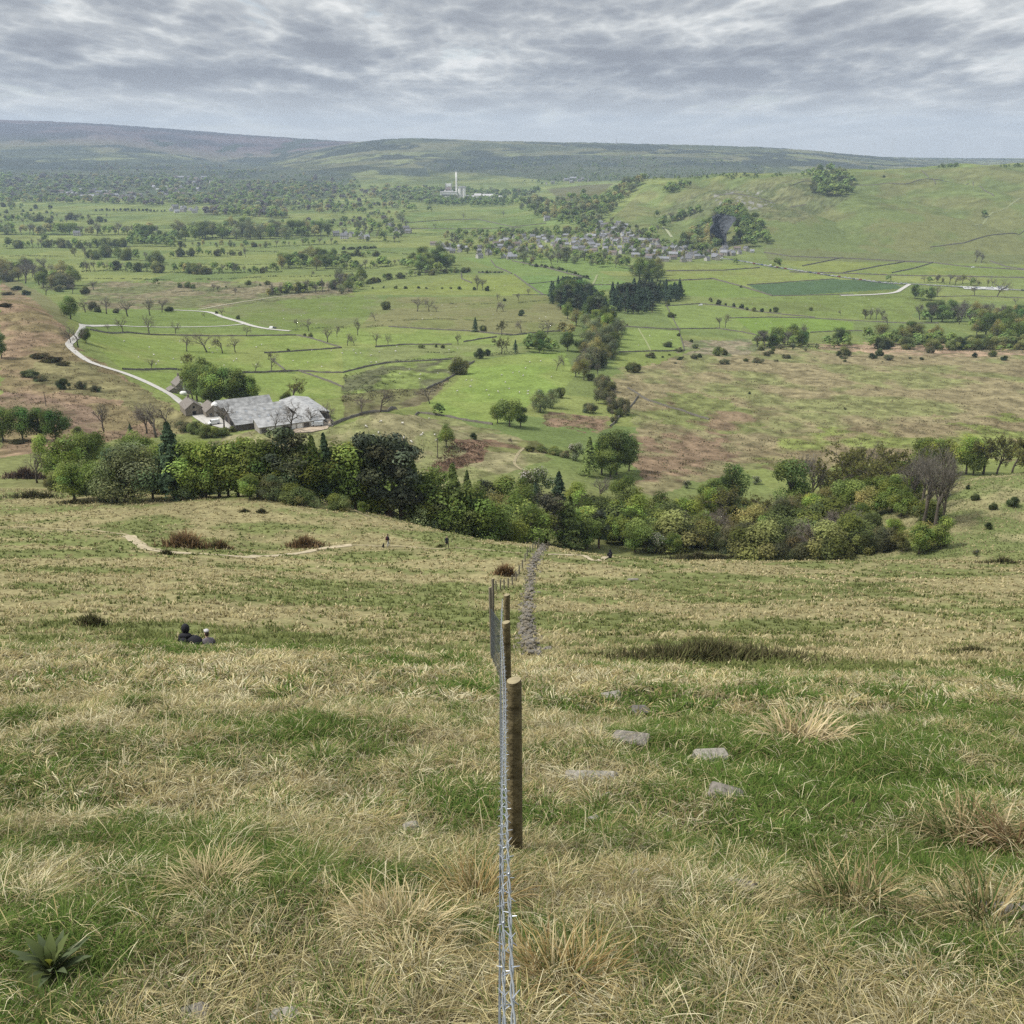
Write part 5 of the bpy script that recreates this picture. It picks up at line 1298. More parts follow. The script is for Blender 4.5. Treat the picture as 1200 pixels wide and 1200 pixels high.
def rowof(region, pts, n, kinds, hpx, jx=2.0, jy=1.2, w=1.0, ymin=215, vary=.35):
    pts = np.array(pts, float); d = np.r_[0, np.cumsum(np.linalg.norm(np.diff(pts, axis=0), axis=1))]
    for k in range(n):
        s_ = (k + .5) / n * d[-1] + random.uniform(-1, 1) * jx; x, y = np.interp(s_, d, pts[:, 0]), np.interp(s_, d, pts[:, 1]) + random.uniform(-jy, jy)
        T(region, [(random.choice(kinds), x, y, hpx * random.uniform(1 - vary, 1 + vary), w * random.uniform(.8, 1.2))], ymin)

# --- the tree belt below the middle slope (tops seen, feet hidden)
W('in the belt under the bracken slope', [('birch', 45, 509, 11), ('bare', 37, 527, 9), ('birch', 72, 512, 13, 1.5), ('broad', 97, 505, 14), ('birch', 110, 506, 13, 1.4), ('birch', 60, 528, 9, 1.6), ('broad', 80, 540, 9, 1.3), ('broad', 115, 535, 10, 1.2),
   ('bush', 62, 552, 5), ('bush', 100, 560, 4), ('broad', 150, 507, 12), ('birch', 165, 511, 12, 1.5), ('grey', 128, 530, 12, 1.2), ('grey', 150, 535, 13, 1.3), ('broad', 172, 528, 11), ('grey', 112, 555, 6, 1.6), ('birch', 182, 520, 12, 1.3)], 200)
W('in the belt below the farm', [('conifer', 198, 522, 17, 1.5), ('birch', 212, 516, 13, 1.4), ('lime', 236, 532, 13, 1.1), ('broad', 222, 528, 12), ('broad', 252, 532, 12, 1.2), ('birch', 262, 528, 12, 1.4), ('broad', 275, 540, 11, 1.3), ('birch', 285, 526, 13, 1.2), ('broad', 290, 545, 12, 1.4),
   ('broad', 305, 534, 13, 1.2), ('birch', 311, 528, 13), ('lime', 300, 545, 11, 1.3), ('pine', 333, 511, 16, 1.2), ('grey', 345, 530, 13), ('broad', 325, 540, 12, 1.2), ('larch', 365, 522, 15, 1.3), ('conifer', 379, 516, 16, 1.0), ('broad', 355, 535, 13, 1.2),
   ('dkgreen', 340, 550, 10, 1.3), ('broad', 265, 555, 8, 1.5), ('broad', 235, 558, 7, 1.6), ('broad', 300, 560, 7, 1.6), ('dkgreen', 320, 565, 6, 1.5), ('grey', 220, 562, 6, 1.6), ('birch', 368, 545, 12, 1.4)], 202)
W('in the belt behind the walkers', [('broad', 392, 530, 15, 1.1), ('birch', 404, 534, 15, 1.4), ('lime', 414, 548, 13), ('pine', 424, 524, 18), ('pine', 437, 527, 18), ('pine', 455, 527, 19, 1.1), ('pine', 467, 531, 18, 1.1), ('pine', 452, 540, 18, 1.2), ('brownpine', 470, 543, 18, 1.2), ('larch', 482, 545, 16, 1.3),
   ('birch', 443, 549, 14, 1.3), ('lime', 450, 572, 10, 1.1), ('birch', 432, 556, 12, 1.4), ('birch', 510, 548, 14, 1.6), ('larch', 530, 553, 17, 1.4), ('birch', 496, 560, 13, 1.5), ('broad', 520, 575, 12, 1.3), ('larch', 547, 552, 14, 1.2), ('pine', 566, 563, 12, 1.2), ('broad', 555, 575, 14, 1.2),
   ('olive', 580, 575, 13, 1.3), ('birch', 590, 558, 14, 1.5), ('broad', 570, 590, 11, 1.4), ('broad', 542, 590, 11, 1.4), ('grey', 505, 590, 8, 1.5)], 205)
W('in the wood behind the stile', [('white', 628, 549, 12, 1.1), ('broad', 612, 560, 13), ('conifer', 655, 553, 17, 1.25), ('conifer', 627, 565, 10), ('birch', 605, 578, 15, 1.6), ('brownpine', 642, 578, 16, 1.4), ('larch', 668, 582, 16, 1.6), ('birch', 662, 590, 13, 1.5), ('lime', 676, 566, 11, 1.2), ('twiggy', 702, 560, 9, 1.5),
   ('broad', 735, 557, 13, 1.25), ('lime', 745, 581, 14, 1.2), ('broad', 775, 577, 13, 1.2), ('birch', 722, 586, 12, 1.4), ('pine', 703, 598, 12, 1.3), ('birch', 688, 596, 12, 1.5), ('lime', 730, 605, 9, 1.3), ('broad', 758, 612, 8, 1.4), ('white', 768, 624, 6.5, 1.1), ('twiggy', 790, 600, 9, 1.4), ('twiggy', 785, 625, 6, 1.4),
   ('broad', 622, 592, 13, 1.4), ('broad', 585, 600, 11, 1.5)], 210)
W('in the stream wood beside the moor', [('broad', 835, 562, 12, 1.1), ('lime', 806, 584, 11, 1.3), ('twiggy', 945, 532, 13, 1.2), ('olive', 885, 590, 11, 1.4), ('olive', 860, 605, 8, 1.5), ('broad', 905, 598, 9, 1.3), ('oak', 986, 524, 15), ('oak', 1005, 521, 15), ('bare', 1026, 515, 16, .9),
   ('oak', 1047, 525, 14), ('twiggy', 965, 545, 11, 1.3), ('birch', 972, 562, 7, 1.3), ('bush', 970, 585, 6, 1.1), ('bush', 1000, 580, 6, 1.1), ('broad', 1040, 562, 8, 1.3), ('lime', 1030, 578, 7, 1.4), ('broad', 1060, 576, 8, 1.4), ('broad', 1010, 590, 8, 1.3), ('twiggy', 1060, 545, 11, 1.3), ('twiggy', 1090, 521, 19, .95), ('twiggy', 1100, 530, 18, .8), ('twiggy', 1078, 533, 15, .9),
   ('olive', 1085, 612, 8, 1.5), ('olive', 1060, 622, 6, 1.5), ('scrub', 1010, 622, 6, 1.1), ('scrub', 985, 628, 5, 1.2), ('twiggy', 1000, 600, 8, 1.4), ('scrub', 950, 622, 6, 1.3), ('twiggy', 935, 610, 8, 1.4), ('bush', 905, 618, 6, 1.2), ('scrub', 880, 625, 5, 1.3), ('broad', 830, 610, 8, 1.4), ('scrub', 850, 628, 5, 1.3), ('gorse', 815, 622, 5, 1.2), ('gorse', 905, 635, 4, 1.3), ('white', 878, 640, 3.2, 1.2), ('grey', 840, 625, 5, 1.4), ('twiggy', 915, 600, 9, 1.3)], 205)
T('behind the rough bank', [('lime', 1082, 557, 44, 1.1), ('lime', 1098, 556, 42, 1.1), ('oak', 1117, 556, 42), ('lime', 1132, 556, 44, 1.2), ('oak', 1152, 556, 46), ('oak', 1168, 556, 42), ('broad', 1140, 557, 30, 1.2), ('oak', 1186, 556, 42), ('oak', 1203, 556, 42), ('oak', 1225, 556, 42)], 300)
T('on the rough grass bank', [('gorse', 1142, 586, 8), ('gorse', 1134, 573, 5), ('gorse', 1163, 597, 8), ('gorse', 1187, 594, 12), ('gorse', 1158, 620, 8), ('gorse', 1197, 668, 14), ('white', 1144, 652, 8)], 226)
T('in the stream wood beside the moor', [('dkgreen', 925, 603, 66, 1.05), ('dkgreen', 856, 592, 48, 1.1), ('broad', 838, 598, 36, 1.2), ('oak', 985, 592, 66, 1.1), ('twiggy', 950, 590, 58, 1.1), ('oak', 1006, 585, 60, 1.0), ('oak', 1048, 582, 56, 1.1), ('twiggy', 1064, 590, 48, 1.1), ('twiggy', 1096, 622, 98, .85), ('twiggy', 1082, 618, 84, .85), ('twiggy', 1105, 612, 76, .8), ('broad', 1045, 600, 40, 1.2), ('oak', 1024, 590, 50, 1.0)], 215)
scatter('in the stream thicket', [(790,600),(850,596),(900,606),(960,592),(1050,588),(1085,600),(1108,640),(1105,655),(960,656),(850,652),(790,640)], 56, ['scrub', 'bush', 'bare', 'broad', 'olive', 'lime', 'bush', 'oak', 'birch'], 30, 9, 1.3, 160, .45)
scatter('in the stream thicket', [(960,575),(1050,560),(1075,590),(1000,600)], 14, ['broad', 'birch', 'lime', 'oak'], 30, 9, 1.3, 215, .3)
scatter('at the feet of the tree belt', [(60,568),(120,582),(300,586),(420,602),(480,618),(620,640),(640,636),(480,606),(400,590),(300,580),(120,572)], 44, ['bush', 'birch', 'lime', 'grey', 'broad'], 20, 7, 1.5, 186, .45)
scatter('at the feet of the stile wood', [(640,640),(790,652),(790,630),(700,615),(640,620)], 22, ['birch', 'broad', 'lime', 'larch', 'bush'], 34, 8, 1.3, 175, .3)
# --- round trees above the belt, bracken slope
T('in the group under the bracken', [('dkgreen', 4, 517, 40, 1.15), ('dkgreen', 27, 517, 41, 1.1), ('dkgreen', 48, 516, 38, 1.1), ('dkgreen', 66, 519, 40, 1.15), ('dkgreen', -14, 517, 40, 1.1)])
T('on the bracken slope', [('dkgreen', 2, 420, 30, 1.0), ('dkgreen', 83, 374, 27, 1.2), ('bare', 83, 402, 22), ('bare', 92, 407, 28), ('dkgreen', 101, 402, 18, 1.1), ('twiggy', 122, 506, 34, 1.1), ('bare', 172, 508, 38), ('bare', 183, 513, 42), ('bare', 198, 500, 30), ('conifer', 153, 507, 11, 1.6), ('bush', 92, 512, 12),
   ('gorse', 75, 456, 13), ('scrub', 95, 456, 10), ('scrub', 112, 459, 8, 1.2), ('gorse', 36, 441, 8, 2.2), ('scrub', 46, 446, 6, 2.2), ('heather', 60, 424, 6, 3.2), ('heather', 45, 419, 5, 3.4), ('heather', 74, 428, 4, 3.6), ('gorse', 31, 346, 6, 2.0), ('gorse', 20, 340, 5, 2.4), ('heather', 10, 346, 4, 3), ('heather', 6, 359, 4, 3), ('heather', 20, 520, 5, 3)])
# --- the farm
T('by the farmhouse', [('broad', 231, 470, 46, 1.05), ('dkgreen', 243, 472, 44, 1.1), ('broad', 256, 474, 46, 1.1), ('dkgreen', 270, 474, 44, 1.1), ('broad', 284, 475, 42, 1.1), ('broad', 294, 474, 34, 1.1), ('twiggy', 226, 468, 30), ('dkgreen', 249, 478, 26, 1.2), ('broad', 240, 455, 36, 1.1)])
T('around the farm buildings', [('oak', 343, 470, 26, 1.2), ('bush', 335, 471, 12), ('bare', 262, 503, 34), ('bare', 340, 504, 38), ('bare', 322, 507, 30, .6), ('bare', 363, 500, 26), ('bare', 389, 495, 24), ('bush', 228, 508, 14, 1.1), ('bush', 240, 512, 15, 1.1), ('bush', 252, 512, 12, 1.2), ('bush', 263, 510, 9, 1.2), ('scrub', 215, 505, 12, 1.2), ('bush', 272, 506, 7, 1.3)])
T('in the field above the farm', [('oak', 217, 435, 20, 1.1), ('bare', 219, 412, 20), ('bare', 243, 413, 26, 1.1), ('bare', 261, 414, 22), ('bare', 276, 413, 22), ('bare', 178, 433, 14), ('bare', 299, 436, 14), ('bare', 318, 436, 24, .7), ('oak', 315, 420, 8), ('bare', 206, 391, 16), ('bare', 144, 389, 20), ('bare', 127, 387, 8, 1.3), ('bare', 175, 391, 22, 1.1), ('bare', 289, 394, 14)])
T('beside the lane bend', [('bare', 150, 371, 24, 1.3), ('twiggy', 176, 370, 22, 1.3), ('bare', 125, 368, 20, 1.2), ('scrub', 110, 365, 12), ('bare', 100, 366, 18, 1.2), ('twiggy', 190, 366, 16, 1.4), ('gorse', 115, 366, 6, 1.2), ('gorse', 136, 367, 6, 1.2), ('gorse', 198, 365, 6, 1.5), ('bush', 100, 345, 10), ('twiggy', 85, 344, 12, 1.5), ('twiggy', 110, 340, 12, 1.5), ('bare', 54, 346, 16, 1.2), ('scrub', 70, 342, 8, 1.5)])
T('along the pale lane', [('bare', 260, 371, 12), ('bush', 279, 374, 5), ('bush', 254, 368, 4), ('bare', 362, 388, 16, 1.2), ('bare', 348, 383, 10), ('bush', 357, 394, 4), ('bush', 364, 395, 5), ('bare', 384, 401, 18, 1.1), ('bare', 395, 395, 14), ('bush', 338, 412, 4), ('bare', 240, 372, 7)])
T('around the meadow brook', [('bare', 424, 487, 22), ('bare', 446, 483, 28), ('bare', 504, 473, 24), ('dkgreen', 514, 487, 15, 1.3), ('broad', 523, 524, 27, 1.0), ('gorse', 555, 515, 8), ('bush', 538, 438, 20), ('twiggy', 534, 438, 20, 1.1), ('bush', 545, 430, 8), ('gorse', 562, 420, 12), ('gorse', 571, 417, 8), ('oak', 588, 415, 20, 1.15), ('conifer', 604, 414, 16, 1.3), ('bare', 600, 520, 8)])
T('beyond the meadow corner', [('broad', 597, 500, 34, 1.25), ('lime', 583, 496, 22, 1.1), ('dkgreen', 610, 500, 24, 1.0), ('grey', 633, 483, 26, 1.15), ('grey', 645, 478, 22, 1.1), ('bush', 655, 466, 12, 1.1), ('scrub', 691, 484, 12, 1.3), ('bush', 740, 436, 11, 1.1), ('scrub', 730, 486, 20, .8), ('bush', 725, 488, 9), ('scrub', 720, 495, 8)])
T('in the clump by red bracken', [('dkgreen', 722, 556, 52, 1.15), ('broad', 705, 556, 46, 1.0), ('larch', 690, 558, 46, 1.5), ('dkgreen', 737, 552, 40, .9), ('broad', 715, 560, 34, 1.2), ('white', 675, 540, 21, 1.1), ('bush', 650, 533, 9, 1.6), ('bush', 635, 530, 8, 1.6), ('bush', 620, 529, 7, 1.5), ('scrub', 662, 536, 8, 1.4), ('white', 886, 568, 10, 1.3), ('white', 805, 572, 9, 1.3)])
# --- middle valley
T('on the open pasture', [('bare', 489, 365, 18, 1.2), ('bare', 503, 365, 17, 1.1), ('bush', 452, 363, 10), ('bare', 512, 365, 8, 1.4), ('bare', 590, 365, 13, 1.1), ('bare', 582, 365, 11, 1.2), ('bare', 583, 352, 9), ('gorse', 591, 353, 4), ('conifer', 557, 389, 17, 1.4), ('bush', 566, 389, 8), ('oak', 588, 393, 18, .9), ('bare', 611, 390, 15, 1.1), ('gorse', 611, 370, 7, 1.2),
   ('twiggy', 608, 353, 10), ('bare', 619, 346, 9), ('twiggy', 537, 404, 13, 1.2), ('bare', 441, 405, 17), ('bare', 455, 405, 14), ('bare', 407, 405, 15), ('bare', 415, 405, 12), ('twiggy', 419, 393, 20, .8), ('bush', 494, 408, 5, 1.4), ('bush', 511, 407, 4), ('bush', 519, 408, 5), ('twiggy', 559, 340, 18, 1.3), ('twiggy', 566, 340, 14, 1.2), ('gorse', 571, 341, 6), ('gorse', 556, 340, 4), ('bare', 440, 376, 12), ('bare', 635, 391, 15, 1.1), ('bare', 642, 391, 17, 1.1), ('bare', 655, 389, 13)])
scatter('in the dark conifer wood above the brook trees', [(645,352),(668,345),(700,358),(722,378),(700,374),(670,366),(648,360)], 60, ['conifer', 'conifer', 'conifer', 'pine', 'dkgreen'], 20, 2.8, 1.35)
scatter('in the dark conifer block by the pale pond', [(716,352),(740,348),(765,352),(765,368),(740,369),(718,366)], 46, ['conifer', 'conifer', 'pine'], 20, 2.8, 1.4)
scatter('in the far conifer block by the field gate', [(753,346),(775,342),(797,345),(797,354),(775,355),(755,353)], 30, ['conifer', 'conifer', 'dkgreen'], 16, 2.8, 1.3)
scatter('in the leafy top of the conifer wood', [(690,350),(735,345),(760,345),(720,360),(700,358)], 12, ['broad', 'broad', 'lime'], 14, 5, 1.1)
scatter('in the brook wood', [(660,370),(700,378),(722,385),(726,405),(715,420),(690,405),(675,385)], 24, ['broad', 'lime', 'broad', 'grey', 'olive'], 20, 5, 1.15)
scatter('in the brook wood', [(620,405),(660,410),(690,412),(640,415),(615,414)], 13, ['dkgreen', 'dkgreen', 'broad'], 18, 5, 1.2)
scatter('in the grey thicket of the lower brook', [(690,395),(720,405),(725,415),(700,435),(690,450),(670,440),(680,420)], 24, ['twiggy', 'grey', 'scrub', 'twiggy', 'olive'], 19, 4.5, 1.15)
scatter('in the grey thicket of the lower brook', [(690,445),(705,435),(712,450),(722,470),(730,490),(715,490),(700,465)], 13, ['scrub', 'twiggy', 'bush'], 12, 5, 1.2)
T('in the brook wood edge', [('bare', 652, 434, 18, .8), ('bare', 661, 428, 14), ('olive', 658, 391, 14, 1.2), ('olive', 668, 393, 14, 1.2), ('gorse', 735, 432, 4), ('bush', 743, 436, 12, 1.2), ('bush', 735, 382, 3), ('white', 768, 353, 8, 1.3)])
scatter('in the round copse before the village', [(742,322),(770,322),(774,330),(760,332),(745,328)], 9, ['broad', 'grey', 'olive'], 20, 5, 1.2)
T('on the field wall by the wood', [('twiggy', 843, 385, 14, 1.0), ('bare', 850, 384, 18, .8), ('bush', 832, 352, 4), ('bush', 841, 357, 5), ('bush', 795, 394, 4), ('bush', 810, 401, 4), ('bush', 787, 372, 6, 1.5), ('bush', 783, 358, 5)])
rowof('on the field wall by the wood', [(830,354),(850,358),(880,364),(915,367)], 10, ['bush', 'gorse', 'bush'], 5, 2, .8, .8)
scatter('in the dark thicket on the edge of the moor', [(886,404),(910,402),(940,400),(944,407),(915,408),(888,408)], 20, ['dkgreen', 'dkgreen', 'broad', 'twiggy'], 17, 4, 1.2)
scatter('along the foot of the dark thicket', [(885,409),(950,405),(965,410),(940,412),(890,411)], 13, ['gorse', 'bush', 'white'], 6, 5, 1.1)
scatter('by the sand strip', [(962,404),(990,402),(1000,407),(975,409)], 7, ['dkgreen', 'broad'], 17, 5, 1.2)
scatter('above the sand strip', [(1015,404),(1060,396),(1100,398),(1150,400),(1200,404),(1210,412),(1130,412),(1070,410),(1020,409)], 46, ['broad', 'bush', 'gorse', 'bush', 'dkgreen'], 11, 4.5, 1.3)
scatter('above the sand strip', [(1010,398),(1060,394),(1100,396),(1100,402),(1040,404)], 14, ['dkgreen', 'broad', 'olive'], 16, 5, 1.2)
scatter('in the wood by the car park fields', [(1075,374),(1120,372),(1150,375),(1130,379),(1080,378)], 14, ['dkgreen', 'dkgreen', 'twiggy'], 17, 5, 1.25)
scatter('in the wood by the car park fields', [(1110,370),(1170,368),(1195,375),(1160,382),(1120,380)], 14, ['twiggy', 'olive', 'twiggy'], 17, 5, 1.25)
scatter('in the high wood over the moor edge', [(1130,385),(1170,380),(1215,380),(1220,400),(1180,400),(1140,396)], 26, ['broad', 'dkgreen', 'broad', 'olive'], 22, 5.5, 1.2)
T('below the car park', [('twiggy', 1020, 374, 13, 1.1), ('twiggy', 1027, 374, 14, 1.1), ('twiggy', 1034, 375, 13, 1.1), ('bare', 1040, 381, 14), ('bare', 1013, 374, 12), ('dkgreen', 1072, 350, 17, 1.1), ('broad', 1082, 352, 15, 1.2), ('dkgreen', 1091, 352, 16, 1.2), ('bare', 1098, 348, 14), ('bare', 1142, 346, 13), ('bare', 1168, 348, 22, 1.0), ('bare', 1190, 357, 10), ('dkgreen', 1041, 330, 8, 1.2), ('broad', 910, 314, 13, 1.25), ('broad', 862, 310, 8, 1.1),
   ('bush', 868, 337, 3), ('twiggy', 1143, 307, 15, 1.2), ('twiggy', 1150, 308, 12, 1.3), ('dkgreen', 1153, 255, 9, 1.2), ('gorse', 1192, 362, 5, 1.5), ('oak', 1015, 374, 12), ('bush', 950, 364, 4), ('bare', 985, 370, 7)])
rowof('along the road by the car park', [(1077,331),(1110,332),(1150,335),(1165,335)], 13, ['bare', 'twiggy', 'oak', 'dkgreen'], 10, 3, 1, 1.1)
scatter('on the moor', [(780,405),(900,412),(1000,418),(1200,420),(1200,425),(900,425),(800,430),(740,425)], 26, ['gorse', 'bush', 'scrub', 'scrub'], 3.6, 4, 1.7, vary=.8)
T('on the moor', [('bush', 990, 417, 11, 1.2), ('bush', 983, 417, 6, 1.4), ('gorse', 1022, 420, 6, 1.5), ('gorse', 1031, 417, 9, 1.0), ('bush', 840, 417, 11, 1.0), ('bush', 848, 416, 8), ('gorse', 820, 419, 5), ('bush', 1163, 418, 8), ('gorse', 1142, 419, 6), ('scrub', 1090, 414, 9), ('gorse', 878, 462, 3), ('scrub', 990, 480, 3)])
# --- the valley left and beyond: hedgerow trees, belts
VAL = 'in the hedges of the left valley'
mixA = ['broad', 'broad', 'grey', 'twiggy', 'olive', 'dkgreen', 'bush']
rowof('along the tree lined hedge above the dull field', [(92,318),(130,317),(160,318),(188,319)], 16, ['twiggy', 'broad', 'bare', 'dkgreen', 'bush'], 12, 2, 1)
rowof('along the tree lined hedge above the dull field', [(203,319),(235,321),(265,320),(300,320),(328,318)], 22, mixA, 10, 2, 1)
scatter('in the small wood on the hedge corner', [(325,313),(345,306),(380,303),(410,306),(410,315),(370,317),(330,316)], 30, ['broad', 'dkgreen', 'broad', 'olive'], 14, 4, 1.2)
scatter('in the brown trees behind the spur', [(0,320),(30,318),(60,322),(80,328),(90,338),(60,340),(20,332),(0,330)], 26, ['twiggy', 'twiggy', 'broad', 'olive', 'scrub'], 18, 5, 1.2)
rowof('along the hedge of scattered thorns', [(95,303),(130,303),(165,305),(195,309)], 13, ['twiggy', 'broad', 'grey', 'bush'], 12, 2.5, 1.4)
rowof('along the hedge of scattered thorns', [(200,302),(230,300),(262,300),(290,301)], 14, ['broad', 'twiggy', 'bush', 'bush'], 9, 2.5, 1.4)
rowof('under the dark tree mass', [(20,291),(60,290),(100,291),(145,289)], 24, ['twiggy', 'grey', 'bush', 'broad'], 9, 2, .8)
T('under the dark tree mass', [('dkgreen', 10, 291, 13, 1.3), ('dkgreen', 52, 285, 11, 1.3), ('oak', 88, 301, 11, 1.2)])
scatter('in the dark tree mass of the left valley', [(148,284),(165,279),(190,279),(205,284),(200,290),(150,290)], 22, ['broad', 'dkgreen', 'broad'], 12, 3.5, 1.3)
rowof('in the long belt across the left valley', [(205,281),(240,280),(280,279),(330,279),(385,277)], 36, ['broad', 'broad', 'grey', 'dkgreen', 'olive'], 15, 2, 2.5, 1.2)
rowof('in the long belt across the left valley', [(205,275),(250,272),(290,270),(330,273),(360,274)], 22, ['broad', 'grey', 'olive'], 13, 2, 1.5, 1.2)
rowof('in the belt at the far left', [(0,274),(40,275),(80,275),(130,276),(180,275)], 34, ['broad', 'grey', 'twiggy', 'broad', 'olive'], 12, 2, 1.5, 1.2)
rowof('in the hedge between the pale strips', [(200,290),(240,289),(280,290),(315,290)], 16, mixA, 7, 2, 1, 1.1)
rowof('in the hedge between the pale strips', [(315,289),(340,288),(370,287),(398,286)], 12, ['dkgreen', 'broad', 'twiggy'], 7, 2, .8, 1.1)
rowof('in the hedge rows of the far left fields', [(0,262),(30,260),(60,258),(100,260),(130,258)], 26, ['broad', 'grey', 'bush', 'twiggy'], 7, 2, 3.5, 1.1, vary=.5)
scatter('on the far left fields', [(0,242),(60,244),(70,255),(30,262),(0,258)], 30, ['broad', 'bush', 'dkgreen'], 4.5, 3, 1.1)
rowof('in the hedge rows of the far left fields', [(110,247),(150,247),(195,248)], 20, ['bush', 'gorse'], 2.6, 1, .4, 1.0)
T('in the low wet ground', [('bush', 291, 334, 6, 1.3), ('bush', 305, 335, 3), ('bush', 313, 334, 6, 1.3), ('twiggy', 250, 341, 9, 1.4), ('twiggy', 256, 342, 8, 1.3), ('twiggy', 276, 345, 8, 1.5), ('bush', 220, 337, 7, 1.2), ('bush', 226, 338, 5, 1.3), ('broad', 183, 335, 10, 1.1), ('bush', 211, 337, 6), ('scrub', 320, 345, 7, 1.5), ('bare', 365, 324, 7), ('bush', 265, 337, 2), ('bush', 280, 337, 2)])
rowof('along the brook hedge by the wet ground', [(312,346),(335,344),(360,343),(385,341),(405,338)], 20, ['twiggy', 'twiggy', 'broad', 'olive', 'bush'], 13, 2, 1.5, 1.15)
scatter('in the brook copse left of the yellow field', [(395,330),(415,328),(428,333),(420,340),(400,345),(392,340)], 16, ['twiggy', 'broad', 'olive', 'grey'], 15, 4.5, 1.2)
rowof('along the hedge before the village edge', [(400,318),(430,315),(455,312),(475,310)], 14, ['broad', 'twiggy', 'dkgreen'], 10, 2, 1.2, 1.2)
scatter('in the village edge trees', [(470,313),(495,308),(520,305),(530,312),(518,320),(500,322),(480,316)], 24, ['broad', 'lime', 'broad', 'dkgreen'], 15, 4, 1.25)
rowof('along the hedge before the village edge', [(430,333),(455,327),(478,325),(505,322),(550,319)], 20, ['bush', 'twiggy', 'dkgreen', 'bush'], 7, 2, 1, 1.2)
rowof('dotted along the pasture wall', [(430,338),(450,338),(475,338),(510,338),(548,340)], 9, ['bush', 'gorse'], 3.0, 3, .4, 1.3)
rowof('on the near village hedge', [(560,320),(575,320),(590,320)], 7, ['gorse', 'bush'], 2.6, 1, .4, 1.2)
rowof('on the near village hedge', [(620,311),(650,315),(675,322),(690,327)], 14, ['bush', 'gorse', 'dkgreen'], 3.5, 2, .8, 1.2)
scatter('among the village gardens', [(500,290),(560,300),(600,306),(625,312),(660,309),(740,318),(740,310),(680,302),(600,298),(540,288)], 52, ['broad', 'grey', 'twiggy', 'broad', 'olive'], 10, 4, 1.25)
scatter('among the village houses', [(505,276),(560,274),(640,272),(700,268),(735,262),(765,280),(845,300),(780,306),(700,300),(600,296),(540,290)], 170, ['broad', 'grey', 'dkgreen', 'olive'], 7, 2.6, 1.2)
scatter('behind the village under the green field', [(525,276),(600,276),(700,268),(720,268),(700,274),(620,279),(540,279)], 34, ['broad', 'dkgreen', 'grey'], 8, 3.5, 1.2)
scatter('among the outskirts firs', [(400,278),(430,262),(470,258),(480,268),(470,286),(430,284)], 34, ['broad', 'grey', 'twiggy', 'broad'], 9, 4, 1.2)
T('among the outskirts firs', [('conifer', 416, 267, 6), ('conifer', 422, 267, 6), ('conifer', 429, 269, 7, 1.3), ('dkgreen', 439, 270, 11, 1.6), ('dkgreen', 452, 265, 9, 1.4), ('broad', 485, 247, 9, 1.5), ('broad', 503, 248, 7, 1.4), ('broad', 443, 252, 8, 1.2), ('bare', 543, 257, 8), ('bare', 590, 254, 8), ('bare', 510, 267, 6)])
rowof('on the fields under the dark firs', [(402,293),(420,292),(440,291)], 10, ['bush', 'gorse'], 3, 2, .4, 1.4)
rowof('on the fields under the dark firs', [(400,299),(425,300),(445,300)], 9, ['broad', 'bush'], 6, 2, 1, 1.3)
# --- gorge, hillside woods
M_cliff = plain('limestone_cliff_shadow_paint', (.05, .055, .06), .95, .5, .06, bump=1.0)  # the gorge's shadow is put into the near-black rock colour
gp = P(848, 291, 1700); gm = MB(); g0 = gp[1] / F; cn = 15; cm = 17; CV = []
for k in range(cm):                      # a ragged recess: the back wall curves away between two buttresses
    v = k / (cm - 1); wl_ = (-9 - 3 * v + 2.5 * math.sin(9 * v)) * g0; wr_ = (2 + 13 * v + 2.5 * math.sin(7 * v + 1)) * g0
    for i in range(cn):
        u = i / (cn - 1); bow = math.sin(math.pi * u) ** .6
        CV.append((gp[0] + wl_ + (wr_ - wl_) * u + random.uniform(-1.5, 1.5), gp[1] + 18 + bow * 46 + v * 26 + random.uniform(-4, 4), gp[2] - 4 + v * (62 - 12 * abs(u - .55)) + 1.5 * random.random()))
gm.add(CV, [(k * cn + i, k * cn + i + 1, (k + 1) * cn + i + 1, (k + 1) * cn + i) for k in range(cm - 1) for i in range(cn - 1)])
tag(gm.build('limestone_cliff', M_cliff), 'limestone cliff cleft with painted shadow between the two gorge woods', 'cliff', None, 'thing')
scatter('in the gorge wood', [(795,292),(815,272),(838,258),(848,270),(842,292),(820,298)], 46, ['broad', 'dkgreen', 'olive', 'grey'], 12, 3.8, 1.2, 1700)
scatter('in the gorge wood', [(858,288),(862,262),(872,252),(892,268),(899,286),(880,290)], 40, ['broad', 'dkgreen', 'dkgreen'], 12, 3.8, 1.2, 1700)
scatter('in the gorge wood', [(834,290),(838,262),(843,262),(842,292)], 9, ['broad', 'dkgreen'], 13, 3, 1.3, 1700)
scatter('in the gorge wood', [(838,256),(850,248),(866,248),(872,256),(856,257)], 16, ['dkgreen', 'broad', 'olive'], 11, 3, 1.3, 1700)
scatter('in the gorge wood', [(835,252),(855,246),(868,250),(860,262),(845,264)], 12, ['dkgreen', 'broad'], 12, 4, 1.2, 1700)
rowof('in the tree line over the village', [(738,292),(752,284),(768,272),(785,262),(808,252),(822,248)], 26, ['broad', 'dkgreen', 'twiggy'], 10, 2, 2.5, 1.2, 1700)
T('on the green hillside', [('dkgreen', 769, 255, 9, 1.2), ('twiggy', 716, 265, 12, .9), ('dkgreen', 1020, 199, 6, 1.5), ('gorse', 1036, 208, 3), ('broad', 855, 207, 4, 1.3)], 1700)
scatter('in the hilltop copse', [(947,222),(960,205),(985,204),(1000,218),(996,230),(962,231)], 44, ['broad', 'dkgreen', 'grey'], 12, 3.8, 1.25, 1700)
scatter('in the hilltop copse', [(936,207),(955,203),(958,207),(940,208)], 8, ['broad', 'dkgreen'], 6, 3, 1.3, 1700)
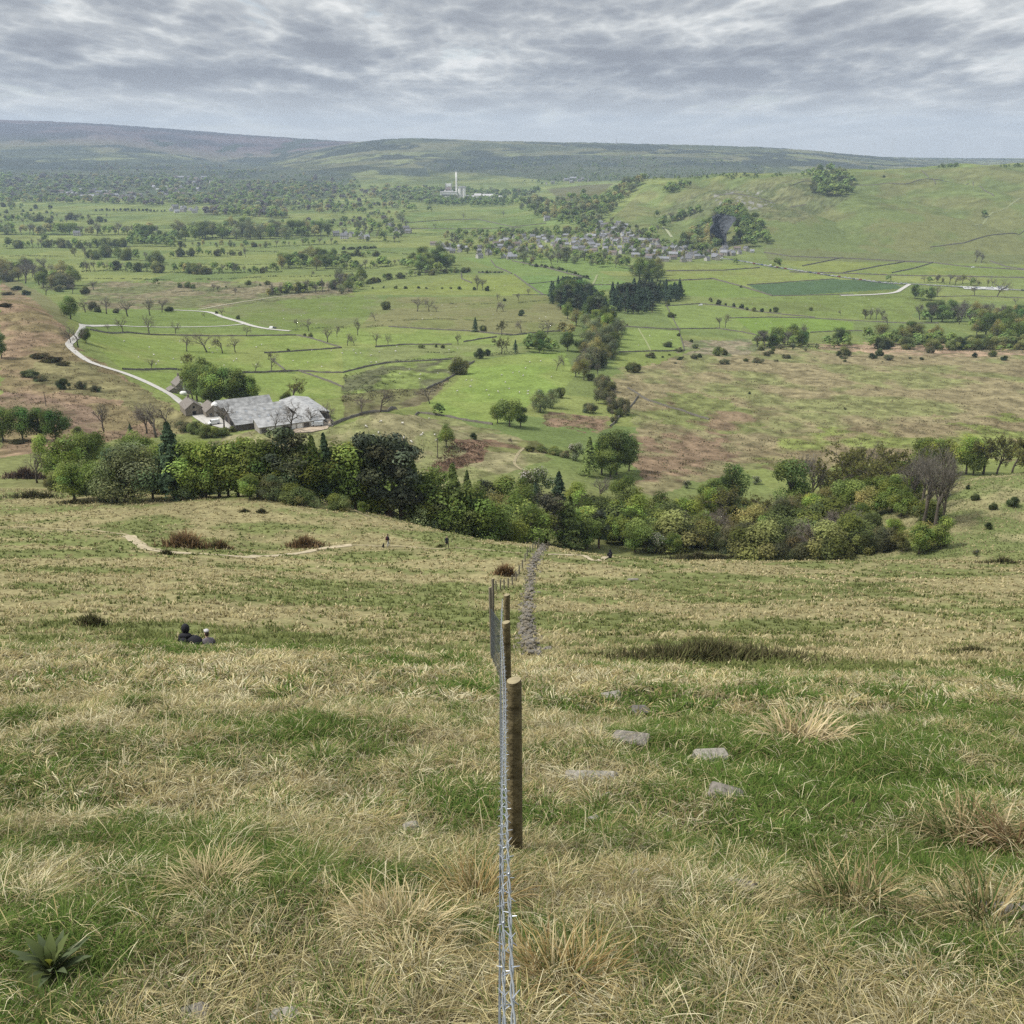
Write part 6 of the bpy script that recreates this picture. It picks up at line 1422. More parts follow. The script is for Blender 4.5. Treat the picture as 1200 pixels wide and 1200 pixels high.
scatter('in the small hill copse', [(776,226),(790,217),(806,217),(808,221),(790,226)], 20, ['dkgreen', 'broad'], 7, 3, 1.3, 1700)
WOODPOLY = [(604,240),(612,235),(652,239),(662,237),(683,230),(700,237),(716,230),(733,217),(755,210),(755,215),(733,234),(708,257),(700,265),(687,267),(654,262),(646,257),(631,256),(612,246)]
scatter('in the hanging wood over the village', WOODPOLY, 150, ['broad', 'dkgreen', 'grey', 'olive'], 9, 3.0, 1.25, 1900)

# ------------------------------------------------------------------ plant them: the 290 that show largest of each kind stand alone, the rest are one wood
LOWC = {}
def low_template(k):
    if k not in LOWC:
        base = {'conifer': (.04, .064, .036), 'pine': (.05, .06, .036), 'twiggy': (.125, .11, .095), 'bare': (.16, .145, .12), 'bush': (.12, .15, .06), 'gorse': (.06, .08, .03), 'scrub': (.13, .125, .08)}.get(k, BR.get(k, (.06, .085, .03)))
        if k == 'conifer': _, L = conifer_parts(3, base, .2, .5, 150, .07)
        else: L = crown_leafy(lobes(7, .55, .34, .36, .2, 5), 16, .095, base, 9)
        LOWC[k] = L.arrays()
    return LOWC[k]
def stuff_wood(name, items, label):
    V = []; Q = []; C = []; n = 0
    for (k, p, h, w, *_r) in items:
        v, q, c = low_template(k); a = random.random() * 6.283; ca, sa = math.cos(a), math.sin(a)
        x = (v[:, 0] * ca - v[:, 1] * sa) * h * w + p[0]; y = (v[:, 0] * sa + v[:, 1] * ca) * h * w + p[1]; z = v[:, 2] * h + p[2] - .1 * h
        V.append(np.stack([x, y, z], 1)); Q.append(q + n); C.append(c * random.uniform(.8, 1.35)); n += len(v)
    o = link(name, mesh_np(name, np.concatenate(V), quads=np.concatenate(Q), cols=np.concatenate(C), mats=[M_fol])); tag(o, label, 'woodland', kind='stuff'); return o
ORD = 'first second third fourth fifth sixth seventh eighth ninth tenth eleventh twelfth'.split()
by = {}
for it in PLANTS: by.setdefault(NAMES[it[0]][0], []).append(it)
alone, rest = [], []
for nm, its in by.items():
    its.sort(key=lambda i: -i[5]); alone += its[:290]; rest += its[290:]
lab = {}
for it in alone: lab.setdefault((it[0], it[4]), []).append(it)
for (k, region), its in lab.items():
    its.sort(key=lambda i: i[1][0] / i[1][1])
    name, cat, look = NAMES[k]
    for n, it in enumerate(its):
        _, p, h, w, _r, hpx = it
        if len(its) == 1: lb = f'{look} {region}'
        elif len(its) <= 9: lb = f'{look} {region}, {ORD[n]} from left'
        else: lb = f'{look} {region}'
        if len(lb.replace('-', ' ').split()) > 15: lb = lb.replace(look, ' '.join(look.split()[-2:]))
        grp = f'{look}s {region}' if len(its) > 1 else None
        pr = random.choice(PROTO[k]); rz = random.random() * 6.283; sc = (h * w, h * w * random.uniform(.9, 1.1), h)
        if hpx > 9 and k not in SMALL:
            o = empty(name, p, rz); o.scale = sc; o.empty_display_size = 1
            link('trunk', pr.trunk, o); link('crown', pr.crown, o)
        else:
            o = link(name, pr.crown if k in SMALL else pr.whole); o.location = p; o.rotation_euler[2] = rz; o.scale = sc
        tag(o, lb, cat, grp)
# far woods and hedges beyond counting
far = list(rest)
def farfill(poly, n, kinds, hpx, ymin=2300, sep=0, w=1.25):
    xs = [q[0] for q in poly]; ys = [q[1] for q in poly]; N_ = n * 6
    X = rng.uniform(min(xs), max(xs), N_); Yp = rng.uniform(min(ys), max(ys), N_); ok = inpoly(X, Yp, poly)
    for x, y in list(zip(X[ok], Yp[ok]))[:n]:
        p = P(x, y, ymin); hp_ = hpx * random.uniform(.6, 1.4); h = max(3, float(s_of(y - hp_)) * p[1] - p[2]); far.append((random.choice(kinds), p, min(h, 26), w * random.uniform(.8, 1.2)))
mixF = ['broad', 'broad', 'grey', 'dkgreen', 'olive', 'twiggy']
farfill([(0,238),(100,239),(200,242),(200,236),(90,233),(0,232)], 170, mixF, 6)
farfill([(200,241),(260,243),(330,244),(345,240),(300,235),(240,233),(200,235)], 150, mixF, 8)
farfill([(240,252),(300,256),(340,256),(330,250),(270,248)], 90, mixF, 9)
farfill([(300,246),(400,252),(480,248),(480,240),(380,238),(320,240)], 120, mixF, 6)
farfill([(0,232),(200,233),(400,236),(480,235),(520,236),(520,222),(400,218),(200,212),(0,205)], 700, mixF, 5, 2800, w=1.6)
farfill([(245,228),(300,216),(370,214),(420,222),(380,230),(300,232)], 160, mixF, 5, 2800)
farfill([(486,192),(600,186),(760,185),(860,190),(900,198),(880,210),(760,210),(690,211),(600,205),(510,200)], 420, ['dkgreen', 'grey', 'broad'], 2.6, 4600)
farfill([(440,228),(500,222),(600,226),(640,222),(600,238),(520,238),(450,236)], 330, ['broad', 'dkgreen', 'dkgreen', 'grey'], 6, 3000)
farfill([(500,241),(530,242),(600,242),(600,236),(500,236)], 130, ['dkgreen', 'broad'], 6, 3000)
farfill([(0,215),(150,205),(300,200),(420,212),(420,222),(0,225)], 360, mixF, 3.6, 3200)
farfill([(0,205),(120,192),(280,194),(300,204),(100,212)], 260, mixF, 2.6, 4000)
farfill([(600,214),(640,210),(720,207),(850,205),(940,205),(900,209),(760,211),(640,217)], 150, ['dkgreen', 'broad', 'bush'], 3, 2400)
farfill([(1160,197),(1200,192),(1225,191),(1200,196)], 20, ['dkgreen'], 3, 2400)
farfill([(1098,195.5),(1123,193.5),(1123,196),(1098,197)], 26, ['dkgreen'], 3, 2400)
farfill([(330,262),(400,258),(440,250),(480,252),(400,268),(340,270)], 70, mixF, 5)
stuff_wood('woodland', far, 'far woods and hedgerow trees melting into haze along the valley')

# ------------------------------------------------------------------ hedges, walls, ditches
M_wall = plain('dark_field_wall', (.11, .1, .08), .95, .3, .6)
M_hedge = leafmat('hedge_leaves', trans=.2, objvar=.25)
def sample(pix, step, ymin=215):
    pts = np.array([P(a, b, ymin)[:2] for a, b in pix]); d = np.r_[0, np.cumsum(np.linalg.norm(np.diff(pts, axis=0), axis=1))]
    n = max(2, int(d[-1] / step)); s_ = np.linspace(0, d[-1], n); return np.stack([np.interp(s_, d, pts[:, 0]), np.interp(s_, d, pts[:, 1])], 1), d[-1]
def wall(pix, label, h=1.1, w=.5, ymin=215):
    q, L = sample(pix, 3.0, ymin); q = q + np.stack([fbm(q[:, 0] / 20, q[:, 1] / 20, 5, 2) - .5, fbm(q[:, 0] / 20, q[:, 1] / 20, 6, 2) - .5], 1) * 1.2
    d = np.gradient(q, axis=0); d /= np.linalg.norm(d, axis=1)[:, None] + 1e-9; nn = np.stack([-d[:, 1], d[:, 0]], 1); z = H(q[:, 0], q[:, 1]); hh = h * (.75 + .5 * rng.random(len(q))); V = []
    for s_, k, ww in ((-1, 0, w / 2), (-1, 1, w / 3), (1, 1, w / 3), (1, 0, w / 2)): V.append(np.concatenate([q + nn * s_ * ww, (z + k * hh - (1 - k) * .6)[:, None]], 1))
    V = np.stack(V, 1); n = len(q); i = np.arange(n * 4).reshape(n, 4)
    f = np.concatenate([np.stack([i[:-1, a], i[1:, a], i[1:, b], i[:-1, b]], -1) for a, b in ((0, 1), (1, 2), (2, 3))])
    o = link('field_wall', mesh_np('field_wall', V, quads=f, mats=[M_wall])); tag(o, label, 'field wall', None, 'thing')
def hedge(pix, label, h=2.0, w=1.6, dens=5.0, base=(.075, .09, .04), ymin=215, size=.5, gaps=.3):
    q, L = sample(pix, 1.0, ymin); n = int(L * dens); i = rng.integers(0, len(q), n); c = q[i]
    keep = fbm(c[:, 0] / 9, c[:, 1] / 9, 17, 2) > gaps; c = c[keep]; n = len(c)
    hh = h * (.55 + .9 * fbm(c[:, 0] / 5, c[:, 1] / 5, 19, 3)); x = c[:, 0] + rng.normal(0, w * .3, n); y = c[:, 1] + rng.normal(0, w * .3, n)
    C = np.stack([x, y, H(x, y) + hh * rng.random(n) ** .7], 1); L_ = Leafy(); L_.add(C, unit(n) + np.array([0, 0, .5]), size * (.6 + .8 * rng.random(n)), np.array(base) * np.clip(1 + .35 * rng.normal(size=(n, 1)), .4, 1.9))
    o = link('hedge', L_.mesh('hedge', M_hedge)); tag(o, label, 'hedge')
WALLS = [
 ([(107,387),(150,390),(205,393),(280,394),(347,393)], 'long straight wall under the pale lane at the vivid field head'), ([(310,414),(345,412),(372,410),(400,408)], 'wall across the vivid field toward the hedge dots'),
 ([(143,433),(170,434),(200,433),(226,435)], 'wall beside the lane left of the farmhouse'), ([(284,437),(325,436),(350,435),(368,441),(385,447),(402,454)], 'wall behind the farm clump bending down to the brook'),
 ([(350,435),(380,437),(402,437)], 'short wall spur reaching the rushy corner'), ([(317,421),(325,427),(333,434)], 'slanting wall under the thin bare trees'), ([(347,393),(365,397),(385,403),(400,408)], 'wall running down from the lane gate'),
 ([(402,437),(430,430),(457,425),(500,423),(535,421)], 'wall along the rushy ground above the brook'), ([(500,456),(520,447),(532,440),(545,430),(556,424)], 'pale broken wall along the brook bend'), ([(389,499),(410,490),(432,484),(455,483),(490,484),(520,488),(545,493),(577,498)], 'curving wall round the top of the pale meadow'),
 ([(455,383),(500,386),(545,388),(600,393)], 'wall below the dull pasture'), ([(440,407),(475,404),(530,404)], 'wall with thorn dots in the vivid field'), ([(543,401),(560,398),(582,395)], 'short wall by the grey thorn bush'), ([(600,393),(640,389),(665,388)], 'wall joining the brook wood'),
 ([(600,346),(640,346),(660,346)], 'wall at the corner of the conifer wood'), ([(603,322),(620,335),(637,346)], 'slanting wall between the village fields'), ([(620,333),(650,330),(676,326)], 'wall across the sheep field before the village'), ([(540,320),(541,327),(553,332)], 'hooked wall by the brown thorn clump'),
 ([(575,305),(581,313),(600,321)], 'slanting wall below the village gardens'), ([(560,320),(590,319)], 'dotted wall under the village gardens'), ([(600,306),(640,314),(690,327)], 'wall from the gardens toward the round copse'), ([(690,334),(730,334),(765,335)], 'wall above the conifer blocks'), ([(660,350),(680,347),(700,340)], 'wall above the conifer tips'),
 ([(720,382),(750,384),(797,387)], 'wall across the two small square fields'), ([(725,413),(760,412),(802,411)], 'wall closing the lower square field'), ([(775,340),(783,362),(795,385),(802,411)], 'long wall from the conifer block down to the moor'), ([(780,318),(850,317),(890,314)], 'wall above the yellow green field'),
 ([(780,329),(815,328),(835,327),(862,334),(905,347)], 'wall dividing yellow field from dark green field'), ([(875,334),(920,331),(978,327)], 'wall on the upper side of the dark green field'), ([(780,359),(820,356),(850,359),(880,364),(920,369),(955,372)], 'thorny wall slanting over the sheep field'), ([(780,386),(840,385),(868,389),(887,393)], 'wall at the foot of the bright strip'),
 ([(855,373),(900,372),(950,373),(1000,376),(1060,379),(1100,379)], 'wall between the long field and strip field'), ([(950,390),(985,388),(1010,388)], 'short wall by the thicket'), ([(905,347),(960,346),(1000,345)], 'wall below the dark green field'), ([(940,312),(965,307),(988,302)], 'upper slanting wall near the round tree'),
 ([(988,320),(1030,312),(1060,307),(1093,308)], 'slanting wall in the upper fields'), ([(1045,320),(1070,315),(1093,308)], 'second slanting wall in the upper fields'), ([(925,319),(1000,321),(1050,323),(1110,324),(1210,326)], 'long wall above the parked cars'), ([(1093,308),(1135,313),(1210,317)], 'wall under the hill foot'), ([(1095,348),(1140,347),(1210,350)], 'wall under the car park'),
 ([(895,296),(930,301),(990,303),(1093,308)], 'wall along the foot of the green hill'), ([(1160,306),(1180,313),(1210,317)], 'wall rising toward the hill foot corner'), ([(930,217),(980,218),(1060,216),(1135,215)], 'pale wall on the upper hill beside the copse'), ([(1080,200),(1088,208),(1096,216)], 'wall dropping from the hill skyline'), ([(1140,213),(1152,222),(1165,230)], 'wall slanting over the hill top fields'),
 ([(1090,290),(1130,285),(1170,275),(1210,262)], 'wall climbing the green hill'), ([(840,229),(900,236),(945,240)], 'thin wall over the limestone scars'), ([(735,455),(760,470),(800,482),(830,492)], 'old bank wall crossing the moor edge'), ([(715,500),(725,490),(740,475),(748,465)], 'old wall with thorns leading up the brook'),
 ([(470,262),(520,258),(560,257),(600,266),(640,262)], 'wall over the flat green field'), ([(470,268),(560,268),(610,267)], 'wall at the foot of the flat green field')]
for px, lb in WALLS: wall(px, lb, 1.1 if px[0][1] > 330 else 1.7, .7 if px[0][1] > 330 else 1.3)
HEDGES = [
 ([(400,385),(430,384),(455,382)], 'dark dotted hedge at the pasture corner', 1.8, 1.6, .45), ([(343,388),(360,386),(385,385),(402,384)], 'dark hedge right of the lane gate', 1.8, 1.5, .3), ([(500,413),(520,414),(532,413)], 'row of rush clumps in the vivid field', .9, 2.0, .3), ([(460,423),(500,422),(533,420)], 'low thorn hedge along the rushy ground wall', 1.0, 1.2, .4),
 ([(556,419),(580,416),(605,414)], 'hedge leading to the brook wood', 2.2, 2.4, .2), ([(95,319),(140,318),(190,319.5)], 'hedge under the trees over the dull field', 2.5, 2.4, .15), ([(200,320),(260,321),(330,319)], 'hedge of round thorns over the dull field', 2.5, 2.4, .15), ([(0,302),(30,300),(75,301)], 'dark hedge at the far left field', 2.2, 2.4, .4),
 ([(20,291),(80,291),(148,289)], 'long hedge under the dark tree mass', 2.5, 2.5, .1), ([(200,276.5),(300,281),(385,278)], 'hedge at the foot of the long belt', 2.5, 3, .1), ([(0,275),(100,276),(185,276)], 'hedge at the foot of the far left belt', 2.5, 3, .1), ([(110,248),(150,248),(196,249)], 'dotted hedge in the far pale field', 2.5, 3, .4),
 ([(312,347),(360,344),(405,339)], 'hedge along the wet ground brook', 2.5, 2.6, .2), ([(400,345),(430,334),(470,326),(530,320)], 'hedge curving above the yellow green pasture', 2.3, 2.4, .25), ([(400,317),(440,314),(475,310)], 'hedge before the village edge trees', 2.5, 2.5, .2), ([(400,292),(440,291)], 'short hedge in the fields under the firs', 2.2, 2.4, .3),
 ([(400,283),(470,284)], 'hedge by the white houses', 2.2, 2.6, .2), ([(320,290),(400,286)], 'hedge between pale strips near the long wood', 2.5, 2.6, .15), ([(610,311),(660,316),(692,328)], 'hedge of dark thorns before the village', 2.0, 2.2, .35), ([(887,410),(940,409),(1010,410),(1100,411),(1210,413)], 'low scrub edge over the sand strip', 2.2, 4, .3),
 ([(1077,335),(1130,338),(1170,341)], 'roadside hedge below the parked cars', 2.0, 2, .35), ([(470,274),(560,276),(640,273)], 'hedge at the back of the village', 2.4, 3, .2), ([(200,343),(240,341),(300,336)], 'rushy bank in the wet ground', 1.2, 3, .35), ([(0,252),(60,250),(120,252)], 'far left hedge under the speckled trees', 2.2, 3, .3), ([(75,268),(140,266),(200,268)], 'thin hedge over the far left belt', 2.2, 3, .3), ([(60,283),(140,282)], 'hedge bounding the pale strip under the belt', 2.0, 2.4, .3), ([(200,296),(270,294),(330,296)], 'hedge of the third strip field right of the dark mass', 2.0, 2.4, .3),
 ([(90,310),(140,309),(200,311)], 'low hedge over the brown trees', 1.8, 2, .3), ([(210,309),(260,311),(320,310)], 'low hedge between thorn hedge and wood corner', 1.8, 2, .3), ([(330,300),(380,298),(430,302)], 'hedge behind the small corner wood', 2.0, 2.2, .3), ([(420,293),(460,297),(500,300)], 'hedge joining the village edge', 2.0, 2.2, .3), ([(340,325),(390,324),(420,322)], 'hedge below the small corner wood', 1.8, 2, .3),
 ([(90,327),(150,327),(205,329)], 'broken hedge over the wet ground', 1.5, 1.8, .4), ([(210,328),(270,327),(325,324)], 'broken hedge beside the wet ground', 1.5, 1.8, .4), ([(250,245),(330,247),(400,246)], 'hedge at the foot of the far rising wood', 2.4, 3.5, .2), ([(240,262),(330,262),(420,258)], 'hedge over the long belt', 2.4, 3.2, .2), ([(640,352),(600,356),(540,357),(480,352)], 'low hedge over the open pasture', 1.0, 1.4, .45),
 ([(455,376),(520,374),(600,378),(665,376)], 'faint bank hedge in the open pasture', .8, 1.4, .45)]
for px, lb, h, w, gp in HEDGES:
    if h: hedge(px, lb, h, w, 5 if px[0][1] > 330 else 2.2, gaps=gp, size=.45 if px[0][1] > 330 else .9)
# rush clumps of the wet corner by the brook: one low stand per patch
def patch(poly, n, label, cat, name, hh, ww, cols, ymin=215, size=.35):
    xs = [q[0] for q in poly]; ys = [q[1] for q in poly]; X = rng.uniform(min(xs), max(xs), n * 4); Yp = rng.uniform(min(ys), max(ys), n * 4); ok = inpoly(X, Yp, poly); C = []
    for x, y in list(zip(X[ok], Yp[ok]))[:n]:
        p = P(x, y, ymin); k = random.randint(5, 10); C.append(p + np.stack([rng.normal(0, ww, k), rng.normal(0, ww, k), hh * rng.random(k)], 1))
    C = np.concatenate(C); L_ = Leafy(); L_.add(C, unit(len(C)) * .6 + np.array([0, 0, .3]), size * (.6 + .8 * rng.random(len(C))), pick([np.array(c) for c in cols], len(C)) * (.6 + .8 * rng.random((len(C), 1))))
    o = link(name, L_.mesh(name, M_hedge)); tag(o, label, cat, kind='stuff')
patch([(400,440),(470,432),(475,445),(440,458),(402,462)], 120, 'dark rush clumps dotting the wet corner by the brook', 'rushes', 'rushes', .7, .5, [(.05,.065,.025),(.07,.075,.03)])
patch([(400,462),(455,457),(500,454),(525,444),(530,448),(505,462),(460,468),(402,472)], 230, 'brown rush bed following the brook', 'rushes', 'rushes', .7, .8, [(.09,.08,.045),(.06,.06,.03),(.13,.11,.06)])
patch([(505,548),(530,520),(575,517),(565,540),(532,552)], 240, 'brown dead bracken bank below the meadow tree', 'bracken', 'bracken', .6, .7, [(.12,.08,.05),(.15,.1,.06),(.09,.06,.04)])
patch([(636,486),(720,490),(706,505),(640,500)], 130, 'reddish dead bracken on the moor corner', 'bracken', 'bracken', .5, .8, [(.16,.12,.075),(.13,.11,.06)])
patch([(742,545),(745,508),(850,510),(870,540),(830,558),(760,572)], 150, 'red brown bracken bed beside the big clump', 'bracken', 'bracken', .5, 1.0, [(.18,.14,.085),(.15,.12,.07),(.15,.14,.07)])
patch([(720,430),(800,412),(885,408),(1200,414),(1290,414),(1290,525),(1100,520),(1000,532),(860,548),(760,560),(738,540),(750,500),(712,462)], 1500, 'rough moor grass and dead bracken tufts on the brown moor', 'moor grass', 'moor_grass', .45, 1.4, [(.12,.095,.055),(.16,.12,.07),(.09,.085,.04),(.2,.165,.1)], size=.4)
patch([(0,335),(55,365),(80,400),(150,445),(215,482),(232,505),(150,515),(0,530)], 800, 'dead bracken tufts over the slope left of the lane', 'bracken', 'bracken', .4, 1.2, [(.14,.1,.06),(.19,.14,.085),(.11,.1,.05),(.23,.18,.11)], size=.35)
patch([(300,505),(390,500),(440,485),(520,490),(600,512),(640,540),(500,575),(380,560),(250,521)], 500, 'coarse pale tufts on the meadow behind the tree belt', 'grass', 'tufted_grass', .25, 1.2, [(.2,.19,.1),(.15,.16,.07),(.24,.21,.12)], size=.3)
patch([(860,520),(1000,498),(1290,480),(1290,540),(1100,545),(900,555)], 500, 'coarse green tufts along the lower moor', 'moor grass', 'moor_grass', .35, 1.4, [(.12,.13,.055),(.16,.15,.07),(.1,.09,.045)], size=.35)
# heather and brown grass clumps on the middle slope
def clump(px, py, wpx, hpx, label, cols, name='heather_clump', cat='heather', n=500, ymin=30):
    p = P(px, py, ymin); wm_ = wpx / F * p[1] * .53; hm = max(.25, float(s_of(py - hpx)) * p[1] - p[2]); g = Grass()
    r = np.minimum(np.abs(rng.normal(0, .52, n)), 1.6); a = rng.random(n) * 6.283; x = p[0] + r * np.cos(a) * wm_; y = p[1] + r * np.sin(a) * max(.8, min(wm_ * .5, 3.0))
    root = np.stack([x, y, H(x, y) - .03], 1) - p; k = hm * np.clip(1.1 - .6 * r, .22, 1.1) * (.55 + .5 * fbm(x / 1.1, y / 1.1, 7, 2)) * 1.25
    g.add(root, rng.random(n) * 6.283, k * (.6 + .7 * rng.random(n)), np.maximum(.02, p[1] * .0011) * (.6 + .9 * rng.random(n)), .3 + .9 * rng.random(n), .1 + .6 * rng.random(n), pick([np.array(c) for c in cols], n) * (.6 + .8 * rng.random((n, 1))), seg=2)
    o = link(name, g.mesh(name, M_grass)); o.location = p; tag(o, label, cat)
HB = [(.075,.07,.035),(.05,.05,.025),(.1,.085,.045),(.11,.115,.045)]; RB = [(.2,.125,.065),(.16,.1,.05),(.24,.17,.09),(.11,.08,.04)]
clump(107, 733, 46, 14, 'dark brown heather cushion alone on the open left slope', HB)
clump(832, 772, 290, 20, 'long dark heather band at the break of slope', HB, n=4200); clump(1140, 765, 90, 8, 'low dark heather strip at the slope edge', HB, n=900)
clump(218, 642, 66, 18, 'red brown rush stand above the bare path bend', RB, 'rush_stand', 'rushes', 900); clump(258, 643, 34, 12, 'yellow brown rush stand beside the red one', RB[2:] + HB[3:], 'rush_stand', 'rushes', 500); clump(358, 641, 52, 11, 'brown rush stand above the right path loop', RB[1:], 'rush_stand', 'rushes', 700)
clump(196, 650, 22, 6, 'dark peaty heather bank under the path bend', HB, n=300); clump(592, 674, 26, 14, 'rusty dead bracken clump by the old stakes', RB, 'bracken_clump', 'bracken', 500)
clump(287, 600, 14, 4, 'small dark heather spot on the knoll', HB, n=320); clump(307, 601, 14, 5, 'rounder dark heather spot on the knoll', HB, n=320); clump(820, 655, 90, 7, 'dark heather strip along the path edge', HB, n=2200); clump(5, 728, 8, 5, 'tiny dark tuft at the slope side', HB, n=80)
clump(1172, 660, 60, 7, 'dark heather edge by the rough bank foot', HB, n=500); clump(40, 583, 80, 8, 'dark heather ledge above the belt corner', HB, n=500); clump(90, 590, 60, 5, 'thin heather line at the belt corner', HB, n=400); clump(30, 560, 60, 12, 'mauve heather slope beside the dead tree', [(.11,.08,.06),(.08,.06,.045),(.14,.1,.07)], n=700)
clump(516, 641, 12, 4, 'tiny heather tuft between the walkers', HB, n=100)

# ------------------------------------------------------------------ sky, sun, haze, camera
SUN_EL, SUN_AZ = R(54), R(-98)              # azimuth clockwise from the view direction (+Y)
wd = bpy.data.worlds.new('World'); S.world = wd; wd.use_nodes = True
nt = wd.node_tree; N, L = nt.nodes, nt.links; N.clear()
out = N.new('ShaderNodeOutputWorld'); bg = N.new('ShaderNodeBackground'); bg.inputs['Strength'].default_value = .1; L.new(bg.outputs[0], out.inputs[0])
sky = N.new('ShaderNodeTexSky'); sky.sky_type = 'NISHITA'; sky.sun_disc = False; sky.sun_elevation = SUN_EL; sky.sun_rotation = SUN_AZ; sky.altitude = 400
tc = N.new('ShaderNodeTexCoord'); sp_ = N.new('ShaderNodeSeparateXYZ'); L.new(tc.outputs['Generated'], sp_.inputs[0])
def mth(op, a, b=None, c=None):
    n = N.new('ShaderNodeMath'); n.operation = op
    for i, v in enumerate((a, b, c)):
        if v is None: continue
        if isinstance(v, (int, float)): n.inputs[i].default_value = v
        else: L.new(v, n.inputs[i])
    return n.outputs[0]
def rng_(v, a, b, c, d, smooth=False):
    n = N.new('ShaderNodeMapRange'); n.interpolation_type = 'SMOOTHSTEP' if smooth else 'LINEAR'
    for i, q in enumerate((a, b, c, d)): n.inputs[i + 1].default_value = q
    L.new(v, n.inputs[0]); return n.outputs[0]
z = mth('MAXIMUM', sp_.outputs[2], 0.0)
def plane(zoff, sx=1.0, sy=1.0, oy=0.0):
    q = mth('ADD', z, zoff); cx = mth('DIVIDE', sp_.outputs[0], q); cy = mth('DIVIDE', sp_.outputs[1], q)
    cb = N.new('ShaderNodeCombineXYZ'); L.new(mth('MULTIPLY', cx, sx), cb.inputs[0]); L.new(mth('MULTIPLY_ADD', cy, sy, oy), cb.inputs[1]); return cb.outputs[0]
def billow(zoff, lift, sx=.42):    # cloud towers: width shrinks with distance, height and width keep their proportion
    q = mth('ADD', z, zoff); cb = N.new('ShaderNodeCombineXYZ'); L.new(mth('MULTIPLY', mth('DIVIDE', sp_.outputs[0], mth('ADD', z, .22)), sx * 2.0), cb.inputs[0]); L.new(mth('ADD', mth('LOGARITHM', q, 2.718), lift), cb.inputs[1]); L.new(mth('MULTIPLY', sp_.outputs[1], .3), cb.inputs[2]); return cb.outputs[0]
def noise(vec, scale, detail=9, rough=.55, dist=.0, seed=0.0):
    n = N.new('ShaderNodeTexNoise'); n.inputs['Scale'].default_value = scale; n.inputs['Detail'].default_value = detail; n.inputs['Roughness'].default_value = rough; n.inputs['Distortion'].default_value = dist
    a = N.new('ShaderNodeVectorMath'); a.operation = 'ADD'; a.inputs[1].default_value = (seed, seed * .7, seed * 1.3); L.new(vec, a.inputs[0]); L.new(a.outputs[0], n.inputs['Vector']); return n.outputs[0]
v0 = billow(.05, 0.0); v1 = billow(.05, .06)                  # the same towers a touch higher: where they thin upward their rim is lit
def lumps(vec, scale):                          # rounded heads of cloud with creases between them
    acc = None
    for k, a in enumerate((.5, .28, .17, .1)):
        q = mth('MULTIPLY', mth('ABSOLUTE', mth('MULTIPLY_ADD', noise(vec, scale * 2.1 ** k, 0, .5, 0, 3.1 * k + 1.7), 2.0, -1.0)), a * 1.6)
        acc = q if acc is None else mth('ADD', acc, q)
    return acc
def deck(vec): return mth('ADD', mth('MULTIPLY', noise(vec, 2.7, 9, .55, 0), .8), mth('MULTIPLY', lumps(vec, 4.4), .38))
n0 = deck(v0); n1 = deck(v1)
big = noise(billow(.06, 0, .3), 1.5, 4, .5, 0, 5.2); fine = noise(v0, 17, 8, .62, 0, 8.1)
rim = mth('SUBTRACT', n0, n1)
tone = mth('MULTIPLY_ADD', n0, -2.1, 1.62)                      # thick cloud is dark
tone = mth('ADD', tone, mth('MULTIPLY', rim, 2.6))
tone = mth('ADD', tone, mth('MULTIPLY_ADD', big, -1.3, .65))
tone = mth('ADD', tone, mth('MULTIPLY_ADD', fine, .3, -.15))
tone = mth('MAXIMUM', mth('MINIMUM', tone, 1.0), 0.0)
cr = N.new('ShaderNodeValToRGB'); L.new(tone, cr.inputs[0]); e = cr.color_ramp
e.elements[0].position = .1; e.elements[0].color = (.160, .171, .193, 1); e.elements[1].position = .98; e.elements[1].color = (.45, .455, .45, 1)
a = e.elements.new(.36); a.color = (.205, .219, .240, 1); a = e.elements.new(.58); a.color = (.268, .281, .294, 1); a = e.elements.new(.8); a.color = (.367, .378, .380, 1)
hz = N.new('ShaderNodeMix'); hz.data_type = 'RGBA'; L.new(rng_(z, .0, .06, .8, 0, True), hz.inputs[0]); L.new(cr.outputs[0], hz.inputs[6]); hz.inputs[7].default_value = (.365, .372, .368, 1)
up = rng_(z, .12, .8, 1.0, 2.3)                                  # an overcast sky is brighter overhead than at the horizon
sc = N.new('ShaderNodeVectorMath'); sc.operation = 'SCALE'; L.new(hz.outputs[2], sc.inputs[0]); L.new(mth('MULTIPLY', up, 10.0), sc.inputs['Scale'])
cov = rng_(n0, .36, .44, .86, 1.0, True)
mx = N.new('ShaderNodeMix'); mx.data_type = 'RGBA'; L.new(cov, mx.inputs[0]); L.new(sky.outputs[0], mx.inputs[6]); L.new(sc.outputs[0], mx.inputs[7])
L.new(mx.outputs[2], bg.inputs[0])

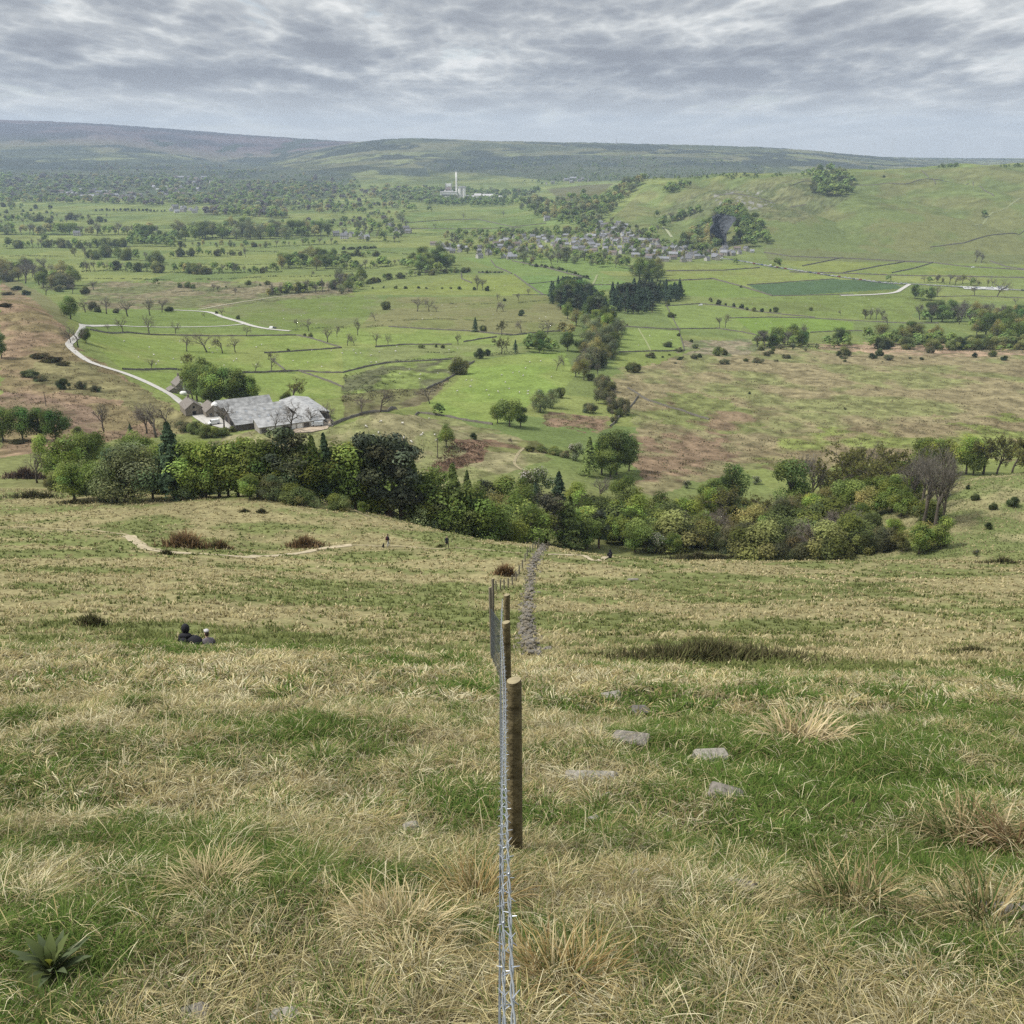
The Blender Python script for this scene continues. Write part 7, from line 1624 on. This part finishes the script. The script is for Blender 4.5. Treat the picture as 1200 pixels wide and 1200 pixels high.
sun = bpy.data.lights.new('sun', 'SUN'); sun.energy = 2.2; sun.angle = R(6); sun.color = (1, .955, .88)
so = bpy.data.objects.new('sun', sun); COL.objects.link(so)
d = Vector((math.sin(SUN_AZ) * math.cos(SUN_EL), math.cos(SUN_AZ) * math.cos(SUN_EL), math.sin(SUN_EL))); so.rotation_euler = d.to_track_quat('Z', 'Y').to_euler()

zs = [v for o in COL.objects if o.type == 'MESH' and o.get('kind') == 'structure' for v in (o.bound_box[0][2], o.bound_box[6][2])]
z0, z1 = min(zs) - 1.0, max(max(zs) + 60, 40.0)
hb = MB().box((0, 6700, (z0 + z1) / 2), (27800, 13700, z1 - z0))
hm = bpy.data.materials.new('haze_air'); hm.use_nodes = True; hn = hm.node_tree; hn.nodes.clear()
ho = hn.nodes.new('ShaderNodeOutputMaterial'); pv = hn.nodes.new('ShaderNodeVolumePrincipled'); pv.inputs['Density'].default_value = HAZE; pv.inputs['Color'].default_value = (.63, .79, 1.0, 1); pv.inputs['Anisotropy'].default_value = .1
hn.links.new(pv.outputs[0], ho.inputs['Volume'])
tag(hb.build('haze', hm), 'thin blue air haze over the whole valley', 'haze', kind='stuff')

cam = bpy.data.cameras.new('camera'); cam.sensor_fit = 'HORIZONTAL'; cam.angle = 2 * math.atan(600 / F); cam.clip_start = .05; cam.clip_end = 60000
co = bpy.data.objects.new('camera', cam); COL.objects.link(co); co.location = (0, 0, 0); co.rotation_euler = (R(90) - PITCH, 0, 0); S.camera = co
S.render.engine = 'CYCLES'; S.cycles.max_bounces = 5; S.cycles.diffuse_bounces = 3; S.cycles.transmission_bounces = 3; S.cycles.volume_bounces = 0; S.cycles.use_denoising = False; S.cycles.use_adaptive_sampling = False; S.cycles.denoiser = 'OPENIMAGEDENOISE'; S.cycles.denoising_input_passes = 'RGB_ALBEDO_NORMAL'; S.cycles.denoising_prefilter = 'ACCURATE'
S.view_settings.view_transform = 'Standard'; S.view_settings.look = 'None'; S.view_settings.exposure = EXPO; S.view_settings.gamma = 1; S.view_settings.use_curve_mapping = False
